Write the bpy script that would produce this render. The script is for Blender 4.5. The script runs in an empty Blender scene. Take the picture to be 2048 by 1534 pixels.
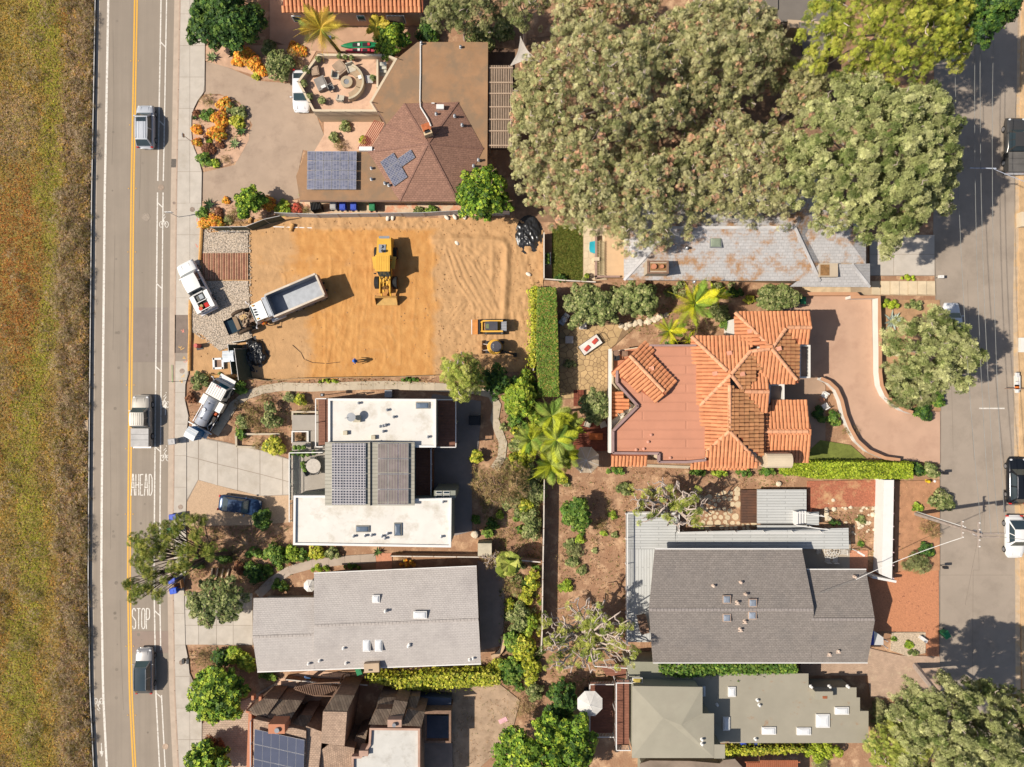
import bpy,math,random
import numpy as np
from mathutils import Vector,Matrix
R=random.Random(7);NR=np.random.default_rng(7)
scene=bpy.context.scene
COL=scene.collection
# ---------- camera (drone looking straight down), 18 px of the 2048 px photograph per metre on the ground
S,H,CX,CY=18.0,79.0,1024.0,767.0
cam_d=bpy.data.cameras.new('camera');cam=bpy.data.objects.new('camera',cam_d);COL.objects.link(cam)
cam.location=(0,0,H);cam_d.sensor_width=36;cam_d.lens=36*H*S/2048;cam_d.clip_end=3000
scene.camera=cam
# ---------- light
SUN_EL,SUN_AZ=math.radians(47),math.radians(8)
w=bpy.data.worlds.new('World');scene.world=w;w.use_nodes=True
nt=w.node_tree;bg=nt.nodes['Background'];sk=nt.nodes.new('ShaderNodeTexSky')
sk.sky_type='NISHITA';sk.sun_disc=False;sk.sun_elevation=SUN_EL;sk.sun_rotation=math.radians(262)
sk.air_density=1.0;sk.dust_density=1.5
nt.links.new(sk.outputs[0],bg.inputs[0]);bg.inputs[1].default_value=0.078
sd=bpy.data.lights.new('sun','SUN');sd.energy=4.6;sd.angle=math.radians(0.53);sd.color=(1.0,0.925,0.81)
so=bpy.data.objects.new('sun',sd);COL.objects.link(so);so.location=(-60,-10,70)
dirv=Vector((math.cos(SUN_EL)*math.cos(SUN_AZ),math.cos(SUN_EL)*math.sin(SUN_AZ),-math.sin(SUN_EL)))
so.rotation_euler=dirv.to_track_quat('-Z','Y').to_euler()
vs=scene.view_settings;vs.view_transform='Standard';vs.look='None';vs.exposure=0.46;vs.gamma=1;vs.use_curve_mapping=False
scene.cycles.max_bounces=5;scene.cycles.diffuse_bounces=3;scene.cycles.glossy_bounces=2
scene.cycles.transmission_bounces=3;scene.cycles.transparent_max_bounces=4
# ---------- helpers
def P(x,y,z=0.0):
 k=(1-z/H)/S
 return Vector(((x-CX)*k,(CY-y)*k,z))
def A(r,g,b,k=1.45):
 f=lambda c:(c/255/12.92 if c<10.3 else ((c/255+.055)/1.055)**2.4)
 return tuple(min(.85,f(c)/k) for c in (r,g,b))
MATS={}
def M(name,col,rough=.85,var=.18,scale=.6,bump=.0,bscale=8.,metal=0.,col2=None,spec=.3,leaf=0.,rnd=0.,detail=6,blotch=None,lo=.35,hi=.65,stretch=None):
 if name in MATS:return MATS[name]
 m=bpy.data.materials.new(name);m.use_nodes=True;MATS[name]=m
 n=m.node_tree.nodes;l=m.node_tree.links;b=n['Principled BSDF']
 b.inputs['Roughness'].default_value=rough;b.inputs['Metallic'].default_value=metal
 b.inputs['Specular IOR Level'].default_value=spec
 geo=n.new('ShaderNodeNewGeometry')
 c1=tuple(max(0,c*(1-var)) for c in col)+(1,)
 c2=(tuple(min(1,c*(1+var)) for c in col) if col2 is None else tuple(col2))+(1,)
 t=n.new('ShaderNodeTexNoise');t.inputs['Scale'].default_value=scale;t.inputs['Detail'].default_value=detail
 t.inputs['Roughness'].default_value=.62
 l.new(geo.outputs['Position'],t.inputs['Vector'])
 r=n.new('ShaderNodeMapRange');r.inputs[1].default_value=lo;r.inputs[2].default_value=hi
 l.new(t.outputs[0],r.inputs[0])
 mx=n.new('ShaderNodeMix');mx.data_type='RGBA';mx.inputs[6].default_value=c1;mx.inputs[7].default_value=c2
 l.new(r.outputs[0],mx.inputs[0]);out=mx.outputs[2]
 if blotch:
  t2=n.new('ShaderNodeTexNoise');t2.inputs['Scale'].default_value=blotch[1];t2.inputs['Detail'].default_value=8
  t2.inputs['Roughness'].default_value=.7
  if stretch:
   mpp=n.new('ShaderNodeMapping');mpp.inputs['Scale'].default_value=stretch;l.new(geo.outputs['Position'],mpp.inputs[0]);l.new(mpp.outputs[0],t2.inputs['Vector'])
  else:l.new(geo.outputs['Position'],t2.inputs['Vector'])
  r2=n.new('ShaderNodeMapRange');r2.inputs[1].default_value=blotch[2];r2.inputs[2].default_value=blotch[3]
  l.new(t2.outputs[0],r2.inputs[0])
  m2=n.new('ShaderNodeMix');m2.data_type='RGBA';l.new(out,m2.inputs[6]);m2.inputs[7].default_value=tuple(blotch[0])+(1,)
  l.new(r2.outputs[0],m2.inputs[0]);out=m2.outputs[2]
 if rnd:
  oi=n.new('ShaderNodeObjectInfo');ad=n.new('ShaderNodeMath');ad.operation='ADD'
  l.new(geo.outputs['Random Per Island'],ad.inputs[0]);l.new(oi.outputs['Random'],ad.inputs[1])
  fr=n.new('ShaderNodeMath');fr.operation='FRACT';l.new(ad.outputs[0],fr.inputs[0])
  mr=n.new('ShaderNodeMapRange');mr.inputs[3].default_value=1-rnd;mr.inputs[4].default_value=1+rnd
  l.new(fr.outputs[0],mr.inputs[0])
  h=n.new('ShaderNodeHueSaturation');l.new(out,h.inputs['Color']);l.new(mr.outputs[0],h.inputs['Value'])
  out=h.outputs[0]
 l.new(out,b.inputs['Base Color'])
 if bump:
  t3=n.new('ShaderNodeTexNoise');t3.inputs['Scale'].default_value=bscale;t3.inputs['Detail'].default_value=5
  l.new(geo.outputs['Position'],t3.inputs['Vector'])
  bp=n.new('ShaderNodeBump');bp.inputs['Strength'].default_value=1;bp.inputs['Distance'].default_value=bump
  l.new(t3.outputs[0],bp.inputs['Height']);l.new(bp.outputs[0],b.inputs['Normal'])
 if leaf:
  tr=n.new('ShaderNodeBsdfTranslucent');l.new(out,tr.inputs[0])
  ms=n.new('ShaderNodeMixShader');ms.inputs[0].default_value=leaf
  l.new(b.outputs[0],ms.inputs[1]);l.new(tr.outputs[0],ms.inputs[2])
  l.new(ms.outputs[0],n['Material Output'].inputs[0])
 return m
def rows(m,pitch,width,dark,axis='Y',jitter=0.0,ang=0.,rpitch=None,amount=.5):
 """courses (shingles, boards): a brick texture multiplies the base colour and bumps the surface"""
 n=m.node_tree.nodes;l=m.node_tree.links;b=n['Principled BSDF']
 src=b.inputs['Base Color'].links[0].from_socket
 geo=n.new('ShaderNodeNewGeometry');mp=n.new('ShaderNodeMapping')
 mp.inputs['Rotation'].default_value=(0,0,math.radians(ang)+(math.pi/2 if axis=='X' else 0))
 l.new(geo.outputs['Position'],mp.inputs['Vector'])
 br=n.new('ShaderNodeTexBrick');l.new(mp.outputs[0],br.inputs['Vector'])
 br.inputs['Color1'].default_value=(1,1,1,1);br.inputs['Color2'].default_value=(1-jitter,)*3+(1,)
 br.inputs['Mortar'].default_value=(dark,)*3+(1,)
 br.inputs['Scale'].default_value=1;br.inputs['Mortar Size'].default_value=pitch*.11
 br.inputs['Mortar Smooth'].default_value=.6
 br.inputs['Brick Width'].default_value=width;br.inputs['Row Height'].default_value=pitch
 mx=n.new('ShaderNodeMix');mx.data_type='RGBA';mx.blend_type='MULTIPLY';mx.inputs[0].default_value=1
 l.new(src,mx.inputs[6]);l.new(br.outputs[0],mx.inputs[7]);l.new(mx.outputs[2],b.inputs['Base Color'])
 bp=n.new('ShaderNodeBump');bp.inputs['Distance'].default_value=.02;l.new(br.outputs['Fac'],bp.inputs['Height']);bp.invert=True
 l.new(bp.outputs[0],b.inputs['Normal'])
 return m
def tag(o,label=None,cat=None,group=None,kind=None):
 if label:o['label']=label
 if cat:o['category']=cat
 if group:o['group']=group
 if kind:o['kind']=kind
 return o
ORG={}
def thing(name,label,cat,loc,rot=0.,group=None):
 o=bpy.data.objects.new(name,None);COL.objects.link(o);o.empty_display_size=.3
 o.location=loc;o.rotation_euler=(0,0,math.radians(rot));ORG[o.name]=Vector(loc) if rot==0 else Vector((0,0,0))
 return tag(o,label,cat,group)
def root_of(o):
 while o.parent:o=o.parent
 return o
def link(name,me,mats,parent=None,origin=None,local=False,mat4=None):
 o=bpy.data.objects.new(name,me);COL.objects.link(o)
 for m in (mats if isinstance(mats,(list,tuple)) else [mats]):
  if len(me.materials)<(len(mats) if isinstance(mats,(list,tuple)) else 1):me.materials.append(m)
 if parent:o.parent=parent
 if origin is not None:o.location=origin
 return o
class MB:
 def __init__(s):s.v=[];s.f=[];s.m=[]
 def add(s,pts,faces,m=0):
  k=len(s.v);s.v+=[tuple(p) for p in pts];s.f+=[tuple(i+k for i in f) for f in faces];s.m+=[m]*len(faces);return s
 def prism(s,pts,z0,z1,m=0,ms=None):
  pts=[(p[0],p[1]) for p in pts]
  if sum(a[0]*b[1]-b[0]*a[1] for a,b in zip(pts,pts[1:]+pts[:1]))<0:pts.reverse()
  n=len(pts);k=len(s.v)
  s.v+=[(x,y,z0) for x,y in pts]+[(x,y,z1) for x,y in pts]
  s.f.append(tuple(k+n+i for i in range(n)));s.m.append(m)
  s.f.append(tuple(k+i for i in reversed(range(n))));s.m.append(m)
  for i in range(n):
   j=(i+1)%n;s.f.append((k+i,k+j,k+n+j,k+n+i));s.m.append(m if ms is None else ms)
  return s
 def box(s,c,d,rot=0.,m=0,z0=None):
  x,y=c[0],c[1];z=c[2] if z0 is None else z0+d[2]/2
  ca,sa=math.cos(math.radians(rot)),math.sin(math.radians(rot));pts=[]
  for dz in (-.5,.5):
   for dx,dy in ((-.5,-.5),(.5,-.5),(.5,.5),(-.5,.5)):
    a,b=dx*d[0],dy*d[1];pts.append((x+a*ca-b*sa,y+a*sa+b*ca,z+dz*d[2]))
  return s.add(pts,[(3,2,1,0),(4,5,6,7),(0,1,5,4),(1,2,6,5),(2,3,7,6),(3,0,4,7)],m)
 def beam(s,p,q,w_,h_,m=0):
  p,q=Vector(p),Vector(q);d=(q-p).normalized()
  u=d.cross(Vector((0,0,1)));u=Vector((1,0,0)) if u.length<1e-4 else u.normalized();v_=u.cross(d).normalized()
  pts=[e+u*a*w_/2+v_*b*h_/2 for e in (p,q) for a,b in ((-1,-1),(1,-1),(1,1),(-1,1))]
  return s.add(pts,[(3,2,1,0),(4,5,6,7),(0,1,5,4),(1,2,6,5),(2,3,7,6),(3,0,4,7)],m)
 def tube(s,pts,r,n=6,m=0,caps=True):
  pts=[Vector(p) for p in pts];k=len(s.v);rr=r if isinstance(r,(list,tuple)) else [r]*len(pts)
  for i,p in enumerate(pts):
   d=(pts[min(i+1,len(pts)-1)]-pts[max(i-1,0)]).normalized()
   u=d.cross(Vector((0,0,1)));u=Vector((1,0,0)) if u.length<.05 else u.normalized();v_=d.cross(u)
   for j in range(n):
    t=2*math.pi*j/n;s.v.append(tuple(p+(u*math.cos(t)+v_*math.sin(t))*rr[i]))
  for i in range(len(pts)-1):
   for j in range(n):
    a=k+i*n+j;b=k+i*n+(j+1)%n;s.f.append((a,b,b+n,a+n));s.m.append(m)
  if caps:
   s.f.append(tuple(k+j for j in reversed(range(n))));s.m.append(m)
   e=k+(len(pts)-1)*n;s.f.append(tuple(e+j for j in range(n)));s.m.append(m)
  return s
 def cyl(s,c,r,h,n=12,m=0,r2=None):
  return s.tube([c,(c[0],c[1],c[2]+h)],[r,r if r2 is None else r2],n,m)
 def lathe(s,c,prof,n=12,m=0):
  k=len(s.v)
  for r,z in prof:
   for j in range(n):t=2*math.pi*j/n;s.v.append((c[0]+r*math.cos(t),c[1]+r*math.sin(t),c[2]+z))
  for i in range(len(prof)-1):
   for j in range(n):
    a=k+i*n+j;b=k+i*n+(j+1)%n;s.f.append((a,b,b+n,a+n));s.m.append(m)
  s.f.append(tuple(k+j for j in reversed(range(n))));e=k+(len(prof)-1)*n;s.f.append(tuple(e+j for j in range(n)));s.m+=[m,m]
  return s
 def slab(s,pts,t,m=0,ms=None):
  pts=[Vector(p) for p in pts];n=len(pts);k=len(s.v)
  if sum(a.x*b.y-b.x*a.y for a,b in zip(pts,pts[1:]+pts[:1]))<0:pts.reverse()
  s.v+=[tuple(p-Vector((0,0,t))) for p in pts]+[tuple(p) for p in pts]
  s.f.append(tuple(k+n+i for i in range(n)));s.f.append(tuple(k+i for i in reversed(range(n))));s.m+=[m,m]
  for i in range(n):
   j=(i+1)%n;s.f.append((k+i,k+j,k+n+j,k+n+i));s.m.append(m if ms is None else ms)
  return s
 def build(s,name,mats,parent=None,local=False,smooth=False,origin=None):
  me=bpy.data.meshes.new(name)
  if parent is not None:
   o_=Vector((0,0,0)) if local else ORG[root_of(parent).name];loc=None
  else:
   a=np.array(s.v);lo,hi=a.min(0),a.max(0)
   o_=Vector(((lo[0]+hi[0])/2,(lo[1]+hi[1])/2,lo[2])) if origin is None else Vector(origin);loc=o_
  me.from_pydata([(p[0]-o_.x,p[1]-o_.y,p[2]-o_.z) for p in s.v],[],s.f)
  mats=mats if isinstance(mats,(list,tuple)) else [mats]
  for m in mats:me.materials.append(m)
  if len(mats)>1:me.polygons.foreach_set('material_index',s.m)
  if smooth:me.polygons.foreach_set('use_smooth',[True]*len(me.polygons))
  o=bpy.data.objects.new(name,me);COL.objects.link(o)
  if parent is not None:o.parent=parent
  if loc is not None:o.location=loc;ORG[o.name]=Vector(o_)
  return o
def npmesh(name,V,F,mats,mi=None,smooth=False):
 me=bpy.data.meshes.new(name);F=np.asarray(F,dtype=np.int32);nf,k=F.shape
 me.vertices.add(len(V));me.vertices.foreach_set('co',np.asarray(V,dtype=np.float32).ravel())
 me.loops.add(nf*k);me.loops.foreach_set('vertex_index',F.ravel())
 me.polygons.add(nf);me.polygons.foreach_set('loop_start',np.arange(0,nf*k,k,dtype=np.int32))
 me.polygons.foreach_set('loop_total',np.full(nf,k,dtype=np.int32))
 for m in mats:me.materials.append(m)
 if mi is not None:me.polygons.foreach_set('material_index',np.asarray(mi,dtype=np.int32))
 if smooth:me.polygons.foreach_set('use_smooth',np.ones(nf,dtype=bool))
 me.update(calc_edges=True);return me
def frames(nrm,spin):
 z=nrm/np.linalg.norm(nrm,axis=1,keepdims=True)
 up=np.where(np.abs(z[:,2:3])>.95,np.array([[1.,0,0]]),np.array([[0,0,1.]]))
 x=np.cross(up,z);x/=np.linalg.norm(x,axis=1,keepdims=True);y=np.cross(z,x)
 c,s_=np.cos(spin)[:,None],np.sin(spin)[:,None]
 return np.stack([x*c+y*s_,-x*s_+y*c,z],axis=2)
def scatter(name,tv,tf,pos,nrm,scl,mats,mi,parent=None,origin=(0,0,0),squash=None):
 K=len(pos);Rm=frames(nrm,NR.uniform(0,6.28,K));T=tv[None]*scl[:,None,None]
 V=np.einsum('kij,kvj->kvi',Rm,T)+(pos-np.array(origin))[:,None]
 F=tf[None]+(np.arange(K)*len(tv))[:,None,None]
 me=npmesh(name,V.reshape(-1,3),F.reshape(-1,tf.shape[1]),mats,np.repeat(mi,len(tf)))
 o=bpy.data.objects.new(name,me);COL.objects.link(o)
 if parent is not None:o.parent=parent
 else:o.location=origin;ORG[o.name]=Vector(origin)
 return o
def inpoly(x,y,poly):
 c=False;j=len(poly)-1
 for i in range(len(poly)):
  xi,yi=poly[i][0],poly[i][1];xj,yj=poly[j][0],poly[j][1]
  if (yi>y)!=(yj>y) and x<(xj-xi)*(y-yi)/(yj-yi)+xi:c= not c
  j=i
 return c
def inset(poly,d):
 poly=[(p[0],p[1]) for p in poly]
 if sum(a[0]*b[1]-b[0]*a[1] for a,b in zip(poly,poly[1:]+poly[:1]))<0:poly.reverse()
 n=len(poly);out=[]
 for i in range(n):
  p0,p1,p2=Vector(poly[i-1]),Vector(poly[i]),Vector(poly[(i+1)%n])
  e1,e2=(p1-p0).normalized(),(p2-p1).normalized()
  n1,n2=Vector((-e1.y,e1.x)),Vector((-e2.y,e2.x));b=n1+n2
  q=p1+b*(d/max(.25,(1+n1.dot(n2))));out.append((q.x,q.y))
 return out
def PP(pts,z=0.):return [P(x,y,z) for x,y in pts]
def clip_half(poly,a,b,c):
 out=[]
 for i in range(len(poly)):
  p,q=poly[i],poly[(i+1)%len(poly)];dp,dq=a*p[0]+b*p[1]-c,a*q[0]+b*q[1]-c
  if dp<=0:out.append(p)
  if (dp<0<dq) or (dq<0<dp):t=dp/(dp-dq);out.append((p[0]+t*(q[0]-p[0]),p[1]+t*(q[1]-p[1])))
 return out
def voronoi(poly,n,gap,relax=2):
 xs=[p[0] for p in poly];ys=[p[1] for p in poly];seeds=[]
 while len(seeds)<n:
  x,y=R.uniform(min(xs),max(xs)),R.uniform(min(ys),max(ys))
  if inpoly(x,y,poly):seeds.append((x,y))
 for it in range(relax+1):
  cells=[]
  for i,s in enumerate(seeds):
   c=[(p[0],p[1]) for p in poly]
   for t in sorted(seeds,key=lambda q:(q[0]-s[0])**2+(q[1]-s[1])**2)[1:18]:
    c=clip_half(c,t[0]-s[0],t[1]-s[1],(t[0]**2+t[1]**2-s[0]**2-s[1]**2)/2)
    if len(c)<3:break
   cells.append(c)
  if it<relax:seeds=[(sum(p[0] for p in c)/len(c),sum(p[1] for p in c)/len(c)) for c in cells if len(c)>2]
 return [inset(c,gap) for c in cells if len(c)>2]
 # ================= SETTING: terrain, roads, pavements =================
m_dirt=M('dirt',A(196,154,120),var=.22,scale=.9,bump=.05,bscale=5,col2=A(168,126,96),blotch=(A(220,180,142),.7,.5,.66),detail=10)
m_conc=M('concrete',A(205,194,180),var=.07,scale=.9,bump=.004,bscale=20,blotch=(A(188,176,160),.5,.5,.75),rnd=.04)
m_curb=M('curb_concrete',A(200,180,160),var=.08,scale=1.2)
m_asph=M('asphalt',A(163,149,133),var=.06,scale=.35,bump=.006,bscale=60,blotch=(A(150,137,122),.5,.42,.7),stretch=(1.6,.03,1))
m_patch=M('asphalt_patch',A(150,136,124),var=.06,scale=.6,bump=.006,bscale=60)
m_patch2=M('dark_asphalt',A(140,124,112),var=.1,scale=1.5,bump=.006,bscale=60,blotch=(A(190,130,110),.8,.68,.74))
m_white=M('road_paint',A(238,230,218),var=.08,scale=6,rough=.6,blotch=(A(186,174,158),4,.5,.66))
m_yellow=M('yellow_paint',A(240,180,62),var=.08,scale=6,rough=.6)
zc=[0.012]
def sheet(name,poly,m,z=None,top=None):
 if z is None:zc[0]+=.004;z=zc[0]
 mb=MB();mb.prism(PP(poly),-.05,z);o=mb.build(name,m);tag(o,kind='structure');o['_z']=z;return o
t=MB();t.add([(-1500,-1500,0),(1500,-1500,0),(1500,1500,0),(-1500,1500,0)],[(0,1,2,3)])
tag(t.build('terrain',m_dirt,origin=(0,0,0)),kind='structure')
CV=[(-600,196),(0,191),(200,187.5),(384,184),(780,180),(1000,178),(1160,177),(1384,180.5),(1534,188),(2100,222)]
def cx(y):
 for (y0,x0),(y1,x1) in zip(CV,CV[1:]):
  if y<=y1:return x0+(x1-x0)*(y-y0)/(y1-y0)
 return CV[-1][1]
YS=[-600,-300,-100,0]+list(range(40,1600,40))+[1750,2100]
def strip(o0,o1,y0=-600,y1=2100,step=None):
 ys=[y for y in YS if y0<y<y1];ys=[y0]+ys+[y1]
 return [(cx(y)+o0,y) for y in ys]+[(cx(y)+o1,y) for y in reversed(ys)]
road=sheet('road',strip(9,158),m_asph)
def child(name,poly,m,z,parent,h=.002):
 return MB().prism(PP(poly),z-.03,z).build(name,m,parent)
shoulder=sheet('road_shoulder',strip(1,9.3),M('shoulder_concrete',A(205,188,168),var=.1,scale=1.5,blotch=(A(150,125,95),1.2,.55,.65)))
gut=MB().prism(PP(strip(158,169)),-.05,.03).build('gutter',m_curb);tag(gut,kind='structure')
curb=MB()
for y0 in range(-180,1700,60):curb.prism(PP(strip(168.6,171.4,y0+.4,y0+59.6)),-.05,.14)
tag(curb.build('kerb',M('kerb_face',A(190,165,145),var=.1,scale=2)),kind='structure')
zr=road['_z']+.004
child('asphalt_patch',[(254,615),(336,615),(336,724),(254,724)],m_patch,zr,road)
child('asphalt_patch',[(262,1262),(338,1262),(338,1306),(262,1306)],M('asphalt_patch_warm',A(160,140,126),var=.05,scale=.6),zr,road)
def line(o0,o1,y0=-600,y1=2100,m=m_white,name='lane_line'):return child(name,strip(o0,o1,y0,y1),m,zr+.004,road)
line(23.6,28);line(77,80.2,m=m_yellow,name='centre_line');line(82,85,m=m_yellow,name='centre_line')
for a,b in ((-600,362),(385,2100)):line(130,132.6,a,b)
for a,b in ((-600,362),(385,1106),(1192,1300),(1390,2100)):line(141.2,143.6,a,b)
for y in (83,240,404,566,732,892,1220,1384):
 x0,x1=cx(y)+132,cx(y+12)+142.4;child('lane_tick',[(x0,y),(x1,y+10),(x1,y+13),(x0,y+3)],m_white,zr+.006,road)
def stroke(mb,pts,wd,z,gap=0.):
 for (x0,y0),(x1,y1) in zip(pts,pts[1:]):
  L=math.hypot(x1-x0,y1-y0);ux,uy=(x1-x0)/L,(y1-y0)/L;a,b=-uy*wd/2,ux*wd/2
  n=max(1,int(L/14)) if gap else 1
  for i in range(n):
   s0,s1=L*i/n+(gap/2 if i else 0),L*(i+1)/n-(gap/2 if i<n-1 else 0)
   q=[(x0+ux*s0,y0+uy*s0),(x0+ux*s1,y0+uy*s1)]
   mb.prism([P(q[0][0]+a,q[0][1]+b),P(q[1][0]+a,q[1][1]+b),P(q[1][0]-a,q[1][1]-b),P(q[0][0]-a,q[0][1]-b)],z-.02,z+R.uniform(0,.0006))
GL={'A':[[(0,1),(.4,0),(.6,0),(1,1)],[(.15,.62),(.85,.62)]],'H':[[(0.08,0),(.08,1)],[(.92,0),(.92,1)],[(.08,.5),(.92,.5)]],'E':[[(.95,.02),(.1,.02),(.1,.98),(.95,.98)],[(.1,.5),(.8,.5)]],'D':[[(.1,.02),(.6,.02),(.95,.2),(.95,.8),(.6,.98),(.1,.98),(.1,.02)]],'S':[[(.95,.15),(.7,.02),(.3,.02),(.05,.12),(.05,.38),(.95,.6),(.95,.88),(.7,.98),(.3,.98),(.05,.85)]],'T':[[(0,.02),(1,.02)],[(.5,.02),(.5,1)]],'O':[[(.3,.02),(.7,.02),(.95,.14),(.95,.86),(.7,.98),(.3,.98),(.05,.86),(.05,.14),(.3,.02)]],'P':[[(.08,1),(.08,.02),(.7,.02),(.95,.12),(.95,.42),(.7,.54),(.08,.54)]]}
def word(txt,x0,y0,x1,y1,wd,gap,skew=0.):
 n=len(txt);cw=(x1-x0)/n
 for i,ch in enumerate(txt):
  mb=MB()
  for st in GL[ch]:stroke(mb,[(x0+cw*(i+.08+.78*u),y0+(y1-y0)*v) for u,v in st],wd,zr+.005,gap)
  mb.build('painted_letter',m_white,road)
word('AHEAD',262,948,306,991,1.9,1.0);word('STOP',264,1216,301,1258,2.0,0)
def bike(x,y,s=1,m=m_white):
 mb=MB()
 for dx in (-5.5,5.5):stroke(mb,[(x+dx+3.6*math.cos(t),y+s*12+6*math.sin(t)) for t in np.linspace(0,6.283,9)],1.3,zr+.005)
 for q in ([(-5,12),(-1,2),(5,12)],[(-1,2),(1,12)],[(-3,-3),(2,-8)],[(-1,2),(3,-4)],[(2,-13),(3,-11)]):
  stroke(mb,[(x+a,y+s*b) for a,b in q],1.4,zr+.0056)
 mb.build('painted_bicycle',m_white,road)
bike(330.5,904);bike(197.5,1414,-1);bike(328,437,1,m_white);bike(330,797)
mb=MB();stroke(mb,[(203,1486),(203.5,1504)],2,zr+.005);mb.prism(PP([(199,1502),(208,1502),(204,1514)]),zr-.02,zr+.007);mb.build('painted_arrow',m_white,road)
mb=MB();stroke(mb,[(331,830),(331,812)],2,zr+.005);mb.prism(PP([(326,815),(336,815),(331,806)]),zr-.02,zr+.007);mb.build('painted_arrow',m_white,road)
for y in (122,250,377,504,770,897,1028,1292,1430):
 for d in (73.5,88.5):MB().box(P(cx(y)+d,y),(.1,.1,.03),z0=zr+.002).build('road_stud',m_yellow,road)
for q in ([(226,60),(228,200),(224,330)],[(296,640),(297,700)],[(230,470),(228,590),(226,700)],[(220,860),(222,980),(221,1100)],[(240,1200),(242,1300),(247,1420)],[(282,300),(279,420)],[(262,1262),(338,1262)],[(254,615),(254,724),(336,724)]):
 mb=MB();stroke(mb,q,.5,zr+.0012);mb.build('tar_seam',M('tar_line',A(138,126,112)),road)
for i in range(26):x,y=R.choice((R.gauss(232,4),R.gauss(288,5))),R.uniform(0,1534);p=P(x,y);MB().cyl((p.x,p.y,zr-.01),R.uniform(.05,.22),.0112,9).build('oil_spot',M('oil',A(140,128,114)),road)
def manhole(x,y,r,z,parent,col=(150,132,118)):
 o=MB().cyl(P(x,y,z),r/S,.012,20).build('manhole_cover',M('manhole_%d'%col[0],A(*col),var=.25,scale=9,rough=.6,metal=.2),parent);return o
EDGE=[(-200,411),(95,411),(183,410),(192,404),(208,392),(232,384),(270,384),(292,387),(318,398),(345,405),(395,404),(520,402),(600,379),(748,378),(765,372),(800,371),(832,378),(868,374),(1000,374),(1050,372),(1120,376),(1170,369),(1290,372),(1320,378),(1345,380),(1372,392),(1410,400),(1440,405),(1534,404),(1700,408)]
def ex(y):
 for (y0,x0),(y1,x1) in zip(EDGE,EDGE[1:]):
  if y<=y1:return x0+(x1-x0)*(y-y0)/(y1-y0)
 return EDGE[-1][1]
ys=sorted(set([e[0] for e in EDGE]+list(range(-200,1700,40))))
side=MB().prism(PP([(cx(y)+171,y) for y in ys]+[(ex(y),y) for y in reversed(ys)]),-.05,.125).build('sidewalk',M('pavement_joint',A(165,150,135),var=.1));tag(side,kind='structure')
yy=-160
while yy<1640:
 y1=yy+63
 for (f0,f1) in ((lambda y:cx(y)+171.6,lambda y:min(380.5,ex(y)-.3)),(lambda y:381.1,lambda y:ex(y)-.3)):
  q=[(yy+.35)+(62.3)*i/4 for i in range(5)]
  if 630<yy+31<705 and f0(yy)<375:continue
  q=[y for y in q if f1(y)-f0(y)>2]
  if len(q)<3:continue
  poly=[(f0(y),y) for y in q]+[(f1(y),y) for y in reversed(q)]
  MB().prism(PP(poly),.1,.134+R.uniform(0,.004)).build('concrete_slab',m_conc,side)
 yy=y1
child('asphalt_patch',[(351,630),(377,630),(377,706),(350.5,706)],m_patch2,.14,side)
for x,y in ((384.5,419),(364,742),(361,1014),(363,1325)):
 child('utility_slab',[(x-12,y-12),(x+12,y-12),(x+12,y+12),(x-12,y+12)],m_conc,.1405,side);manhole(x,y,5,.142,side)
manhole(348,406,3,.031,gut);child('drain_grate',[(343,318),(353,318),(352,335),(342.5,335)],M('grate',A(120,112,104),var=.2,scale=14,metal=.3),.036,gut)
manhole(331,1493,6,zr+.004,road,(185,160,138));manhole(292,434,8,zr+.002,road,(157,143,128));manhole(322,375,6,zr+.002,road,(160,140,122))
m_pink=M('spray_pink',A(236,150,130),var=.15,scale=9);m_org=M('spray_orange',A(240,190,110),var=.15,scale=9);m_grn=M('spray_green',A(110,170,90))
mb=MB()
for x,y,mi in ((397,440,0),(398,452,1),(396,492,0),(365,662,0),(362,694,1),(366,697,1),(369,714,1),(372,722,0),(364,762,1),(367,752,1)):
 for k in range(3):stroke_m=MB();stroke(stroke_m,[(x+R.uniform(-4,4),y+R.uniform(-4,4)),(x+R.uniform(-4,4),y+R.uniform(-4,4))],1.1,.1425+k*.0008);mb.add(stroke_m.v,stroke_m.f,mi)
mb.build('spray_mark',[m_pink,m_org],side);mb=MB();stroke(mb,[(345,730),(346,765)],.9,.1425);mb.build('spray_mark',m_grn,side)
# ---------- right-hand street
m_asph2=M('street_asphalt',A(172,157,141),var=.06,scale=.35,bump=.006,bscale=60,blotch=(A(155,141,126),.3,.48,.7))
street=sheet('street',[(1872,-600),(1866,480),(1872,620),(1880,830),(1878,1150),(1877,1310),(1880,2100),(2034,2100),(2030,1150),(2026,600),(2036,0),(2040,-600)],m_asph2)
sg=sheet('street_gutter',[(2026,600),(2036,0),(2040,-600),(2050,-600),(2046,0),(2036,600),(2040,1150),(2044,2100),(2034,2100),(2030,1150)],M('old_concrete',A(205,180,150),var=.12,scale=1.5,blotch=(A(215,180,135),.7,.5,.6)))
child('street_edge',[(1866,480),(1868.5,480),(1882,830),(1880,1310),(1877,1310),(1879.5,830)],M('edge_seam',A(148,134,120)),street['_z']+.004,street)
mb=MB()
for q in ([(1944,1500),(1946,1140),(1958,1140),(1956,1070)],[(1968,1060),(1970,1000),(1930,1210)],[(1900,640),(1906,900)],[(1935,560),(1940,800),(1948,920)],[(1880,1150),(2026,1150)]):stroke(mb,q,.45,street['_z']+.005)
mb.build('tar_seam',M('tar',A(135,122,108)),street)
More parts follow.
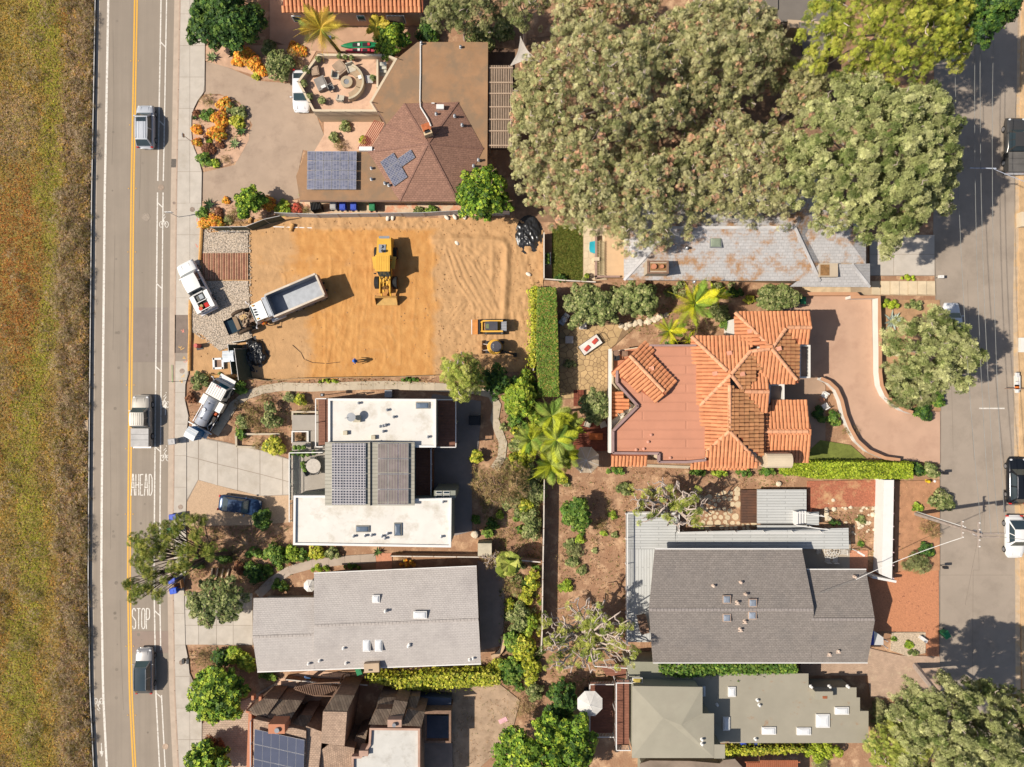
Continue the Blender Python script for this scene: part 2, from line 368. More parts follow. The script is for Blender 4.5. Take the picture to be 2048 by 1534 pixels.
# ---------- marsh on the left
m_marsh=M('marsh_floor',A(160,138,78),var=.2,scale=.6,col2=A(150,116,70),bump=.08,bscale=5,blotch=(A(154,140,66),.3,.48,.66),detail=12)
from mathutils import noise as mn
nx,ny=130,230;gx=np.linspace(-900,189,nx);gx=189-(189-gx)**1.0;gy=np.linspace(-560,2080,ny);V=[]
for y in gy:
 for x in gx:
  xx=min(x,cx(y)-1.0);p=P(xx,y);e=min(1,(cx(y)-xx)/12)
  V.append((p.x,p.y,.02+e*(.12+.28*(mn.fractal((p.x*.22,p.y*.22,1),1,2,4)+.6))))
F=[(j*nx+i,(j+1)*nx+i,(j+1)*nx+i+1,j*nx+i+1) for j in range(ny-1) for i in range(nx-1)]
mo=bpy.data.objects.new('marsh',npmesh('marsh',V,F,[m_marsh],smooth=True));COL.objects.link(mo);tag(mo,kind='structure');ORG[mo.name]=Vector((0,0,0))
# ---------- building lot: bare soil with wheel tracks
def lot_nodes():
 m=M('bare_soil',A(204,160,112),var=.1,scale=.8,bump=.03,bscale=9);n=m.node_tree.nodes;l=m.node_tree.links;b=n['Principled BSDF']
 base=b.inputs['Base Color'].links[0].from_socket
 at=n.new('ShaderNodeAttribute');at.attribute_name='soil'
 nz=n.new('ShaderNodeTexNoise');nz.inputs['Scale'].default_value=.7;nz.inputs['Detail'].default_value=9;nz.inputs['Roughness'].default_value=.65
 geo=n.new('ShaderNodeNewGeometry');l.new(geo.outputs['Position'],nz.inputs['Vector'])
 a1=n.new('ShaderNodeMath');a1.operation='MULTIPLY_ADD';l.new(nz.outputs[0],a1.inputs[0]);a1.inputs[1].default_value=.9;l.new(at.outputs['Fac'],a1.inputs[2])
 mr=n.new('ShaderNodeMapRange');mr.inputs[1].default_value=.8;mr.inputs[2].default_value=1.15;l.new(a1.outputs[0],mr.inputs[0])
 n2=n.new('ShaderNodeTexNoise');n2.inputs['Scale'].default_value=1.1;n2.inputs['Detail'].default_value=8
 mp=n.new('ShaderNodeMapping');mp.inputs['Scale'].default_value=(1.2,.7,1);l.new(geo.outputs['Position'],mp.inputs[0]);l.new(mp.outputs[0],n2.inputs['Vector'])
 oc=n.new('ShaderNodeMix');oc.data_type='RGBA';oc.inputs[6].default_value=A(200,140,76)+(1,);oc.inputs[7].default_value=A(224,166,98)+(1,)
 r2=n.new('ShaderNodeMapRange');r2.inputs[1].default_value=.3;r2.inputs[2].default_value=.7;l.new(n2.outputs[0],r2.inputs[0]);l.new(r2.outputs[0],oc.inputs[0])
 mx=n.new('ShaderNodeMix');mx.data_type='RGBA';l.new(mr.outputs[0],mx.inputs[0]);l.new(base,mx.inputs[6]);l.new(oc.outputs[2],mx.inputs[7])
 l.new(mx.outputs[2],b.inputs['Base Color']);return m
LOT=[(404,452),(505,440),(560,428),(700,431),(860,436),(1030,436),(1085,462),(1086,585),(1068,650),(1062,742),(870,750),(700,756),(560,762),(470,757),(430,752),(380,750),(380,600),(402,520)]
TRK=[]
for i in range(9):o=R.uniform(-6,6);TRK.append(([(870+i*9,470+o),(930+i*8,520),(960+i*7,600),(950+i*6,690+o)],2.2,R.uniform(.04,.1)))
for i in range(8):o=i*9;TRK.append(([(880+o,640),(905+o,600+i*3),(950+o,580),(985+o*.3,590)],2.2,R.uniform(.04,.09)))
for i in range(5):
 x=892+i*14;TRK.append(([(x,500+8*i),(x+20,560),(x+55,610+6*i),(x+60,690)],1.6,.13));TRK.append(([(x+9,500+8*i),(x+29,560),(x+64,610+6*i)],1.6,.1))
for i in range(14):x=870+i*10;TRK.append(([(x,478+R.uniform(-3,3)),(x+2,492+R.uniform(-3,6))],1.8,.14))
for i in range(22):x,y=R.uniform(1020,1070),R.uniform(450,660);TRK.append(([(x,y),(x+R.uniform(-8,8),y+R.uniform(14,40))],1.6,R.uniform(.06,.12)))
for i in range(30):x,y=R.uniform(560,860),R.uniform(446,462);TRK.append(([(x,y),(x+R.uniform(-10,10),y+R.uniform(2,8))],2,R.uniform(.08,.16)))
for i in range(3):TRK.append(([(640+i*7,470),(690+i*7,520),(700+i*7,600),(660+i*7,700)],1.1,.06))
TRK+=[([(868,482),(930,478),(1006,484),(1014,500),(1012,560),(1006,640)],7,.32),([(985,490),(984,560)],5,.15)]
for i in range(26):x=650+R.uniform(0,225);y=R.uniform(470,640);TRK.append(([(x,y),(x+R.uniform(-5,5),y+R.uniform(50,100)),(x+R.uniform(-9,9),y+R.uniform(110,150))],1.1,R.uniform(.03,.08)))
for i in range(16):x,y=R.uniform(520,820),R.uniform(480,700);a=R.uniform(-.6,.6);TRK.append(([(x+60*t*math.cos(a+t),y+60*t*math.sin(a+t)) for t in (0,.3,.6,.9,1.2)],1.1,R.uniform(.03,.07)))
for i in range(10):y=450+i*9;TRK.append(([(560+R.uniform(-30,40),y+8),(640,y+R.uniform(-6,6)),(760,y+R.uniform(-5,5))],1.6,R.uniform(.04,.09)))
x0,x1,y0,y1,st=376,1090,426,764,2.5
gx=np.arange(x0,x1,st);gy=np.arange(y0,y1,st);X,Y=np.meshgrid(gx,gy);Z=np.zeros_like(X)
for pl,hw,hh in TRK:
 D=np.full(X.shape,1e9)
 for (ax,ay),(bx,by) in zip(pl,pl[1:]):
  tt=np.clip(((X-ax)*(bx-ax)+(Y-ay)*(by-ay))/((bx-ax)**2+(by-ay)**2),0,1);D=np.minimum(D,np.hypot(X-ax-tt*(bx-ax),Y-ay-tt*(by-ay)))
 Z=np.maximum(Z,hh*np.clip(1-D/hw/1.6,0,1))
V=[];soil=[]
for j in range(len(gy)):
 for i in range(len(gx)):
  x,y=gx[i],gy[j];p=P(x,y);ro=.1 if x>880 or y<458 else .03
  V.append((p.x,p.y,.075+Z[j,i]+ro*mn.fractal((p.x*1.3,p.y*1.3,3),1,2,5)+.012*mn.noise((p.x*4,p.y*4,1))))
  o=min((x-498)/110+.1,(893+14*mn.noise((x*.03,y*.03,7))-x)/46,(y-446)/25,1);
  if x<640 and y>620:o=min(o,(x-590)/60+.1*mn.noise((x*.02,y*.02,0)))
  o=min(o,.3+max(0,(x-560+40*mn.noise((y*.02,x*.01,3))))/130)
  soil.append(max(0,min(.75,o)))
nx=len(gx);F=[(j*nx+i,(j+1)*nx+i,(j+1)*nx+i+1,j*nx+i+1) for j in range(len(gy)-1) for i in range(nx-1) if inpoly(gx[i]+1,gy[j]+1,LOT)]
me=npmesh('bare_soil',V,F,[lot_nodes()],smooth=True);at=me.attributes.new('soil','FLOAT','POINT');at.data.foreach_set('value',np.array(soil,dtype=np.float32))
lo=bpy.data.objects.new('bare_soil',me);COL.objects.link(lo);tag(lo,kind='structure')
cp=[]
while len(cp)<1000:
 x,y=R.uniform(400,1085),R.uniform(440,750)
 if inpoly(x,y,LOT) and (x>870 or y<465 or R.random()<.07):cp.append(P(x,y,.1))
ctv=np.array([(1,0,0),(0,1,0),(-1,0,0),(0,-1,0),(0,0,.8)],float);ctf=np.array([(0,1,4),(1,2,4),(2,3,4),(3,0,4)])
tag(scatter('soil_clods',ctv,ctf,np.array(cp),NR.normal(0,.4,(1000,3))+[0,0,1],NR.uniform(.03,.11,1000),[M('clod',A(196,150,104),var=.15,scale=4,rnd=.2)],np.zeros(1000,int)),kind='stuff')
m_grav=M('gravel',A(190,172,152),var=.5,scale=7,bump=.04,bscale=16,detail=3,lo=.42,hi=.58,blotch=(A(205,185,160),1,.5,.7))
gz=.17
for k,pl in enumerate(([(405,456),(420,466),(500,458),(497,470),(497,506),(401,508)],[(381,604),(401,525),(405,562),(497,562),(500,600),(497,640),(505,675),(470,690),(440,702),(405,668),(382,664)])):
 tag(MB().prism(PP(pl),0,gz).build('gravel',m_grav),kind='structure')
ns=2600;pts=[]
while len(pts)<ns:
 x,y=R.uniform(381,505),R.uniform(456,702)
 if inpoly(x,y,[(381,604),(401,525),(405,456),(500,458),(505,675),(440,702),(382,664)]) and not (404<x<498 and 505<y<562):pts.append(P(x,y,gz))
tv=np.array([(1,0,0),(0,1,0),(-1,0,0),(0,-1,0),(0,0,.8)],float);tf=np.array([(0,1,4),(1,2,4),(2,3,4),(3,0,4)])
o=scatter('loose_gravel',tv,tf,np.array(pts),NR.normal(0,.3,(ns,3))+[0,0,1],NR.uniform(.035,.085,ns),[M('pebble',A(205,190,172),var=.2,scale=9,rnd=.35)],np.zeros(ns,int));tag(o,kind='stuff')
# ---------- plots and private paving
m_plot=M('brown_drive',A(186,162,140),var=.07,scale=.5,bump=.006,bscale=40,blotch=(A(168,145,125),.45,.5,.68))
sheet('driveway',[(406,123),(440,128),(482,146),(520,162),(590,168),(632,226),(640,250),(648,270),(632,305),(606,300),(595,352),(600,396),(560,405),(500,402),(406,406),(405,345),(470,330),(505,250),(480,205),(440,188),(408,189)],m_plot)
m_pinkc=M('salmon_concrete',A(228,188,158),var=.06,scale=.7,blotch=(A(205,165,138),.6,.5,.7))
sheet('patio_paving',[(648,238),(760,226),(790,250),(735,304),(628,304),(648,270)],m_pinkc)
sheet('side_yard',[(600,396),(1010,396),(1010,432),(560,432),(600,418)],M('side_yard',A(224,196,165),var=.08,scale=1.4,blotch=(A(222,160,125),.8,.5,.58)))
sheet('planting_bed',[(383,262),(384,232),(400,200),(420,190),(450,192),(480,210),(500,240),(498,280),(475,322),(440,335),(405,336),(388,300)],M('bed_soil',A(212,172,142),var=.15,scale=1.2))
sheet('planting_bed',[(404,402),(500,404),(596,400),(600,425),(560,430),(440,470),(404,460)],M('bed_soil',(0,0,0)))
child('stop_line',[(1958,815.5),(2009,815.5),(2009,818),(1958,818)],m_white,street['_z']+.005,street)
sheet('shaded_yard',[(1030,80),(1640,10),(1700,60),(1700,470),(1600,340),(1250,335),(1160,448),(1030,440)],M('shaded_litter',A(150,118,92),var=.25,scale=1.2,bump=.03,bscale=9))  # litter brown set darker, painting shade beneath the pine canopy
sheet('shaded_side_deck',[(977,96),(1030,100),(1030,300),(977,300)],M('deck_shade_brown',A(112,88,72),var=.2,scale=1.5))  # deck sheet added; its dark brown also paints shade under the pergola slats
sheet('planting_bed',[(411,92),(640,90),(600,160),(540,160),(480,142),(411,122)],M('bed_soil',(0,0,0)))
sheet('courtyard',[(540,0),(850,0),(850,80),(700,108),(600,100),(540,80)],M('court',A(205,165,135),var=.1,scale=.8))
dw=sheet('driveway',[(372,869),(436,881),(520,899),(567,914),(585,920),(585,990),(525,992),(475,980),(397,960),(374,1004)],M('pavement_joint',(0,0,0)))
dsl=[[(374,871),(397,875),(397,917),(373,912)],[(373,912.6),(397,917.6),(397,959),(373,1002)]]
tops=[(398,875.3),(436,882.6),(476,891),(520.6,900),(566,915),(584,920)];mid=[(398,918),(436,928),(476,937),(520.6,948),(566,960),(584,965)];bot=[(398,960),(436,971),(476,981),(520.6,992),(566,990),(584,989)]
for i in range(5):
 for u,v in ((tops,mid),(mid,bot)):dsl.append([(u[i][0]+.4,u[i][1]+.4),(u[i+1][0]-.4,u[i+1][1]+.4),(v[i+1][0]-.4,v[i+1][1]-.4),(v[i][0]+.4,v[i][1]-.4)])
for q in dsl:MB().prism(inset(PP(q),.012),0,dw['_z']+.012+R.uniform(0,.004)).build('concrete_slab',m_conc,dw)
sheet('parking_pad',[(397,960),(475,981),(525,992),(585,990),(585,1044),(500,1050),(372,1052),(374,1005)],M('aggregate',A(206,174,142),var=.14,scale=9,detail=3,bump=.01,bscale=30))
dw3=sheet('driveway',[(370,1183),(505,1190),(507,1290),(420,1290),(400,1286),(372,1290)],M('pavement_joint',(0,0,0)))
xs=[370,398,434,467,506]
for i in range(4):
 for a,b in ((1186,1218),(1218,1250),(1250,1289)):MB().prism(PP([(xs[i]+.4,a+.4),(xs[i+1]-.4,a+.4),(xs[i+1]-.4,b-.4),(xs[i]+.4,b-.4)]),0,dw3['_z']+.012+R.uniform(0,.004)).build('concrete_slab',m_conc,dw3)
m_pav=M('pale_pavers',A(205,180,158),var=.1,scale=1.5,blotch=(A(185,160,140),.8,.5,.7));rows(m_pav,.22,.3,.8,jitter=.12)
sheet('paved_forecourt',[(404,1448),(440,1420),(500,1395),(560,1360),(610,1345),(680,1350),(640,1400),(500,1440),(495,1560),(404,1560)],m_pav)
def ribbon(name,pts,wpx,m,z,seg=26,base=None):
 b=MB();par=None;pl=[]
 for i,p in enumerate(pts):
  a,c=pts[max(0,i-1)],pts[min(len(pts)-1,i+1)];d=Vector((c[0]-a[0],c[1]-a[1])).normalized();nn=Vector((-d.y,d.x))*wpx/2;pl.append(((p[0]+nn.x,p[1]+nn.y),(p[0]-nn.x,p[1]-nn.y)))
 o=MB().prism(PP([q[0] for q in pl]+[q[1] for q in reversed(pl)]),-.05,z).build(name,base or MATS['pavement_joint']);tag(o,kind='structure')
 for (a,b_),(c,d) in zip(pl,pl[1:]):
  L=math.hypot((a[0]+b_[0]-c[0]-d[0])/2,(a[1]+b_[1]-c[1]-d[1])/2);n=max(1,round(L/seg))
  for k in range(n):
   lp=lambda u,v,t:(u[0]+(v[0]-u[0])*t,u[1]+(v[1]-u[1])*t);t0,t1=k/n,(k+1)/n
   MB().prism(inset(PP([lp(a,c,t0),lp(a,c,t1),lp(b_,d,t1),lp(b_,d,t0)]),.012),-.02,z+.01+R.uniform(0,.006)).build('path_slab',m,o)
 return o
m_path=M('path_concrete',A(206,190,166),var=.07,scale=1,rnd=.05,blotch=(A(190,172,148),.7,.5,.7))
ribbon('garden_path',[(430,868),(449,838),(468,810),(492,791),(526,779),(566,773),(617,775),(700,772),(770,770),(870,774),(950,780),(982,788),(994,810),(989,838),(997,862),(1006,886),(1003,915),(988,938)],17,m_path,.09)
ribbon('garden_path',[(516,1190),(545,1162),(580,1140),(625,1128),(690,1120),(752,1116)],18,M('path_grey',A(190,172,155),var=.08,scale=1,rnd=.05),.1,40)
ribbon('yard_path',[(555,1365),(620,1346),(700,1352)],12,m_pinkc,.1,22)
MB()
sheet('rear_patio',[(866,788),(962,802),(960,860),(956,898),(944,905),(944,1062),(905,1072),(860,1000),(860,800)],M('slate_patio',A(150,140,134),var=.08,scale=.7))
sheet('brick_patio',[(955,1120),(1010,1140),(1006,1290),(962,1300)],M('dark_paving',A(160,140,126),var=.12,scale=.8))
sheet('terrace',[(752,1106),(784,1106),(784,1140),(752,1140)],M('brick_red',A(214,150,118),var=.15,scale=5))
sheet('rear_yard',[(880,1368),(1000,1368),(1040,1400),(1020,1480),(960,1534),(880,1560)],M('yard_tan',A(188,160,132),var=.16,scale=.9,blotch=(A(160,134,108),.5,.5,.65)))
lw=sheet('lawn',[(1104,452),(1166,448),(1166,562),(1104,560)],M('lawn_soil',A(118,122,50),var=.2,scale=1.2,bump=.03,bscale=20))
n=7000;pts=np.array([P(R.uniform(1105,1165),R.uniform(452,560),lw['_z']) for _ in range(n)]);gtv=np.array([(-.25,0,0),(.25,0,0),(.1,.5,1),(0,-.3,.0),(0.3,.2,0),(-.5,-.4,.9)],float);gtf=np.array([(0,1,2),(3,4,5)])
tag(scatter('grass',gtv,gtf,pts,NR.normal(0,.3,(n,3))+[0,0,1],NR.uniform(.06,.13,n),[M('grass_a',A(112,128,48),rnd=.3,var=.25,scale=.8,leaf=.2),M('grass_b',A(160,140,66),rnd=.3,leaf=.2)],(NR.random(n)<.22).astype(int)),kind='stuff')
pt=sheet('patio',[(1166,450),(1214,450),(1214,560),(1166,562)],M('tile_joint',A(190,165,135)))
def stones(parent,poly,n,gap,z,m,name='flagstone',relax=2):
 for c in voronoi([(p.x,p.y) for p in PP(poly)],n,gap,relax):
  if len(c)>2:MB().prism(c,0,z+R.uniform(.008,.02)).build(name,m,parent)
stones(pt,[(1167,451),(1213,451),(1213,559),(1167,561)],34,.012,pt['_z'],M('travertine',A(228,206,172),var=.08,scale=1.5,rnd=.06))
fp=sheet('flagstone_patio',[(1118,640),(1150,650),(1215,640),(1268,655),(1230,690),(1216,700),(1216,792),(1118,800)],M('flag_joint',A(150,122,92),var=.15,scale=3))
stones(fp,[(1119,642),(1150,652),(1250,648),(1232,688),(1215,702),(1215,790),(1119,798)],120,.035,fp['_z'],M('sandstone',A(200,168,122),var=.12,scale=1.2,rnd=.14))
sheet('driveway',[(1604,590),(1742,594),(1746,752),(1760,790),(1800,816),(1879,824),(1879,926),(1770,918),(1716,895),(1688,850),(1670,790),(1640,758),(1560,770),(1560,600)],M('pink_drive',A(206,168,142),var=.05,scale=.5,blotch=(A(190,152,128),.35,.5,.7)))
sheet('side_court',[(1560,700),(1650,770),(1650,920),(1560,930)],M('court_dark',A(180,150,126),var=.1))
gd=sheet('driveway',[(1738,470),(1868,470),(1869,552),(1738,552)],M('pavement_joint',(0,0,0)))
for a,b in ((1738,1786),(1786,1868)):
 for c,d in ((470,509),(509,551)):MB().prism(PP([(a+.5,c+.4),(b-.4,c+.4),(b-.4,d-.4),(a+.5,d-.4)]),0,gd['_z']+.012).build('concrete_slab',m_conc,gd)
sw=sheet('entry_walk',[(1700,562),(1869,562),(1870,592),(1700,590)],M('tile_joint',(0,0,0)))
for i in range(7):a,b=1742+i*18.2,1742+(i+1)*18.2;MB().prism(PP([(a,563),(b-1,563),(b-1,590),(a,589)]),0,sw['_z']+.05+.05*(i%3)).build('stone_step',M('travertine',(0,0,0)),sw)
m_brick=M('brick_pavers',A(226,154,112),var=.1,scale=7,blotch=(A(165,105,84),3.2,.6,.66),rnd=.0);rows(m_brick,.11,.22,.86,jitter=.15,ang=45)
sheet('brick_driveway',[(1736,1146),(1790,1138),(1876,1138),(1877,1312),(1852,1312),(1850,1262),(1736,1262)],m_brick)
m_pp=M('pink_pavers',A(212,180,154),var=.1,scale=1.2,blotch=(A(226,200,168),1.6,.58,.64));rows(m_pp,.12,.24,.88,jitter=.14)
sheet('paver_driveway',[(1600,1322),(1740,1296),(1800,1310),(1878,1312),(1882,1400),(1740,1394),(1735,1350),(1600,1350)],m_pp)
sheet('gravel_bed',[(1782,1264),(1850,1264),(1850,1305),(1815,1312),(1780,1300)],M('pale_gravel',A(205,184,158),var=.3,scale=6,bump=.03,bscale=18))
sheet('mulch_bed',[(1614,962),(1756,960),(1758,1012),(1650,1014),(1614,1030)],M('red_mulch',A(182,112,84),var=.3,scale=6,bump=.03,bscale=14,blotch=(A(214,170,124),.5,.5,.66)))
sheet('street_verge',[(1788,962),(1878,960),(1878,1140),(1788,1142)],M('verge',A(190,140,104),var=.16,scale=1.5,bump=.02,bscale=10))
sheet('planting_bed',[(1760,600),(1878,600),(1880,822),(1800,812),(1764,780),(1750,745)],M('verge2',A(190,150,112),var=.18,scale=1.2,bump=.02,bscale=10))
sheet('lawn_patch',[(1612,905),(1640,880),(1700,890),(1740,925),(1612,925)],M('lawn2',A(120,128,58),var=.25,scale=1.5,bump=.03,bscale=20))
sheet('street_bank',[(2046,-300),(2300,-300),(2300,1900),(2050,1900),(2040,1150),(2036,600)],M('bank_dirt',A(214,178,134),var=.16,scale=1,bump=.03,bscale=8))
sheet('slab_walk',[(1600,560),(1700,560),(1700,590),(1560,590)],M('stone_walk',A(218,192,156),var=.15,scale=1.5))
# ================= BUILDINGS =================
def M0(n):return MATS[n]
m_stuc=M('cream_stucco',A(226,206,176),var=.05,scale=1);m_wh=M('white_wall',A(240,235,226),var=.04,scale=.8)
m_whp=M('white_paint',A(244,240,234),var=.03,scale=2,rough=.5)
m_glass=M('dark_glass',(.03,.045,.055),var=.1,rough=.08,spec=.6);m_sky=M('skylight_dome',A(240,240,240),var=.03,rough=.25,spec=.5)
m_metal=M('grey_metal',A(170,172,175),var=.1,rough=.4,metal=.5);m_blk=M('black_metal',(.02,.02,.022),rough=.5)
m_brown=M('brown_wood',A(144,114,94),var=.2,scale=3);m_weath=M('weathered_wood',A(190,166,142),var=.3,scale=1.2,col2=A(130,110,94));rows(m_weath,.2,4,.55,jitter=.35,ang=45)
m_terra=M('terracotta_paint',A(206,138,104),var=.08)
def wall(root,poly_px,zref,z0,z1,m,ins=.0,name='wall'):
 pts=[(p.x,p.y) for p in PP(poly_px,zref)]
 if ins:pts=inset(pts,ins)
 return MB().prism(pts,z0,z1).build(name,m,root)
def parapet(root,poly_px,z,th,hh,m,name='parapet'):
 out=[(p.x,p.y) for p in PP(poly_px,z+hh)]
 if sum(a[0]*b[1]-b[0]*a[1] for a,b in zip(out,out[1:]+out[:1]))<0:out.reverse()
 inn=inset(out,th);n=len(out);mb=MB()
 for i in range(n):
  j=(i+1)%n;mb.prism([out[i],out[j],inn[j],inn[i]],z-.3,z+hh)
 return mb.build(name,m,root)
def roof(root,faces,m,t=.14,name='roof'):
 mb=MB()
 for f in faces:mb.slab([P(*p) for p in f],t)
 return mb.build(name,m,root)
def boxpx(root,name,x,y,z,sx,sy,hh,m,rot=0,parent=None):
 k=(1-(z+hh)/H)/S
 return MB().box(P(x,y,z+hh)[:2]+(0,),(sx*k,sy*k,hh),rot,z0=z).build(name,m,parent or root)
def vent(root,x,y,z,m=None,hh=.35,r=.09):
 p=P(x,y,z+hh);mb=MB();mb.lathe((p.x,p.y,z-.1),[(r*2,0),(r*1.9,.12),(r,.14),(r,hh-.02),(r*1.5,hh),(r*1.5,hh+.1),(r*.3,hh+.16)],10);return mb.build('roof_vent',m or m_metal,root,smooth=False)
def skylight(root,x,y,z,sx,sy,m=None,fm=None):
 f=boxpx(root,'skylight',x,y,z,sx,sy,.18,fm or m_whp);k=(1-z/H)/S;p=P(x,y,z+.2);a,b=sx*k/2-.07,sy*k/2-.07
 mb=MB();q=[(p.x+i*a*s,p.y+j*b*s,z+.18+hz) for s,hz in ((1,.01),(.8,.09),(.4,.13)) for i,j in ((-1,-1),(1,-1),(1,1),(-1,1))]
 mb.add(q,[(r*4+i,r*4+(i+1)%4,r*4+4+(i+1)%4,r*4+4+i) for r in (0,1) for i in range(4)]+[(8,9,10,11)]);return mb.build('skylight_dome',m or m_sky,f)
def pv_mat(name,base,line,cw,ch,ang=0,rough=.16,mort=.08,jit=.3):
 m=M(name,base,var=.25,scale=1.2,rough=rough,spec=.5);n=m.node_tree.nodes;l=m.node_tree.links;b=n['Principled BSDF']
 src=b.inputs['Base Color'].links[0].from_socket;br=n.new('ShaderNodeTexBrick');geo=n.new('ShaderNodeNewGeometry');mp=n.new('ShaderNodeMapping');mp.inputs['Rotation'].default_value=(0,0,math.radians(ang))
 l.new(geo.outputs['Position'],mp.inputs[0]);l.new(mp.outputs[0],br.inputs[0]);br.offset=0;br.inputs['Scale'].default_value=1;br.inputs['Brick Width'].default_value=cw;br.inputs['Row Height'].default_value=ch
 br.inputs['Mortar Size'].default_value=mort*min(cw,ch)*.5;br.inputs['Mortar'].default_value=line+(1,);l.new(src,br.inputs['Color1'])
 mm=n.new('ShaderNodeMix');mm.data_type='RGBA';mm.inputs[0].default_value=jit;l.new(src,mm.inputs[6]);mm.inputs[7].default_value=line+(1,);l.new(mm.outputs[2],br.inputs['Color2'])
 l.new(br.outputs[0],b.inputs['Base Color']);return m
def panels(root,o,u,v,nu,nv,z,m,fm,name='solar_panel',gap=.03,zf=None):
 """grid of panels: origin o, edge vectors u and v in px (z may vary with zf)"""
 for i in range(nu):
  for j in range(nv):
   q=[]
   for a,b in ((i,j),(i+1,j),(i+1,j+1),(i,j+1)):
    x=o[0]+u[0]*a/nu+v[0]*b/nv;y=o[1]+u[1]*a/nu+v[1]*b/nv;q.append(P(x,y,(zf(x,y) if zf else z)))
   c=sum(q,Vector())/4;sh=lambda p,d:p+(c-p).normalized()*d
   f=MB().slab([sh(p,gap) for p in q],.05).build(name,fm,root)
   MB().slab([sh(p,gap+.03)+Vector((0,0,.006)) for p in q],.02).build('cell_face',m,f)
   # ---- barrel tiles
def tile_mesh(L=.66,Wd=.36,hh=.12,n=6,m=None,lift=.045):
 V=[];
 for y,k,dz in ((0,.92,0),(L,1.0,lift*.0)):
  for i in range(n+1):
   t=math.pi*i/n;V.append((-math.cos(t)*Wd/2*k,y,math.sin(t)*hh*k+(lift if y>0 else 0)))
 V+=V[n+1:];F=[(i,i+1,n+2+i,n+1+i)[::-1] for i in range(n)]+[tuple(2*n+2+i for i in range(n+1))[::-1]]
 me=bpy.data.meshes.new('roof_tile');me.from_pydata(V,[],F);me.materials.append(m);me.polygons.foreach_set('use_smooth',[True]*n+[False]);return me
m_tile=M('clay_tile',A(226,152,106),var=.1,scale=1.2,rnd=.08,rough=.8,blotch=(A(212,132,90),.8,.5,.75))
m_tile2=M('aged_tile',A(214,152,104),var=.12,scale=2.2,rnd=.13,rough=.8,blotch=(A(200,148,98),1.2,.5,.7))
m_under=M('tile_underlay',A(160,92,64),var=.2)
ZMAP=None
def tiled(root,faces,acc,px=.385,lg=.6,mat=m_tile):
 if ZMAP:faces=[([(x,y,ZMAP(z)) for x,y,z in f],d,m) for f,d,m in faces]
 """faces: (polygon [(px,py,z)], downslope direction in px, material) -> base deck and tile matrices"""
 mb=MB()
 for poly,dn,mt in faces:
  pts=[P(*p) for p in poly];mb.slab([p-Vector((0,0,.04)) for p in pts],.14)
  nrm=Vector((0,0,0));n=len(pts)
  for i in range(n):a,b=pts[i],pts[(i+1)%n];nrm+=Vector(((a.y-b.y)*(a.z+b.z),(a.z-b.z)*(a.x+b.x),(a.x-b.x)*(a.y+b.y)))
  nrm.normalize();nrm=nrm if nrm.z>0 else -nrm
  d=Vector((dn[0],-dn[1],0)).normalized();d=(d-nrm*d.dot(nrm)).normalized();a=d.cross(nrm).normalized();o=pts[0]
  uv=[((p-o).dot(a),(p-o).dot(d)) for p in pts];us=[q[0] for q in uv];vs_=[q[1] for q in uv]
  nu=int((max(us)-min(us))/px)+1
  for i in range(nu):
   u=min(us)+(i+.5)*px;v=max(vs_)-lg
   while v>min(vs_)-lg:
    if inpoly(u,v+lg*.55,uv):
     c=o+a*u+d*v+nrm*.0;Mx=Matrix((a,d,nrm)).transposed().to_4x4();Mx.translation=c+Vector((R.uniform(-.012,.012),R.uniform(-.02,.02),R.uniform(0,.02)));acc.append((Mx,mt))
    v-=lg
 return mb.build('roof',m_under,root)
def emit(root,acc,name='roof_tile',limit=300,mesh=None):
 o_=ORG[root.name];R.shuffle(acc)
 meshes={}
 for k,(Mx,mt) in enumerate(acc[:limit]):
  key=mt.name
  if key not in meshes:meshes[key]=mesh(mt)
  t=bpy.data.objects.new(name,meshes[key]);COL.objects.link(t);t.parent=root;M2=Mx.copy();M2.translation=Mx.translation-o_;t.matrix_local=M2
 rest=acc[limit:]
 if rest:
  tmp=mesh(rest[0][1]);tv=np.array([v.co[:] for v in tmp.vertices]);fs=[tuple(p.vertices) for p in tmp.polygons]
  V=[];F=[];mi=[];ml=[]
  for Mx,mt in rest:
   if mt not in ml:ml.append(mt)
   A3=np.array(Mx.to_3x3());k=len(V)*len(tv);V.append(tv@A3.T+np.array(Mx.translation-o_))
   F+=[tuple(i+k for i in f) for f in fs];mi+=[ml.index(mt)]*len(fs)
  me=bpy.data.meshes.new(name);me.from_pydata(np.concatenate(V).tolist(),[],F);[me.materials.append(m) for m in ml];me.polygons.foreach_set('material_index',mi)
  s=bpy.data.objects.new(name,me);COL.objects.link(s);s.parent=root;s['kind']='stuff'
m_rtile=M('ridge_clay',A(232,170,130),rnd=.12,var=.12,scale=2)
def ridge(root,edges,m=m_rtile,step=.62,name='ridge_tile'):
 me=tile_mesh(.7,.42,.2,5,m,.05);o_=ORG[root.name]
 for a,b in edges:
  if ZMAP:a,b=(a[0],a[1],ZMAP(a[2])),(b[0],b[1],ZMAP(b[2]))
  p,q=P(*a),P(*b);d=(q-p);L=d.length;d.normalize();s=d.cross(Vector((0,0,1))).normalized();nn=s.cross(d)
  for i in range(int(L/step)):
   t=bpy.data.objects.new(name,me);COL.objects.link(t);t.parent=root;Mx=Matrix((s,d,nn)).transposed().to_4x4();Mx.translation=p+d*(i*step)-o_+Vector((0,0,.03));t.matrix_local=Mx
def window(root,x0,y0,x1,y1,z0,z1,fm=None,gm=None):
 p,q=P(x0,y0),P(x1,y1);d=(q-p);L=d.length;rot=math.degrees(math.atan2(d.y,d.x));c=(p+q)/2
 f=MB().box((c.x,c.y,0),(L,.1,z1-z0),rot,z0=z0).build('window',fm or m_whp,root)
 MB().box((c.x,c.y,0),(L-.16,.14,z1-z0-.16),rot,z0=z0+.08).build('pane',gm or m_glass,f)
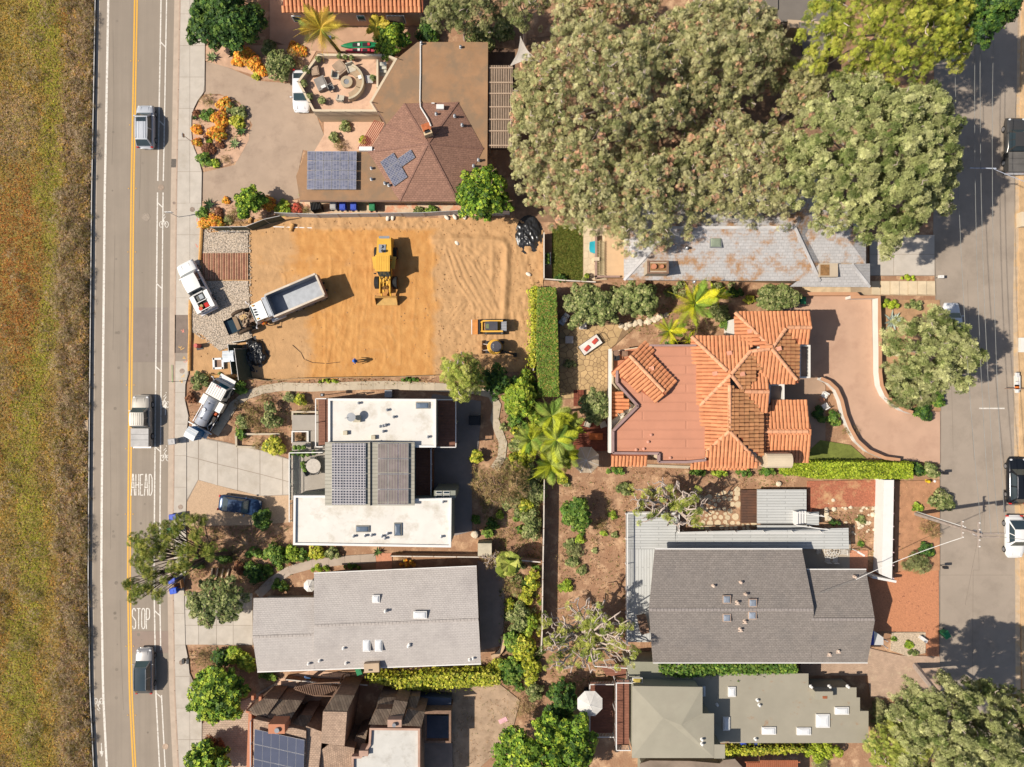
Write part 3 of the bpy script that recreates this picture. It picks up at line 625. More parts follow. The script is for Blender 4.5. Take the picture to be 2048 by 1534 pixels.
def rail(root,pts,z,hh=1.0,m=None,post=1.5,name='railing',bars=0,glass=None):
 m=m or m_whp;W_=PP(pts,z);r=MB()
 for a,b in zip(W_,W_[1:]):r.beam(a+Vector((0,0,hh)),b+Vector((0,0,hh)),.09,.07)
 o=r.build(name,m,root)
 for a,b in zip(W_,W_[1:]):
  L=(b-a).length;n=max(1,round(L/post))
  for i in range(n+1):MB().box(a+(b-a)*i/n,(.09,.09,hh-.04),z0=z).build('post',m,o)
  if bars:
   k=MB();nb=int(L/bars)
   for i in range(nb):k.box(a+(b-a)*(i+.5)/nb,(.035,.035,hh-.1),z0=z+.02)
   kk=k.build('balusters',m,o);kk['kind']='stuff'
  if glass:MB().beam(a+Vector((0,0,hh*.5)),b+Vector((0,0,hh*.5)),.02,hh*.75).build('glass_panel',glass,o)
 return o
m_gl=M('clear_glass',(.5,.6,.58),var=.02,rough=.05,spec=.5)
b_=m_gl.node_tree.nodes['Principled BSDF'];b_.inputs['Transmission Weight'].default_value=.9
def decking(name,m,pitch,ang=0):return rows(m,pitch,4.,.7,jitter=.08,ang=ang)
# ---------------------------------------------------------------- H1 brown-roofed house with terrace
m_brf=M('brown_roofing',A(170,132,98),var=.1,scale=.5,blotch=(A(150,124,98),.3,.45,.6),bump=.01,bscale=20)
m_bsh=M('brown_shingle',A(170,128,108),var=.12,scale=3);rows(m_bsh,.2,.34,.8,jitter=.18)
h=thing('house','brown flat-roofed house with a hipped shingle roof and solar panels above the building lot','house',P(860,250))
OUT1=[(835,84),(976,84),(975,250),(974,400),(915,402),(800,402),(600,402),(592,352),(612,303),(722,302),(747,296),(771,248),(744,204),(797,115)]
Z1=3.2
wall(h,OUT1,Z1,0,Z1-.25,m_stuc,.55);roof(h,[[(x,y,Z1) for x,y in OUT1]],m_brf,.25)
B1=[(808,207),(916,204),(967,297),(916,402.5),(799,402),(736,304),(772,250)];ap=(856,287,5.3)
hr=MB()
for i in range(7):a,b=B1[i],B1[(i+1)%7];hr.add([P(a[0],a[1],Z1+.05),P(b[0],b[1],Z1+.05),P(*ap)],[(2,1,0)])
hr.build('hip_roof',m_bsh,h)
rc=MB()
for i in range(7):
 p,q=P(B1[i][0],B1[i][1],Z1+.07),P(*ap)+Vector((0,0,.02));n=22
 for k in range(n):a=p.lerp(q,k/n);b=p.lerp(q,(k+.95)/n);rc.beam(a,b,.2,.05)
rc.build('ridge_cap',M('ridge_shingle',A(150,112,96),var=.2,scale=4),h)['kind']='stuff'
ch=boxpx(h,'chimney',853,258,3.8,17,22,2.2,M('chimney_stone',A(222,196,158),var=.12,scale=4),rot=20)
boxpx(h,'chimney_cap',852,254,6.03,17,15,.07,M('rust_cap',A(190,108,66),var=.25,scale=3),rot=20,parent=ch);boxpx(h,'flue',854,262,6.0,10,6,.1,m_blk,rot=20,parent=ch)
boxpx(h,'vent_box',880,213,3.6,15,9,.5,m_whp);boxpx(h,'vent_box',866,206,3.4,6,2,.15,m_whp)
for x,y,z in ((909,230,3.9),(924,248,3.8),(957,318,3.5),(947,330,3.6),(742,335,3.2),(742,357,3.2),(872,226,3.9),(769,365,3.3),(777,369,3.3),(921,92,3.2),(842,84,3.3)):vent(h,x,y,z)
def cable(root,pts,r,m,name='conduit'):return MB().tube([P(*p) for p in pts],r,5).build(name,m,root)
cable(h,[(841,86,3.3),(841,140,3.3),(840,200,3.3),(841,214,3.6),(855,237,4.3),(862,252,4.6)],.07,m_whp)
cable(h,[(742,300,3.35),(800,296,3.8),(813,294,4.1),(818,298,4.2)],.05,m_whp);cable(h,[(822,299,4.2),(838,288,4.7),(852,280,5.1)],.04,m_whp)
boxpx(h,'equipment_box',731,297,3.2,26,8,.4,m_whp)
m_pv=pv_mat('pv_blue',(.075,.085,.13),A(190,186,196),.3,.13,0,mort=.16)
m_al=M('aluminium',A(214,212,214),rough=.35,metal=.3)
panels(h,(614.5,302),(99,0),(-1,77),6,4,Z1+.45,m_pv,m_al)
m_pv2=pv_mat('pv_blue_tilted',(.04,.05,.09),A(150,148,160),.28,.2,32,mort=.14,rough=.5);m_pv2.node_tree.nodes['Principled BSDF'].inputs['Specular IOR Level'].default_value=.08
zf1=lambda x,y:Z1+.22+2.05*((x-799)*-98-(y-402)*-63)/((856-799)*-98-(287-402)*-63);panels(h,(760,324),(27,-19),(28,49),2,3,0,m_pv2,M('frame_grey',A(160,158,160)),zf=zf1,gap=.01);panels(h,(794.5,317.6),(27,-19),(9,16),2,1,0,m_pv2,M('frame_grey',(0,0,0)),zf=zf1,gap=.01)
for a,b in ((6,5),(5,4),(12,11),(11,10)):MB().beam(P(*OUT1[a],Z1-.05),P(*OUT1[b],Z1-.05),.16,.14).build('gutter',M('gutter_brown',A(140,110,92),rough=.5),h)
for i in range(7):
 o=i*3.4;MB().beam(P(750+o,240+i*1.2,2.95),P(716+o*1.1,297,2.95),.075,.1).build('sunscreen_slat',M('red_slat',A(176,96,78),var=.15,scale=3),h)
pg=thing('pergola','slatted timber pergola along the east side of the brown-roofed house','pergola',P(1000,212))
m_perg=M('pergola_wood',A(196,170,146),var=.12,scale=3)
for i in range(14):x=979+i*3.45;MB().beam(P(x,131,2.8),P(x+.6,296,2.8),.085,.12).build('slat',m_perg,pg)
for y in (136,165,187,214,239,262,291):MB().beam(P(977,y,2.93),P(1026,y,2.93),.12,.12).build('beam',m_perg,pg)
for x,y in ((979,136),(1024,136),(979,214),(1024,214),(979,291),(1024,291)):MB().box(P(x,y,2.7),(.12,.12,2.7),z0=0).build('post',m_perg,pg)
tr=thing('roof_terrace','cream walled roof terrace with fire pit seating west of the brown-roofed house','terrace',P(690,170))
TO=[(636,107),(773,108),(795,117),(744,204),(755,223),(626,223),(594,163)];ZT=2.4
wall(tr,TO,ZT+.8,0,ZT-.01,m_stuc,.05);wall(tr,TO,ZT+.8,ZT-.02,ZT+.02,m_pinkc,.12,'terrace_floor');parapet(tr,TO,ZT,.24,.8,m_stuc)
for a,b in (((756,122),(756,178)),):MB().beam(P(a[0],a[1],ZT+.4),P(b[0],b[1],ZT+.4),.2,.8).build('screen_wall',m_stuc,tr)
for i in range(5):MB().box(P(766,128+i*7,ZT+.6-i*.2),(.75,.38,.1)).build('stair_tread',M('tread',A(200,196,180)),tr)
pr=MB();[pr.beam(P(x,y,ZT+.8),P(x,y,ZT+1.35),.05,.05) for x,y in TO+[(609,135),(605,184),(616,204),(660,223),(690,223),(722,223),(690,107),(724,107)]];pr.build('lamp_post',m_blk,tr)
for k,(x0,x1) in enumerate(((640,676),(690,712))):window(tr,x0,219,x1,219,.3,2.2,fm=m_stuc)
# ---------------------------------------------------------------- H0 tile house at the top edge
h=thing('house','pink stucco house with clay tile roof cut off by the top edge of the photo','house',P(706,-40));Z=4.2
wall(h,[(566,24),(846,24),(846,-230),(566,-230)],Z,0,Z-.15,M('pink_stucco',A(214,176,146),var=.05),.6);acc=[]
tiled(h,[([(566,24,Z),(846,24,Z),(846,-110,6.2),(566,-110,6.2)],(0,1),m_tile),([(566,-110,6.2),(846,-110,6.2),(846,-230,Z),(566,-230,Z)],(0,-1),m_tile)],acc,px=.42,lg=.6)
emit(h,acc,mesh=lambda m:tile_mesh(m=m));ridge(h,[((566,-110,6.2),(846,-110,6.2))])
window(h,725,61.5,741,61.5,2.2,3.3);window(h,782,61.5,817,61.5,1.6,3.3);window(h,600,61.5,618,61.5,2.0,3.2)
# ---------------------------------------------------------------- H2 white modern house
m_wroof=M('white_membrane',A(236,230,220),var=.05,scale=.6,blotch=(A(196,184,164),.5,.5,.74),rough=.7)
m_seam=M('standing_seam',A(178,172,156),var=.06,scale=1,rough=.55);rows(m_seam,.38,8,.82)
m_sage=M('sage_siding',A(150,152,138),var=.06);m_ddeck=decking('d',M('dark_deck',A(150,104,84),var=.12,scale=2),.17)
h=thing('house','white modern house of stepped flat roofs carrying two solar arrays south of the lot','house',P(740,940))
U=[(656,797),(872,798),(872,895),(656,895)];ZU=6.0
wall(h,U,ZU+.25,0,ZU,m_sage,.12);wall(h,U,ZU+.25,ZU-.02,ZU+.02,m_wroof,.1,'roof');parapet(h,U,ZU,.22,.25,m_whp)
L_=[(587,991),(650,991),(740,1000),(903,996),(902,1095),(586,1090)];ZL=6.0
wall(h,L_,ZL+.25,0,ZL,m_sage,.12);wall(h,L_,ZL+.25,ZL-.02,ZL+.02,m_wroof,.1,'roof');parapet(h,L_,ZL,.22,.25,m_whp)
MID=[(650,884),(829,885),(829,1012),(650,1010)];ZM=6.7
wall(h,MID,ZM,0,ZM-.2,m_sage,.35)
rf=MB();
for a,b,za,zb in ((650,741.5,ZM,ZM+.25),(741.5,829,ZM+.25,ZM)):rf.slab([P(a,884.5,za),P(b,884.5,zb),P(b,1011,zb),P(a,1011,za)],.18)
rf.build('roof',m_seam,h);cable(h,[(741.5,884,ZM+.3),(741.5,1011,ZM+.3)],.07,m_blk,'ridge_vent')
m_pvA=pv_mat('pv_black_cells',(.05,.052,.066),A(192,186,186),.30,.27,0,mort=.34,jit=0);m_pvB=pv_mat('pv_rose',(.16,.12,.125),A(186,182,158),.16,3.,0,mort=.22,jit=.12)
panels(h,(663.5,886),(68,0),(0,124),3,4,ZM+.5,m_pvA,m_al,zf=lambda x,y:ZM+.25+.22*(x-650)/91);panels(h,(755.5,886.5),(62,0),(-.5,123),3,4,ZM+.5,m_pvB,m_al,zf=lambda x,y:ZM+.47-.22*(x-741)/91)
wall(h,[(636,797),(656,797),(656,892),(636,892)],3.6,0,3.55,m_sage,.02,'balcony_base');wall(h,[(637,798),(656,798),(656,891),(637,891)],3.6,3.55,3.6,m_ddeck,0,'decking');rail(h,[(657,797),(636,797),(636,892),(650,892)],3.6,.9,m_whp,2.2)
wall(h,[(874,799),(913,799),(913,893),(874,893)],3.2,2.9,3.2,m_ddeck,0,'decking');rail(h,[(874,799),(913,799),(913,893),(876,893)],3.2,.9,m_whp,2.4)
for x,y in ((911,801),(911,846),(911,891)):MB().box(P(x,y,3),(.16,.16,2.9),z0=0).build('deck_post',m_sage,h)
wall(h,[(829,896),(862,896),(862,992),(829,992)],3.2,0,3.2,m_ddeck,0,'decking');rail(h,[(864,896),(864,992)],3.2,.9,m_al,2.0,glass=m_gl)
sk0=MB().prism(PP([(868,981),(911,981),(911,997),(868,997)],5.2),0,5.2).build('bay',m_sage,h)
for i in range(2):
 for j in range(2):
  xx=878+i*15;yy=985+j*7.5;MB().box(P(xx,yy,5.25),(.66,.3,.05)).build('window',m_whp,h);MB().box(P(xx,yy,5.29),(.56,.2,.03)).build('pane',m_glass,h)
for x in (893,925,958):window(h,892,x+78,892,x+96,3.2,5.2,fm=m_whp)
window(h,852,1000,852,1000.5,3,4)
for x,y,sx,sy in ((845,811,27,13),(725,1058,27,13),(795.5,1059,15,26)):skylight(h,x,y,ZL,sx,sy,m=M('skylight_glass',(.1,.13,.17),rough=.1,spec=.6),fm=M('curb_grey',A(150,146,136)))
ac=boxpx(h,'roof_hatch',713,838,ZU,14,13,.5,M('tan_box',A(206,194,168)))
dsh=MB();p=P(703,834,ZU+1.0);dsh.lathe((p.x,p.y,p.z),[(.05,0),(.3,.06),(.46,.18)],14);dsh.tube([(p.x,p.y,ZU),(p.x,p.y,p.z)],.03);dsh.tube([(p.x,p.y,p.z),(p.x-.6,p.y-.1,p.z+.4)],.025);dsh.build('satellite_dish',m_metal,h)
for x,y in ((690,866),(746,875)):boxpx(h,'vent_box',x,y,ZU,8,8,.4,M('tan_box',(0,0,0)))
for x,y in ((717,806),(774,820),(787,834),(760,853),(766,852),(771,850),(766,863),(856,874)):vent(h,x,y,ZU)
for x,y in ((707,1073),(730,1072),(743,1071),(764,1073),(775,1068),(770,1077),(883,1074),(886,1004)):vent(h,x,y,ZL)
tb=thing('front_terrace','grey raised terrace with glass railing in front of the white modern house','terrace',P(618,950))
wall(tb,[(584,903),(650,897),(650,1000),(584,1000)],2.2,0,2.2,M('grey_tile',A(178,168,156),var=.06,scale=1),0,'slab');rail(tb,[(650,903),(584,904),(584,1040)],2.2,.95,m_whp,1.7,glass=m_gl)
wall(tb,[(607,904),(608.2,904),(608.2,985),(607,985)],2.2,2.19,2.22,m_blk,0,'floor_strip')
wall(tb,[(584,830),(640,830),(640,862),(584,862)],1.2,0,1.2,M('grey_tile',(0,0,0)),0,'landing');wall(tb,[(584,884),(622,884),(622,904),(584,904)],1.6,0,1.6,M('grey_tile',(0,0,0)),0,'landing');wall(tb,[(612,862),(652,862),(652,904),(612,904)],1.3,0,1.3,M('grey_tile',(0,0,0)),0,'landing')
parapet(tb,[(583,822),(636,822),(636,840),(583,840)],.6,.2,.15,m_path,'planter_wall');parapet(tb,[(583,862),(617,862),(617,886),(583,886)],1.0,.12,.5,m_whp,'planter_frame')
# ---------------------------------------------------------------- H3 grey gabled house
m_gsh=M('grey_shingle',A(206,197,190),var=.05,scale=2.5,blotch=(A(192,183,177),.4,.5,.7));rows(m_gsh,.19,.36,.93,jitter=.06,ang=2.3)
h=thing('house','long low house with pale grey shingle gable roof and four white skylights','house',P(735,1240))
ze,zg=2.8,4.2
wall(h,[(510,1198),(630,1197),(630,1149),(952,1134),(961,1325),(516,1341)],ze,0,ze-.05,m_stuc,.5)
roof(h,[[(628,1146,ze),(953,1132,ze),(957,1239,zg),(628,1252,zg)],[(628,1252,zg),(957,1239,zg),(962,1327,ze),(626,1338.5,ze)],[(507,1196,2.85),(629,1195,2.85),(629,1270,3.75),(505,1274,3.75)],[(505,1274,3.75),(629,1270,3.75),(629,1338.6,2.83),(515,1343,2.83)]],m_gsh,.16)
rg=MB();n=46
for k in range(n):a=P(629+328*k/n,1252-13*k/n,zg+.02);b=P(629+328*(k+.93)/n,1252-13*(k+.93)/n,zg+.02);rg.beam(a,b,.26,.06)
for k in range(17):a=P(505+124*k/17,1274-4*k/17,3.77);b=P(505+124*(k+.93)/17,1274-4*(k+.93)/17,3.77);rg.beam(a,b,.26,.06)
rg.build('ridge_cap',M('ridge_grey',A(190,180,172),var=.12,scale=4),h)['kind']='stuff'
for x,y,sx,sy,z in ((752,1198,15,16,3.55),(840,1230,27,15,4.1),(733,1291,15,25,3.5),(757,1291,15,25,3.5)):skylight(h,x,y,z,sx,sy)
boxpx(h,'chimney',743,1336,1.5,30,18,2.1,M('tan_stucco',A(206,180,150),var=.08),rot=3);boxpx(h,'flue',741,1340,3.6,8,3,.03,m_blk)
for x,y,z in ((770,1224,4.1),(686,1298,3.5),(818,1290,3.5),(816,1294,3.5),(616,1329,3.1),(638,1323,3.1),(691,1328,3.0),(939,1321,3.0),(946,1318,3.0)):vent(h,x,y,z,m_whp,.3)
MB().beam(P(628,1146,ze-.05),P(953,1132,ze-.05),.12,.12).build('gutter',m_whp,h);MB().beam(P(515,1343.5,ze-.05),P(962,1327.5,ze-.05),.12,.12).build('gutter',m_whp,h);
# ---------------------------------------------------------------- H4 timber and shingle house at the bottom edge
m_tsh=M('tan_shingle',A(198,168,144),var=.14,scale=2);rows(m_tsh,.22,.3,.72,jitter=.2)
m_tsh2=M('tan_shingle_turned',A(190,160,136),var=.14,scale=2);rows(m_tsh2,.22,.3,.72,jitter=.2,axis='X')
m_wfl=M('pale_membrane',A(216,212,204),var=.05,scale=.8,blotch=(A(190,184,174),.6,.52,.7))
h=thing('house','rambling brown shingle and timber house with solar heaters at the bottom edge','house',P(660,1500))
def mono(root,poly,m,wm=None,z0=0,ins=.05,name='roof'):
 pts=[P(*p) for p in poly];n=len(pts);mb=MB()
 if sum(a.x*b.y-b.x*a.y for a,b in zip(pts,pts[1:]+pts[:1]))<0:pts.reverse()
 mb.slab(pts,.1);o=mb.build(name,m,root);c=sum(pts,Vector())/n;q=[p+(c-p).normalized()*ins-Vector((0,0,.1)) for p in pts]
 MB().add([(p.x,p.y,z0) for p in q]+[tuple(p) for p in q],[tuple(range(n,2*n))]+[(i,(i+1)%n,n+(i+1)%n,n+i) for i in range(n)]).build('wall',wm or m_brown,root);return o
mono(h,[(507,1438,5.4),(605,1460,5.4),(612,1462,5.4),(612,1620,3.6),(505,1600,3.6)],m_tsh);mono(h,[(612,1452,5.0),(645,1464,5.0),(642,1500,4.7),(628,1620,3.8),(613,1620,3.8)],m_tsh)
m_hp=M('heater_glass',A(96,100,118),var=.08,rough=.12,spec=.6,scale=.5)
panels(h,(509,1458),(100,22),(-2,90),6,3,0,m_hp,m_al,zf=lambda x,y:5.72-1.55*max(0,(y-1458)/140),gap=.02)
mono(h,[(492,1423,4.3),(528,1397,3.4),(557,1399,3.6),(533,1432,4.6),(512,1432,4.5)],m_weath);mono(h,[(557,1399,3.2),(576,1400,3.2),(550,1440,4.6),(530,1432,4.5)],m_weath)
mono(h,[(576,1399,3.4),(605,1401,3.4),(574,1449,5.4),(538,1449,5.4)],m_weath)
mono(h,[(600,1430,3.6),(625,1432,3.6),(612,1458,4.8),(578,1452,4.8)],m_weath)
cb=boxpx(h,'chimney',553,1458,4.6,33,19,1.9,m_terra);p=P(555,1459,6.5);MB().cyl((p.x,p.y,6.4),.25,.35,14).build('flue',m_metal,cb)
wall(h,[(497,1424),(503,1424),(503,1560),(492,1560)],4.3,0,4.3,m_terra,0);wall(h,[(492,1421),(530,1430),(530,1434),(492,1425)],4.3,2.5,4.35,m_terra,0)
rail(h,[(505,1438),(505,1530)],4.3,.6,m_al,2.2)
mono(h,[(646,1423,6.6),(694,1424,6.6),(689,1492,5.0),(642,1486,5.0)],m_tsh);mono(h,[(646,1422.5,6.5),(670,1389,4.8),(709,1391,4.8),(694,1423.5,6.5)],m_weath)
mono(h,[(634,1506,4.4),(660,1488,4.9),(709,1496,4.6),(700,1560,3.5),(634,1560,3.5)],m_tsh2)
mono(h,[(700,1505,3.4),(712,1470,3.2),(735,1460,3.2),(728,1500,3.4)],m_weath)
W4=[(703,1513),(720,1513),(737,1490),(739,1456),(840,1457),(840,1600),(703,1600)]
wall(h,W4,5.0,0,5.0,m_tsh2,.1);wall(h,W4,5.3,4.98,5.02,m_wfl,.1,'roof');parapet(h,W4,5.0,.22,.3,M('rose_trim',A(196,160,140)))
mono(h,[(737,1449,6.2),(752,1418,5.0),(783,1418,5.0),(776,1450,6.2)],m_weath);mono(h,[(776,1447,6.2),(789,1400,4.6),(815,1404,4.6),(803,1449,6.2)],m_weath);mono(h,[(803,1451,6.0),(815,1418,4.8),(850,1424,4.8),(843,1453,6.0)],m_weath);mono(h,[(757,1395,3.0),(840,1393,3.0),(832,1418,4.4),(752,1418,4.4)],m_weath)
cb=boxpx(h,'chimney',789,1447,5,28,15,1.5,M('rose_trim',(0,0,0)));p=P(789,1448,6.5);MB().cyl((p.x,p.y,6.4),.2,.4,14).build('flue',m_metal,cb)
boxpx(h,'chimney',727,1507,4,18,11,1.5,M('rose_trim',(0,0,0)))
wall(h,[(850,1421),(902,1421),(902,1428),(850,1428)],2.8,0,2.8,m_brown,0);wall(h,[(850,1430),(898,1432),(898,1484),(850,1484)],1.2,0,1.2,M('navy_deck',A(92,98,112)),0,'decking');parapet(h,[(848,1424),(902,1424),(902,1486),(848,1486)],2.4,.22,.3,m_brown,'court_wall')
wall(h,[(840,1393),(902,1396),(902,1418),(838,1418)],1.5,0,1.5,M('navy_deck',(0,0,0)),0,'decking');wall(h,[(845,1486),(905,1486),(905,1600),(845,1600)],.3,0,.3,M('dark_paving',(0,0,0)),0,'decking')
for x,y in ((505,1396),(520,1398)):boxpx(h,'post_cap',x,y,2.5,5,9,.6,m_terra)
pg=thing('pergola','brown timber pergola between the grey gabled house and the timber house','pergola',P(635,1378))
for i in range(24):
 f=i/23;MB().beam(P(592+f*82,1373-4*math.sin(f*3.1),2.6),P(588+f*82,1376+14*math.sin(f*2.9)+1,2.6),.07,.12).build('slat',m_brown,pg)
for q in ([(590,1374),(632,1366),(680,1364)],[(590,1378),(630,1391),(668,1392)]):
 for a,b in zip(q,q[1:]):MB().beam(P(*a,2.5),P(*b,2.5),.1,.14).build('beam',m_brown,pg)
for x,y in ((592,1375),(632,1389),(668,1390),(678,1366)):MB().box(P(x,y,2.4),(.12,.12,2.45),z0=0).build('post',m_brown,pg)
# ---------------------------------------------------------------- H5 house under the big pine
m_psh=M('pale_shingle',A(204,200,198),var=.07,scale=2,blotch=(A(192,150,112),.6,.49,.62));rows(m_psh,.3,.5,.9,jitter=.1)
h=thing('house','pale shingle house littered with brown needles under the big pine','house',P(1480,520));ze=3.2;zp=5.2
OUT5=[(1248,560),(1248,330),(1640,330),(1640,420),(1732,420),(1732,527),(1740,572),(1580,572),(1580,563)]
wall(h,[(1252,556),(1252,335),(1640,335),(1730,425),(1730,565),(1590,568)],ze,0,ze-.1,M('tan_stucco',(0,0,0)),.5)
roof(h,[[(1248,560,ze),(1640,562,ze),(1590,455,zp),(1345,455,zp)],[(1248,560,ze),(1345,455,zp),(1248,340,ze)],[(1248,340,ze),(1345,455,zp),(1590,455,zp),(1640,340,ze)],[(1640,562,ze),(1640,340,ze),(1590,455,zp)],[(1590,526,ze),(1732,527,ze),(1690,470,4.4),(1590,470,4.4)],[(1590,420,ze),(1732,420,ze),(1690,470,4.4),(1590,470,4.4)],[(1732,527,ze),(1732,420,ze),(1690,470,4.4)]],m_psh,.16)
m_psh2=M('clean_shingle',A(200,196,194),var=.06,scale=2);rows(m_psh2,.3,.5,.9,jitter=.1)
roof(h,[[(1580,573,2.9),(1740,574,2.9),(1704,528,3.6),(1640,528,3.6)],[(1740,574,2.9),(1740,527,2.9),(1704,528,3.6)]],m_psh2,.14)
rg=MB()
for a,b in (((1248,560,ze),(1345,455,zp)),((1345,455,zp),(1590,455,zp)),((1640,562,ze),(1590,455,zp)),((1740,574,2.9),(1704,528,3.6))):rg.beam(P(a[0],a[1],a[2]+.03),P(b[0],b[1],b[2]+.03),.28,.06)
rg.build('ridge_cap',M('ridge_pale',A(214,210,208)),h)['kind']='stuff'
cm=M('chimney_tan',A(200,182,158),var=.08);cb=boxpx(h,'chimney',1316,534,3.2,44,26,2.0,cm)
boxpx(h,'flue_tray',1317,534,5.2,33,15,.02,M('rust_tray',A(150,112,72),var=.3,scale=4),parent=cb)
for s_,a in ((-1,0),(1,0)):boxpx(h,'cap_edge',1316+s_*19.5,534,5.2,4,26,.12,m_brown,parent=cb);boxpx(h,'cap_edge',1316,534+s_*11.5,5.2,35,3,.12,m_brown,parent=cb)
for x,r_ in ((1308,5),(1324,3.5)):p=P(x,533,5.4);MB().cyl((p.x,p.y,5.2),r_/S,.3,14).build('chimney_pot',m_terra,cb)
boxpx(h,'chimney',1658,540,2.2,36,27,1.6,cm);boxpx(h,'chimney_well',1650,540,3.8,18,22,.03,M('rust_tray',(0,0,0)))
skylight(h,1432,485,4.6,24,20,m=M('mossy_glass',A(150,160,140),rough=.2),fm=m_metal);vent(h,1375,495,4.6);vent(h,1349,490,4.4);vent(h,1390,563,3.1)
tb=thing('tiled_terrace','salmon terrace with lattice edge west of the pale shingle house','terrace',P(1228,510))
wall(tb,[(1210,465),(1248,440),(1248,556),(1210,556)],.5,0,.5,M('salmon_tile',A(226,190,150),var=.05,scale=1.5),0,'slab')
for a,b,c,d in ((1191,470,1194,557),(1191,551,1240,555)):MB().prism(PP([(a,b),(c,b),(c,d),(a,d)],.8),0,.85).build('low_wall',M('mauve_timber',A(176,146,132),var=.12,scale=2),tb)
lat=MB()
for i in range(14):
 y=482+i*5.2
 for (ax,ay,bx,by) in ((1195,y,1203,y+5),(1203,y+5,1210,y),(1195,y+3,1202,y-2),(1203,y+1,1210,y+6)):lat.beam(P(ax,ay,.75),P(bx,by,.75),.06,.05)
lat.build('lattice',M('lattice_cream',A(226,206,160)),tb);MB().box(P(1194,518,1.0),(.55,.4,1.05),z0=0).build('gate_pier',m_stuc,tb)
# ---------------------------------------------------------------- H6 terracotta villa
m_trf=M('red_membrane',A(212,148,118),var=.05,scale=.5,blotch=(A(160,142,116),.4,.64,.7));rows(m_trf,.95,9,.93)
h=thing('house','villa with red flat roof and orange barrel tile hips in the middle right','house',P(1420,800));acc=[]
F6=[(1290,690),(1394,690),(1412,810),(1412,918),(1372,924),(1318,924),(1318,907),(1226,906),(1226,862),(1276,812),(1234,766),(1234,741)];Z=5.6
wall(h,F6,Z+.2,0,Z,m_stuc,.15);wall(h,F6,Z+.2,Z-.02,Z+.02,m_trf,.05,'roof')
pm=M('mauve_coping',A(166,136,130));pl=PP([(1412,920),(1372,924),(1318,924),(1318,907),(1226,906),(1226,862),(1276,812),(1234,766),(1234,741)],Z+.3)
mb=MB();[mb.beam(a-Vector((0,0,.15)),b-Vector((0,0,.15)),.24,.5) for a,b in zip(pl,pl[1:])];mb.beam(P(1290,691,Z+.1),P(1392,691,Z+.1),.2,.3);mb.build('parapet',pm,h)
ZMAP=lambda z:5.55+(z-5.6)*.58 if z>5.5 else (4.2+(z-4.2)*.65 if z>4.1 else z)
tiled(h,[([(1259,711,7.2),(1333,788,7.2),(1313,803,6.4),(1222,744,5.6)],(-1,.95),m_tile),([(1259,711,7.2),(1333,788,7.2),(1349,767,6.4),(1290,683,5.9)],(1,-.95),m_tile)],acc)
rdg=[((1259,711,7.25),(1333,788,7.25))];Ze=5.6
a1,a2,a3=(1462,749,8.0),(1543,697,7.6),(1459,862,7.6)
tiled(h,[([(1383,673,Ze),(1510,673,6.6),(1500,703,7.2),a1],(0,-1),m_tile),([(1383,673,Ze),a1,(1400,811,Ze+.1),(1394,811,Ze)],(-1,0),m_tile),([(1400,811,Ze),a1,(1459,770,7.9),a3,(1412,905,Ze)],(-1,0),m_tile),([a1,(1500,703,7.2),(1520,735,6.6),(1490,785,6.8)],(1,0),m_tile2),([(1459,770,7.9),(1488,783,6.7),(1524,825,Ze),(1524,915,Ze),a3],(1,0),m_tile2),([a3,(1521,931,Ze),(1414,934,Ze),(1412,900,Ze+.1)],(0,1),m_tile),([(1488,783,6.75),(1539,784,6.5),(1534,824,Ze+.1),(1510,822,5.7)],(0,1),m_tile),([(1480,780,6.9),(1539,783,6.5),(1534,745,Ze+.2),(1520,744,5.9)],(0,-1),m_tile),([(1470,625,Ze),(1617,625,Ze),(1622,655,6.5),(1573,655,6.8),a2],(0,-1),m_tile),([(1470,625,Ze),a2,(1500,690,6.9),(1470,672,Ze)],(-1,0),m_tile),([(1622,655,6.55),(1573,655,6.8),(1597,687,Ze+.2),(1617,687,Ze+.2)],(0,1),m_tile),([a2,(1573,656,6.8),(1597,690,Ze),(1597,765,Ze)],(1,0),m_tile2),([a2,(1598,766,Ze),(1534,766,Ze),(1520,735,6.4),(1500,704,7.2)],(0,1),m_tile),([(1546,801,4.2),(1613,801,4.2),(1623,863,5.2),(1524,863,5.2),(1524,822,4.6)],(0,-1),m_tile),([(1524,863,5.2),(1623,863,5.2),(1618,922,4.2),(1524,924,4.2)],(0,1),m_tile)],acc)
tiled(h,[([(1222,909,3.4),(1295,909,3.4),(1294,931,2.9),(1223,931,2.9)],(0,1),m_tile),([(1396,906,3.4),(1414,906,3.4),(1416,937,2.9),(1380,937,2.9)],(0,1),m_tile),([(1416,930,5.4),(1496,930,5.4),(1495,938,5.0),(1417,938,5.0)],(0,1),m_tile),([(1224,786,3.2),(1242,786,3.2),(1262,812,3.4),(1224,840,3.0)],(-1,0),m_tile)],acc)
emit(h,acc,mesh=lambda m:tile_mesh(m=m))
ridge(h,rdg+[((1383,673,Ze),a1),((1400,811,Ze),a1),(a1,(1500,703,7.25)),((1500,703,7.25),a2),(a1,(1488,783,6.8)),((1488,783,6.8),(1539,784,6.55)),((1459,770,7.95),a3),(a3,(1521,931,Ze)),(a3,(1413,902,Ze)),((1470,625,Ze),a2),(a2,(1573,655,6.85)),((1573,655,6.85),(1622,655,6.6)),(a2,(1598,766,Ze)),((1530,863,5.25),(1623,863,5.25))])
ZMAP=None
for q,z in (([(1388,678),(1505,678),(1518,822),(1518,928),(1416,930),(1404,812)],5.3),([(1474,630),(1614,630),(1614,684),(1594,690),(1594,760),(1530,760),(1474,690)],5.3),([(1524,806),(1610,806),(1614,918),(1524,918)],4.0)):wall(h,q,z,0,z,m_wh,.25)
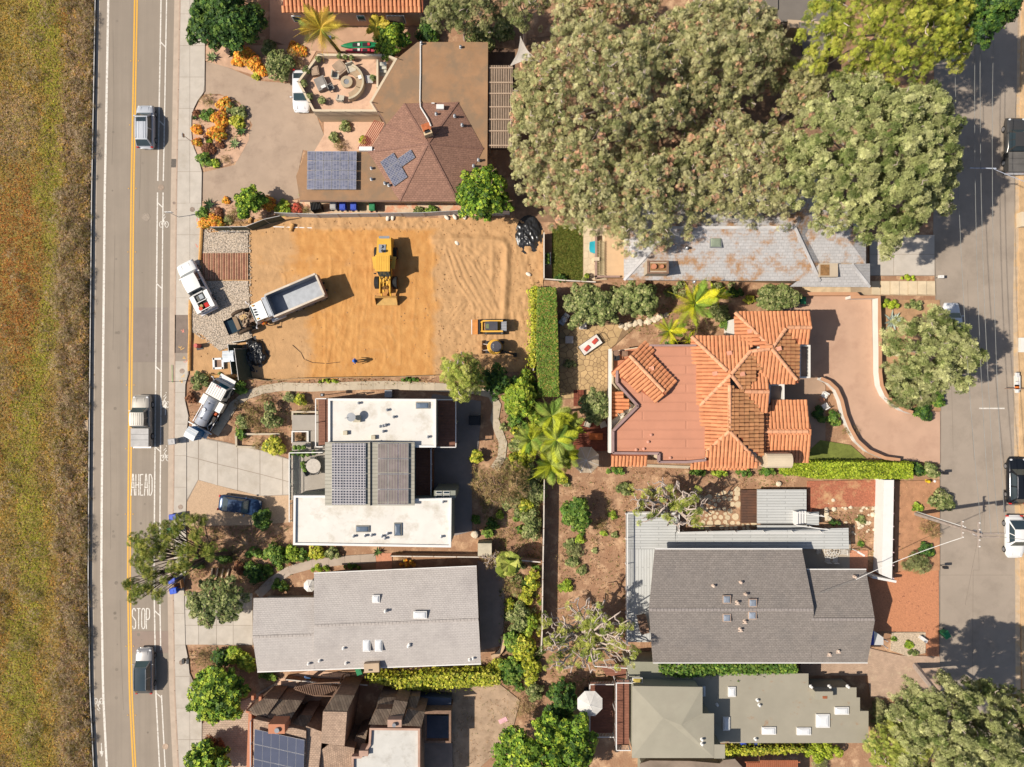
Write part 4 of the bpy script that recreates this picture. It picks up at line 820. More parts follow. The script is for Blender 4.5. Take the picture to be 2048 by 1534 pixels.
wall(h,[(1225,700),(1290,690),(1290,760),(1236,760),(1225,750)],3,0,3.0,m_stuc,.1,'balcony_base');wall(h,[(1226,702),(1288,692),(1288,758),(1226,758)],3.03,3.0,3.03,m_terra,.1,'balcony_floor');MB().beam(P(1220,698,3.4),P(1219,905,3.4),.25,.9).build('balcony_wall',m_wh,h)
wall(h,[(1220,780),(1275,812),(1222,866)],2.6,0,2.6,m_wh,.1,'balcony_base')
for q in ([(1599,688),(1621,690),(1621,756),(1598,757)],[(1538,768),(1569,768),(1569,814),(1536,814)]):
 wall(h,q,4.2,0,3.6,m_wh,.02,'balcony_base');wall(h,q,3.66,3.6,3.64,M('dark_paving',(0,0,0)),.15,'balcony_floor');parapet(h,q,3.6,.18,.6,m_wh,'balcony_wall')
p=P(1560,922,6.4);mb=MB();ch=[(p.x-1.3,p.y-.75),(p.x+1.3,p.y-.75),(p.x+1.3,p.y+.75),(p.x-1.3,p.y+.75)];mb.prism(ch,3,6.0)
n=9;V=[(p.x+s_*1.3,p.y+.75*math.cos(math.pi*i/(n-1)),6.0+.55*math.sin(math.pi*i/(n-1))) for s_ in (-1,1) for i in range(n)]
mb.add(V,[(i,i+1,n+i+1,n+i) for i in range(n-1)]+[tuple(range(n)),tuple(range(n,2*n))[::-1]]);mb.build('chimney',m_stuc,h,smooth=False);boxpx(h,'chimney_opening',1544,923,6.0,1.5,9,.35,m_blk)
wall(h,[(1538,914),(1552,914),(1552,931),(1525,925)],5,2,5.0,m_wh,0,'chimney_shoulder')
m_pt=M('fresh_tile',A(238,170,140),rnd=.1)
for x,y,z in ((1459,706,6.4),(1430,747,6.3),(1485,748,6.6),(1445,814,6.2),(1447,852,6.2),(1558,697,6.5),(1500,662,6.1),(1303,737,6.2)):MB().box(P(x,y,z+.22),(.5,.42,.12),12,z0=z+.12).build('vent_tile',m_pt,h)
for x,y in ((1303,870),(1297,884),(1273,900),(1288,898),(1341,916)):vent(h,x,y,Z,M('pink_vent',A(220,160,136)),.2)
# ---------------------------------------------------------------- H7 grey shingle house with white decks
m_g7=M('charcoal_shingle',A(158,148,140),var=.08,scale=2.5,blotch=(A(146,138,132),.5,.5,.7));rows(m_g7,.2,.36,.78,jitter=.16)
h=thing('house','large house with dark grey shingle gable roof and white decks at lower right','house',P(1520,1210));ze,zg=3.6,5.2
wall(h,[(1314,1102),(1600,1102),(1612,1142),(1728,1142),(1730,1318),(1312,1318)],ze,0,ze-.1,M('grey_siding',A(176,172,164)),.5)
roof(h,[[(1310,1098,ze),(1604,1098,ze),(1628,1218,zg),(1298,1220,zg)],[(1298,1220,zg),(1628,1218,zg),(1622,1325,ze),(1306,1325,ze)],[(1613,1139,ze-.05),(1732,1139,ze-.05),(1750,1240,zg-.3),(1622,1238,zg-.3)],[(1622,1238,zg-.3),(1750,1240,zg-.3),(1735,1325,ze-.05),(1618,1325.5,ze-.05)]],m_g7,.18)
rg=MB()
for x0,x1,y,z in ((1299,1627,1219.5,zg+.02),(1623,1749,1239,zg-.28)):
 n=int((x1-x0)/7)
 for k in range(n):rg.beam(P(x0+(x1-x0)*k/n,y,z),P(x0+(x1-x0)*(k+.9)/n,y,z),.3,.06)
rg.build('ridge_cap',M('ridge_charcoal',A(162,152,146),var=.15,scale=4),h)['kind']='stuff'
MB().beam(P(1310,1097.5,ze-.04),P(1604,1097.5,ze-.04),.12,.12).build('gutter',m_whp,h);MB().beam(P(1613,1138.5,ze-.1),P(1732,1138.5,ze-.1),.12,.12).build('gutter',m_whp,h);MB().beam(P(1306,1325.5,ze),P(1735,1325.5,ze-.1),.1,.12).build('gutter',m_whp,h);
for x,y,z in ((1454,1199,4.95),(1506,1206,5.05),(1454,1236,5.0),(1505,1231,5.05)):skylight(h,x,y,z,16,16,m=M('smoked_dome',A(150,158,170),rough=.12,spec=.6),fm=M('rust_frame',A(196,170,150)))
for x,y,z in ((1428,1173,4.6),(1483,1166,4.5),(1493,1190,4.9),(1476,1206,5.1),(1491,1244,4.9),(1482,1260,4.7),(1678,1303,3.9),(1660,1309,3.8),(1712,1155,3.9)):vent(h,x,y,z,M('cream_vent',A(225,200,180)),.35);boxpx(h,'flashing',x-1,y+3*(-1 if y<1200 else 1),z,9,2.2,.06,M('cream_vent',(0,0,0)))
m_wd=decking('w',M('white_deck',A(208,208,204),var=.03,scale=1),.3);m_wd2=rows(M('white_deck_turned',A(208,208,204),var=.03,scale=1),.3,4.,.8,axis='X')
dk=thing('deck','white plank deck wrapping the west and north sides of the dark grey house','deck',P(1290,1150));zd=1.6
wall(dk,[(1252,1023),(1354,1023),(1350,1098),(1252,1098)],zd,zd-.15,zd,m_wd,0,'decking');wall(dk,[(1252,1098.3),(1350,1098.3),(1330,1284),(1252,1284)],zd,zd-.15,zd,m_wd2,0,'decking');wall(dk,[(1350.5,1064),(1697,1056),(1698,1098),(1350.5,1098)],zd,zd-.15,zd,m_wd,0,'decking')
rail(dk,[(1354,1062),(1354,1023),(1252,1023),(1252,1284)],zd,1.0,m_whp,2.8,bars=.12);rail(dk,[(1356,1062),(1640,1062)],zd,.95,m_whp,2.9)
for x in range(1252,1700,56):MB().box(P(x+4,1064,1),(.14,.14,zd-.15),z0=0).build('deck_post',m_whp,dk)
for y in range(1030,1290,50):MB().box(P(1254,y,1),(.14,.14,zd-.15),z0=0).build('deck_post',m_whp,dk)
ud=thing('pool_deck','square white plank platform with steps between stepping stones and red mulch','deck',P(1565,1015));z2=1.0
wall(ud,[(1515,979),(1613,979),(1613,1047),(1515,1047)],z2,z2-.2,z2,m_wd,0,'decking');wall(ud,[(1517,981),(1611,981),(1611,1045),(1517,1045)],z2,0,z2-.2,m_brown,0,'skirt')
for i in range(4):MB().prism(PP([(1588+i*6.5,1022),(1594+i*6.5,1022),(1594+i*6.5,1048),(1588+i*6.5,1048)],1.3),z2,z2+.15*(4-i)).build('step',m_whp,ud)
wall(ud,[(1614,1024),(1638,1024),(1638,1050),(1614,1050)],1.3,1.15,1.3,m_wd,0,'landing');rail(ud,[(1588,1022),(1642,1030)],1.1,.9,m_whp,1.5);rail(ud,[(1588,1048),(1650,1056)],1.1,.9,m_whp,1.5)
wall(ud,[(1515,1050),(1614,1050),(1614,1064),(1515,1064)],.9,.7,.9,m_wd,0,'decking')
tag(MB().prism(PP([(1483,980),(1514,980),(1514,1046),(1483,1046)],.4),0,.4).build('wooden_platform',decking('wp',M('old_boards',A(142,100,78),var=.35,scale=1.2,col2=A(96,72,60)),.3)),'weathered brown board platform on the left side of the white platform','platform')
sheet('concrete_patio',[(1578,1082),(1700,1080),(1700,1142),(1600,1142)],M('patio_grey',A(190,176,158),var=.06));sheet('brick_patio',[(1698,1100),(1734,1100),(1734,1142),(1698,1142)],M('brick_red',(0,0,0)))
wf=thing('garden_wall','tall white wall between the red mulch garden and the street','wall',P(1775,1060))
wall(wf,[(1768,960),(1788,960),(1784,1158),(1764,1150)],1.9,0,1.9,m_whp,0);MB().beam(P(1737,1150,.9),P(1784,1159,.9),.25,1.8).build('wall_return',m_whp,wf)
for y in range(975,1160,26):MB().box(P(1787.5,y,1.95),(.1,.1,1.95),z0=0).build('post',M('wall_stain',A(220,190,190)),wf)
# ---------------------------------------------------------------- H8 sage green house
m_sr=M('sage_membrane',A(172,165,146),var=.06,scale=.5,blotch=(A(168,160,142),.35,.5,.7));m_sr2=M('sage_membrane_littered',A(168,160,142),var=.05,scale=.5,blotch=(A(166,128,96),.9,.6,.72));m_sw=M('sage_stucco',A(160,158,138),var=.05)
h=thing('house','sage green two-level house with skylights and octagonal parasol at bottom right','house',P(1470,1440));Z=5.6
T8=[(1265,1372),(1405,1374),(1405,1427),(1428,1427),(1428,1489),(1450,1489),(1450,1517),(1264,1516)]
wall(h,T8,Z,0,Z-.1,m_sw,.25);p1,p2=(1326,1436,Z+.5),(1362,1450,Z+.5)
roof(h,[[(1265,1372,Z),(1405,1374,Z),p2,p1],[(1265,1372,Z),p1,(1264,1516,Z)],[(1264,1516,Z),p1,p2,(1428,1516,Z)],[(1405,1374,Z),(1405,1427,Z),(1428,1427,Z),(1428,1516,Z),p2]],m_sr,.12);roof(h,[[(1428.3,1489,Z-.01),(1450,1489,Z-.01),(1450,1517,Z-.01),(1428.3,1517,Z-.01)]],m_sr,.12)
L8=[(1376,1347),(1617,1347),(1617,1375),(1713,1375),(1713,1395),(1720,1395),(1720,1422),(1737,1422),(1737,1486),(1440,1486),(1376,1440)]
wall(h,L8,2.9,0,2.8,m_sw,.25);roof(h,[[(x,y,2.9) for x,y in L8]],m_sr2,.12)
for x,y,sx,sy in ((1464,1384,15,20),(1453,1448,14,27),(1538,1462,28,15),(1608,1463,28,15),(1646,1442,27,27),(1684,1422,28,15),(1408,1383,6,20)):skylight(h,x,y,2.9,sx,sy)
cb=boxpx(h,'chimney',1648,1391,2.9,36,16,.9,m_sr);boxpx(h,'flue',1650,1395,3.8,9,5,.05,M('rust_frame2',A(170,100,66)),parent=cb)
for x,y in ((1520,1412),(1516,1402),(1435,1411),(1512,1480),(1624,1375),(1661,1375),(1698,1375)):vent(h,x,y,2.9,m_whp,.3)
for x,y in ((1405,1481),(1405,1490)):vent(h,x,y,5.8,m_whp,.3)
wall(h,[(1254,1330),(1380,1332),(1405,1374),(1262,1372)],4.2,0,3.0,m_sw,.1);window(h,1290,1338,1306,1338,2.2,3.0)
sk_=skylight(h,1275,1361,4.1,20,11,m=M('amber_glass',A(190,170,90),rough=.2))
m_rd=decking('r',M('red_deck',A(156,104,84),var=.12,scale=2),.17)
dk=thing('deck','red brown timber decks with white railings on the west side of the sage house','deck',P(1240,1420))
wall(dk,[(1230,1360),(1258,1360),(1258,1490),(1230,1490)],3.6,3.4,3.6,m_rd,0,'decking');rail(dk,[(1262,1358),(1230,1358),(1230,1491),(1258,1491)],3.6,1.0,m_whp,2.2,bars=.16)
for y in (1364,1425,1486):MB().box(P(1232,y,3.3),(.14,.14,3.4),z0=0).build('deck_post',m_whp,dk)
wall(dk,[(1178,1365),(1226,1365),(1226,1466),(1178,1466)],1.2,1.0,1.2,m_rd,0,'decking');rail(dk,[(1226,1362),(1178,1362),(1178,1466),(1226,1466)],1.2,.9,m_whp,2.2,bars=.16)
wall(dk,[(1200,1330),(1252,1330),(1252,1356),(1212,1350)],1.8,1.6,1.8,m_rd,0,'decking');rail(dk,[(1188,1326),(1254,1330),(1254,1358)],1.8,.9,m_whp,2.0,bars=.16)
sh=thing('shed','small olive shed half hidden by the dark tree beside the parasol deck','shed',P(1140,1440));wall(sh,[(1108,1431),(1170,1431),(1172,1448),(1108,1448)],2.2,0,2.2,m_sw,0);roof(sh,[[(1106,1430,2.2),(1170,1430,2.2),(1172,1462,1.9),(1106,1462,1.9)]],m_sw,.1);window(sh,1130,1429,1141,1429,1.2,1.9);window(sh,1148,1429,1158,1429,1.2,1.9)
# ---------------------------------------------------------------- slivers at the borders
h=thing('house','sliver of a grey flat-roofed house cut off by the bottom edge','house',P(1400,1560));wall(h,[(1280,1527),(1300,1521),(1380,1522),(1440,1527),(1448,1520),(1470,1518),(1490,1540),(1490,1640),(1280,1640)],2.6,0,2.5,m_sw,.2);roof(h,[[(1280,1527,2.6),(1300,1521,2.6),(1380,1522,2.6),(1440,1527,2.6),(1448,1520,2.6),(1470,1518,2.6),(1490,1540,2.6),(1490,1640,2.6),(1280,1640,2.6)]],M('taupe_roof',A(150,132,116)),.12)
pg=thing('pergola','rust coloured slat pergola cut off by the bottom edge','pergola',P(1550,1540))
for i in range(26):x=1494+i*4;MB().beam(P(x,1520+(0 if x>1520 else 5),2.5),P(x,1575,2.5),.12,.12).build('slat',M('rust_slat',A(190,116,82),var=.15),pg)
for y in (1524,1570):MB().beam(P(1490,y,2.4),P(1600,y,2.4),.12,.12).build('beam',M('rust_slat',(0,0,0)),pg)
h=thing('house','dark grey roofed house half hidden by trees at the top right','house',P(1570,40));mg=M('slate_membrane',A(128,120,112),var=.06,scale=.6);wall(h,[(1478,-200),(1662,-200),(1662,112),(1600,118),(1600,60),(1478,18)],3.6,0,3.1,M('dark_stucco',A(120,108,98)),.3)
roof(h,[[(1478,-200,3.6),(1556,-200,3.6),(1556,18,3.6),(1478,18,3.6)],[(1598,44,3.6),(1652,50,3.6),(1652,118,3.6),(1610,118,3.6)],[(1556.5,-200,3.4),(1662,-200,3.4),(1662,43,3.4),(1556.5,43,3.4)]],mg,.2)
wall(h,[(1575,40),(1640,44),(1640,60),(1580,56)],3.4,0,3.5,M('tan_stucco',(0,0,0)),0)
wall(h,[(1652,55),(1672,60),(1668,112),(1652,110)],1.6,0,1.6,m_brown,0)
# ================= VEHICLES AND MACHINES (built along +y, nose up, then turned) =================
m_tyre=M('tyre',(.018,.018,.018),rough=.8);m_rim=M('rim',A(175,175,178),rough=.35,metal=.6)
m_lamp=M('lamp_glass',A(235,235,235),rough=.15);m_red=M('tail_red',(.45,.02,.02),rough=.3);m_amber=M('amber_lens',(.7,.3,.03),rough=.3)
m_ws=M('windscreen',(.035,.06,.065),rough=.06,spec=.7,var=.1)
def wheel(root,x,y,r,wd,rim=m_rim,name='wheel'):
 s_=1 if x>0 else -1;n=16;mb=MB()
 mb.tube([(x-wd/2,y,r),(x-wd/2+.04,y,r),(x+wd/2-.04,y,r),(x+wd/2,y,r)],[r*.86,r,r,r*.86],n);o=mb.build(name,m_tyre,root,local=True)
 MB().tube([(x+s_*wd/2,y,r),(x+s_*(wd/2+.02),y,r)],r*.6,n).build('rim',rim,o,local=True);return o
def quadpart(root,pts,m,name,off=.012,th=.02,parent=None):
 p=[Vector(q) for q in pts];nn=(p[1]-p[0]).cross(p[2]-p[0]).normalized();c=sum(p,Vector())/4
 if nn.dot(c-Vector((0,c.y*.6,.8)))<0:nn=-nn
 a=[q+nn*off for q in p];b=[q-nn*th for q in p]
 return MB().add(a+b,[(0,1,2,3),(7,6,5,4)]+[(i,(i+1)%4+0,4+(i+1)%4,4+i)[::-1] for i in range(4)]).build(name,m,parent or root,local=True)
def interp(tab,t):
 for (a,x),(b,y) in zip(tab,tab[1:]):
  if t<=b:return x+(y-x)*(t-a)/(b-a)
 return tab[-1][1]
def car(label,cat,px,py,L,W,Hh,rot,paint,prof,cab,zb=.98,taper=.2,name='parked_car',rims=m_rim,z=.016,ground=None,roofm=None,rw=.72,tumble=.9,rearround=.17,wheel_r=.34,sunroof=None,rails=None,ribs=0,group=None,bed=None):
 """prof: [(t, top height)] nose to tail; cab: (base front, roof front, roof rear, base rear) as fractions of the length"""
 p=P(px,py,.9);root=thing(name,label,cat,(p.x,p.y,z),rot,group);W2=W/2;Y=lambda t:L/2-t*L
 ts=[0,.012,.035,.08,.15,.25,.4,.55,.7,.82,.9,.955,.985,1];mb=MB();K=None
 for t in ts:
  e=max(0,1-t/.16)**2*taper+max(0,1-(1-t)/.12)**2*rearround;w_=W2*(1-e);zt=interp(prof,t)
  low=.28+.12*(max(0,1-t/.05)+max(0,1-(1-t)/.05));half=[(0,zt+.025),(w_*.55,zt+.018),(w_*.86,zt-.02),(w_*.965,zt-.1),(w_,max(low+.1,zt-.3)),(w_*.97,low+.08),(w_*.9,low)]
  ring=[(x,Y(t),zz) for x,zz in half]+[(-x,Y(t),zz) for x,zz in reversed(half[1:])];k=len(mb.v);mb.v+=ring;n=len(ring)
  if K is not None:
   for i in range(n):mb.f.append((K+i,K+(i+1)%n,k+(i+1)%n,k+i));mb.m.append(0)
  else:mb.f.append(tuple(k+i for i in range(n)));mb.m.append(0)
  K=k
 mb.f.append(tuple(K+i for i in reversed(range(n))));mb.m.append(0);body=mb.build('body',paint,root,local=True,smooth=True)
 y0,y1,y2,y3=[Y(t) for t in cab];wb,wr=W2*tumble,W2*rw;zr_=Hh
 B=lambda s_,y,k=1:Vector((s_*wb*k,y,zb));T=lambda s_,y,k=1:Vector((s_*wr*k,y,zr_))
 g=MB();pts=[B(-1,y0,.9),B(1,y0,.9),B(1,y3,.95),B(-1,y3,.95),T(-1,y1,.92),T(1,y1,.92),T(1,y2,.95),T(-1,y2,.95)]
 g.add(pts,[(0,1,5,4),(1,2,6,5),(2,3,7,6),(3,0,4,7)]);g.build('pillars',paint,root,local=True)
 r=MB();nx_,ny_=6,6;V=[]
 for j in range(ny_+1):
  for i in range(nx_+1):
   u,v=i/nx_*2-1,j/ny_;ww=wr*(.94+.06*math.sin(math.pi*v));V.append((u*ww,y1+(y2-y1)*v,zr_+.05*(1-u*u)*(.6+.4*math.sin(math.pi*v))+(.02 if ribs and i%2 else 0)))
 k=len(V);V2=[(x,y,zz-.05) for x,y,zz in V];r.add(V+V2,[(j*7+i,j*7+i+1,j*7+8+i,j*7+7+i)[::-1] for j in range(6) for i in range(6)])
 rf=r.build('roof',roofm or paint,root,local=True,smooth=True)
 lp=lambda a,b,t:a+(b-a)*t
 def glass(a,b,c,d,name,m=m_ws,k=.07):
  c0=(a+b+c+d)/4;quadpart(root,[lp(q,c0,k) for q in (a,b,c,d)],m,name)
 glass(B(-1,y0,.9),B(1,y0,.9),T(1,y1,.92),T(-1,y1,.92),'windscreen');glass(B(-1,y3,.95),B(1,y3,.95),T(1,y2,.95),T(-1,y2,.95),'rear_window',m_glass)
 for s_ in (-1,1):
  ym=(y1+y2)/2;bm=lp(y0,y3,.5)
  glass(B(s_,y0-.25,.93),B(s_,bm,.96),T(s_,ym,.95),T(s_,y1-.05,.93),'side_window',m_glass,.1);glass(B(s_,bm,.96),B(s_,y3+.2,.95),T(s_,y2+.05,.95),T(s_,ym,.95),'side_window',m_glass,.1)
  MB().box((s_*(W2+.06),y0-.35,zb+.06),(.2,.12,.14)).build('mirror',paint,root,local=True)
  MB().lathe((s_*W2*.68,Y(.05),interp(prof,.05)-.14),[(.05,0),(.15,.04),(.14,.12),(.06,.14)],8).build('headlight',m_lamp,root,local=True)
  MB().box((s_*W2*.8,Y(.985),interp(prof,.96)-.12),(.22,.14,.2)).build('tail_light',m_red,root,local=True)
  for t in (.19,.8):wheel(root,s_*(W2-.1),Y(t),wheel_r,.23,rims)
 if sunroof:a,b=sunroof;MB().box((0,lp(y1,y2,(a+b)/2),zr_+.06),(wr*1.45,abs(y2-y1)*(b-a),.02)).build('sunroof',m_glass,root,local=True)
 if rails:
  for s_ in (-1,1):MB().tube([(s_*wr*.9,y1-.15,zr_+.03),(s_*wr*.92,y1-.3,zr_+.1),(s_*wr*.92,y2+.3,zr_+.1),(s_*wr*.9,y2+.1,zr_+.03)],.022,5).build('roof_rail',m_al,root,local=True)
 if ribs:
  for i in range(ribs):MB().box(((i-(ribs-1)/2)*wr*1.7/ribs,lp(y1,y2,.5),zr_+.055),(.035,abs(y2-y1)*.9,.03)).build('roof_rib',paint,root,local=True)
 for s_ in (-1,1):MB().box((s_*W2*.42,Y(.14),interp(prof,.14)+.02),(.05,L*.16,.02)).build('bonnet_crease',paint,root,local=True)
 return root
def paint(name,col,metal=.15,rough=.25):return M('paint_'+name,col,var=.03,scale=1,rough=rough,metal=metal,spec=.5)
SUV=[(0,.55),(.02,.74),(.06,.85),(.25,.95),(.5,.99),(.9,1.0),(.97,.9),(1,.6)]
SED=[(0,.5),(.02,.62),(.06,.7),(.28,.85),(.5,.92),(.8,.93),(.96,.89),(.985,.78),(1,.55)]
silver=paint('silver',A(205,208,214),.15,.35)
car('silver estate car with roof rails driving up the main road','car',289,252,4.75,1.95,1.62,0,silver,SUV,(.2,.32,.86,.97),name='car',sunroof=(.06,.24),rails=1,ribs=5)
car('silver and grey crossover with black panoramic roof driving up the road at the bottom','car',287,1343,5.0,1.98,1.66,0,paint('warm_silver',A(178,174,172),.35),SUV,(.26,.36,.86,.97),name='car',roofm=m_glass,rails=1)
car('white car nosing out from under the terrace wall','car',601,180,4.6,1.9,1.5,180,paint('white',A(240,240,242),.05),SED,(.24,.38,.72,.9),rearround=.2)
car('navy blue sedan on the tan parking pad','car',478,1011,4.7,1.85,1.45,-98,paint('navy',(.02,.045,.1),.3),SED,(.27,.4,.72,.88),taper=.24,rearround=.24)
car('black crossover with roof rails parked on the right-hand street','car',2036,962,5.1,2.05,1.7,0,paint('black',(.012,.014,.018),.2,.15),SUV,(.24,.35,.86,.97),rails=1,taper=.2,rearround=.2,z=.06)
car('white round-bodied hatchback parked at the right edge','car',2032,1074,4.7,2.0,1.55,180,paint('bright_white',A(246,244,240),.0),[(0,.5),(.03,.66),(.1,.8),(.28,.93),(.6,.95),(.85,.9),(.95,.75),(1,.5)],(.3,.42,.7,.9),taper=.32,rearround=.36,rw=.62,z=.06)
car('white car mostly hidden under the pine beside the right-hand street','car',1906,645,4.4,1.8,1.5,0,paint('white2',A(236,238,242),.05),SED,(.26,.4,.74,.9))
# ---- pickups
def pickup(label,px,py,L,W,Hh,rot,pt,z=.016,bedlen=.36,cover=None,cab=(.24,.33,.58,.63),**k):
 r=car(label,'pickup truck',px,py,L,W,Hh,rot,pt,[(0,.6),(.02,.88),(.06,1.0),(.25,1.1),(.62,1.12),(.64,.72),(.98,.72),(1,.6)],cab,zb=1.1,taper=.13,rearround=.03,name='pickup_truck',z=z,wheel_r=.39,rw=.78,tumble=.93,**k)
 y0,y1=L/2-.64*L,-L/2+.03;w_=W/2-.04;mb=MB()
 for s_ in (-1,1):mb.box((s_*(w_-.06),(y0+y1)/2,.72),(.14,y0-y1,.8))
 mb.box((0,y1+.04,.72),(W-.2,.09,.8));mb.box((0,y0-.04,.8),(W-.2,.08,.7));b=mb.build('bed',pt,r,local=True)
 if cover:MB().box((0,(y0+y1)/2,1.15),(W-.12,y0-y1-.02,.07)).build('bed_cover',cover,r,local=True);[MB().box((0,y0+(y1-y0)*f,1.19),(W-.2,.03,.015)).build('cover_seam',m_blk,r,local=True) for f in (.33,.62)]
 MB().box((0,-L/2-.06,.55),(W-.1,.16,.2)).build('rear_bumper',m_al,r,local=True);return r
pickup('beige pickup truck with a flat bed cover driving up the main road',282,842,5.7,2.05,1.85,0,paint('beige',A(184,176,164),.1,.45),cover=M('grey_cover',A(196,192,188)),ribs=6)
dp=pickup('dark grey pickup truck parked at the top of the right-hand street',2032,290,6.1,2.15,1.95,0,paint('gunmetal',A(92,90,88),.4),z=.06,cover=M('grey_cover_dark',A(110,106,102)))
wp=pickup('white service pickup loaded with tools, parked across the pavement by the gravel',393,573,6.0,2.1,1.95,27,paint('work_white',A(246,244,240),.0,.35),z=.14,cab=(.22,.31,.6,.635))
for s_ in (-1,1):MB().box((s_*.82,-1.95,1.16),(.5,2.0,.55)).build('tool_box',paint('work_white',(0,0,0)),wp,local=True)
MB().box((0,-1.95,.9),(1.15,1.95,.05)).build('bed_floor',m_blk,wp,local=True)
for q in (((0,-.95),(1.2,.07)),((0,-1.9),(1.2,.07)),((0,-2.85),(1.2,.07))):MB().box((q[0][0],q[0][1],1.5),(q[1][0],q[1][1],.08)).build('rack_bar',m_whp,wp,local=True)
for x,y,sx,sy,m,nm in ((.1,-1.4,.5,.5,M('grey_plastic',A(170,175,180)),'generator'),(-.25,-1.5,.3,.7,M('grey_dark',A(110,110,105)),'toolbag'),(.25,-2.45,.42,.5,M('fuel_red',A(205,50,46)),'fuel_can'),(-.3,-2.3,.3,.3,M('tan_bag',A(200,180,120)),'toolbag')):tag(MB(),None) if False else MB().box((x,y,1.14),(sx,sy,.4)).build(nm,m,wp,local=True)
MB().cyl((-.42,-2.6,1.45),.22,.12,14).build('hose_reel',M('reel_red',A(214,96,70)),wp,local=True)
# ---- dump truck
def mk(root,name,boxes,m,parent=None):
 mb=MB();[mb.box(c,d,r_) for c,d,r_ in boxes];return mb.build(name,m,parent or root,local=True)
p=P(566,606,1.6);dt=thing('dump_truck','white cab dump truck with empty grey bed and bonnet tipped forward','dump truck',(p.x,p.y,.09),113);pw=paint('truck_white',A(240,240,238),.05,.35);gs=M('steel_grey',A(176,180,186),rough=.5,metal=.35,var=.1,scale=2);dkm=M('chassis_black',A(70,62,56),var=.2)
mk(dt,'chassis',[((s_*.42,-.3,.85),(.16,9.2,.28),0) for s_ in (-1,1)]+[((0,y,.85),(.8,.2,.2),0) for y in (-4,-2,0,2.4,4)],dkm)
bw,b0,b1,bz,bt=2.5,-4.7,1.15,1.25,2.75
mk(dt,'bed',[((0,(b0+b1)/2,bz),(bw,b1-b0,.12),0),((-bw/2,(b0+b1)/2,2.0),(.12,b1-b0,1.4),0),((bw/2,(b0+b1)/2,2.0),(.12,b1-b0,1.4),0),((0,b1,2.05),(bw,.12,1.5),0)],gs)
mk(dt,'tailgate',[((0,b0,1.95),(bw,.14,1.3),0)],M('rusty_steel',A(180,150,140),rough=.6,metal=.2));mk(dt,'bed_rail',[((s_*bw/2,(b0+b1)/2,2.74),(.2,b1-b0,.1),0) for s_ in (-1,1)]+[((0,b0,2.66),(bw,.2,.1),0)],M('worn_rim',A(226,210,190)));mk(dt,'cab_shield',[((0,1.4,2.8),(2.2,.45,.08),0),((0,1.2,2.5),(2.2,.08,.6),0)],gs)
cabp=MB();
cabp.add([(-1,1.75,.9),(1,1.75,.9),(1,3.5,.9),(-1,3.5,.9),(-.98,1.8,2.55),(.98,1.8,2.55),(.92,3.05,2.5),(-.92,3.05,2.5),(-1,3.5,1.7),(1,3.5,1.7)],[(4,5,6,7),(0,3,8,7,4),(1,5,6,9,2),(0,4,5,1),(7,6,9,8),(2,9,8,3)]);cab_=cabp.build('cab',pw,dt,local=True)
quadpart(dt,[(-.88,3.44,1.78),(.88,3.44,1.78),(.84,3.1,2.42),(-.84,3.1,2.42)],m_ws,'windscreen');quadpart(dt,[(-.6,1.74,1.8),(.6,1.74,1.8),(.6,1.76,2.3),(-.6,1.76,2.3)],m_glass,'rear_window')
for s_ in (-1,1):quadpart(dt,[(s_*1.0,2.0,1.75),(s_*1.0,3.1,1.75),(s_*.96,2.95,2.35),(s_*.98,2.0,2.35)],m_glass,'side_window');MB().tube([(s_*1.0,3.2,2.1),(s_*1.45,3.5,2.15),(s_*1.45,3.5,1.6)],.03,5).build('mirror_arm',m_al,dt,local=True);MB().box((s_*1.5,3.5,1.9),(.22,.1,.5)).build('mirror',m_al,dt,local=True)
for x in (-.75,-.3,0,.3,.75):MB().box((x,2.85,2.6),(.14,.22,.09)).build('marker_light',m_amber if abs(x)>.5 else m_blk,dt,local=True)
eng=MB();RR=random.Random(3)
for i in range(46):eng.box((RR.uniform(-.62,.62),RR.uniform(3.55,4.9),RR.uniform(.9,1.55)),(RR.uniform(.1,.45),RR.uniform(.1,.5),RR.uniform(.12,.4)),RR.uniform(0,90))
for i in range(9):a=Vector((RR.uniform(-.6,.6),RR.uniform(3.6,4.8),1.6));eng.tube([a,a+Vector((RR.uniform(-.5,.5),.2,.15)),a+Vector((RR.uniform(-.5,.5),.6,-.1))],RR.uniform(.04,.09),6,1)
eng.build('engine',[M('engine_grime',A(140,110,88),var=.4,scale=4,rough=.6),M('hose_pale',A(196,170,140))],dt,local=True)
MB().box((0,5.0,1.1),(1.2,.12,.9)).build('radiator',M('radiator',A(90,84,76)),dt,local=True);MB().box((.25,4.55,1.66),(.5,.7,.12)).build('air_filter',M('filter_tan',A(206,172,120)),dt,local=True)
hood=MB();hood.add([(-.85,5.5,.55),(.85,5.5,.55),(.8,6.9,.75),(-.8,6.9,.75),(-.85,5.5,1.35),(.85,5.5,1.35),(.82,6.95,1.05),(-.82,6.95,1.05)],[(0,1,2,3),(0,4,5,1),(2,6,7,3),(0,3,7,4),(1,5,6,2)]);hood.build('bonnet',paint('bonnet_teal',(.025,.05,.07),.2),dt,local=True)
MB().box((0,5.55,1.3),(1.5,.45,.1)).build('grille',M('grille_tan',A(150,126,100)),dt,local=True)
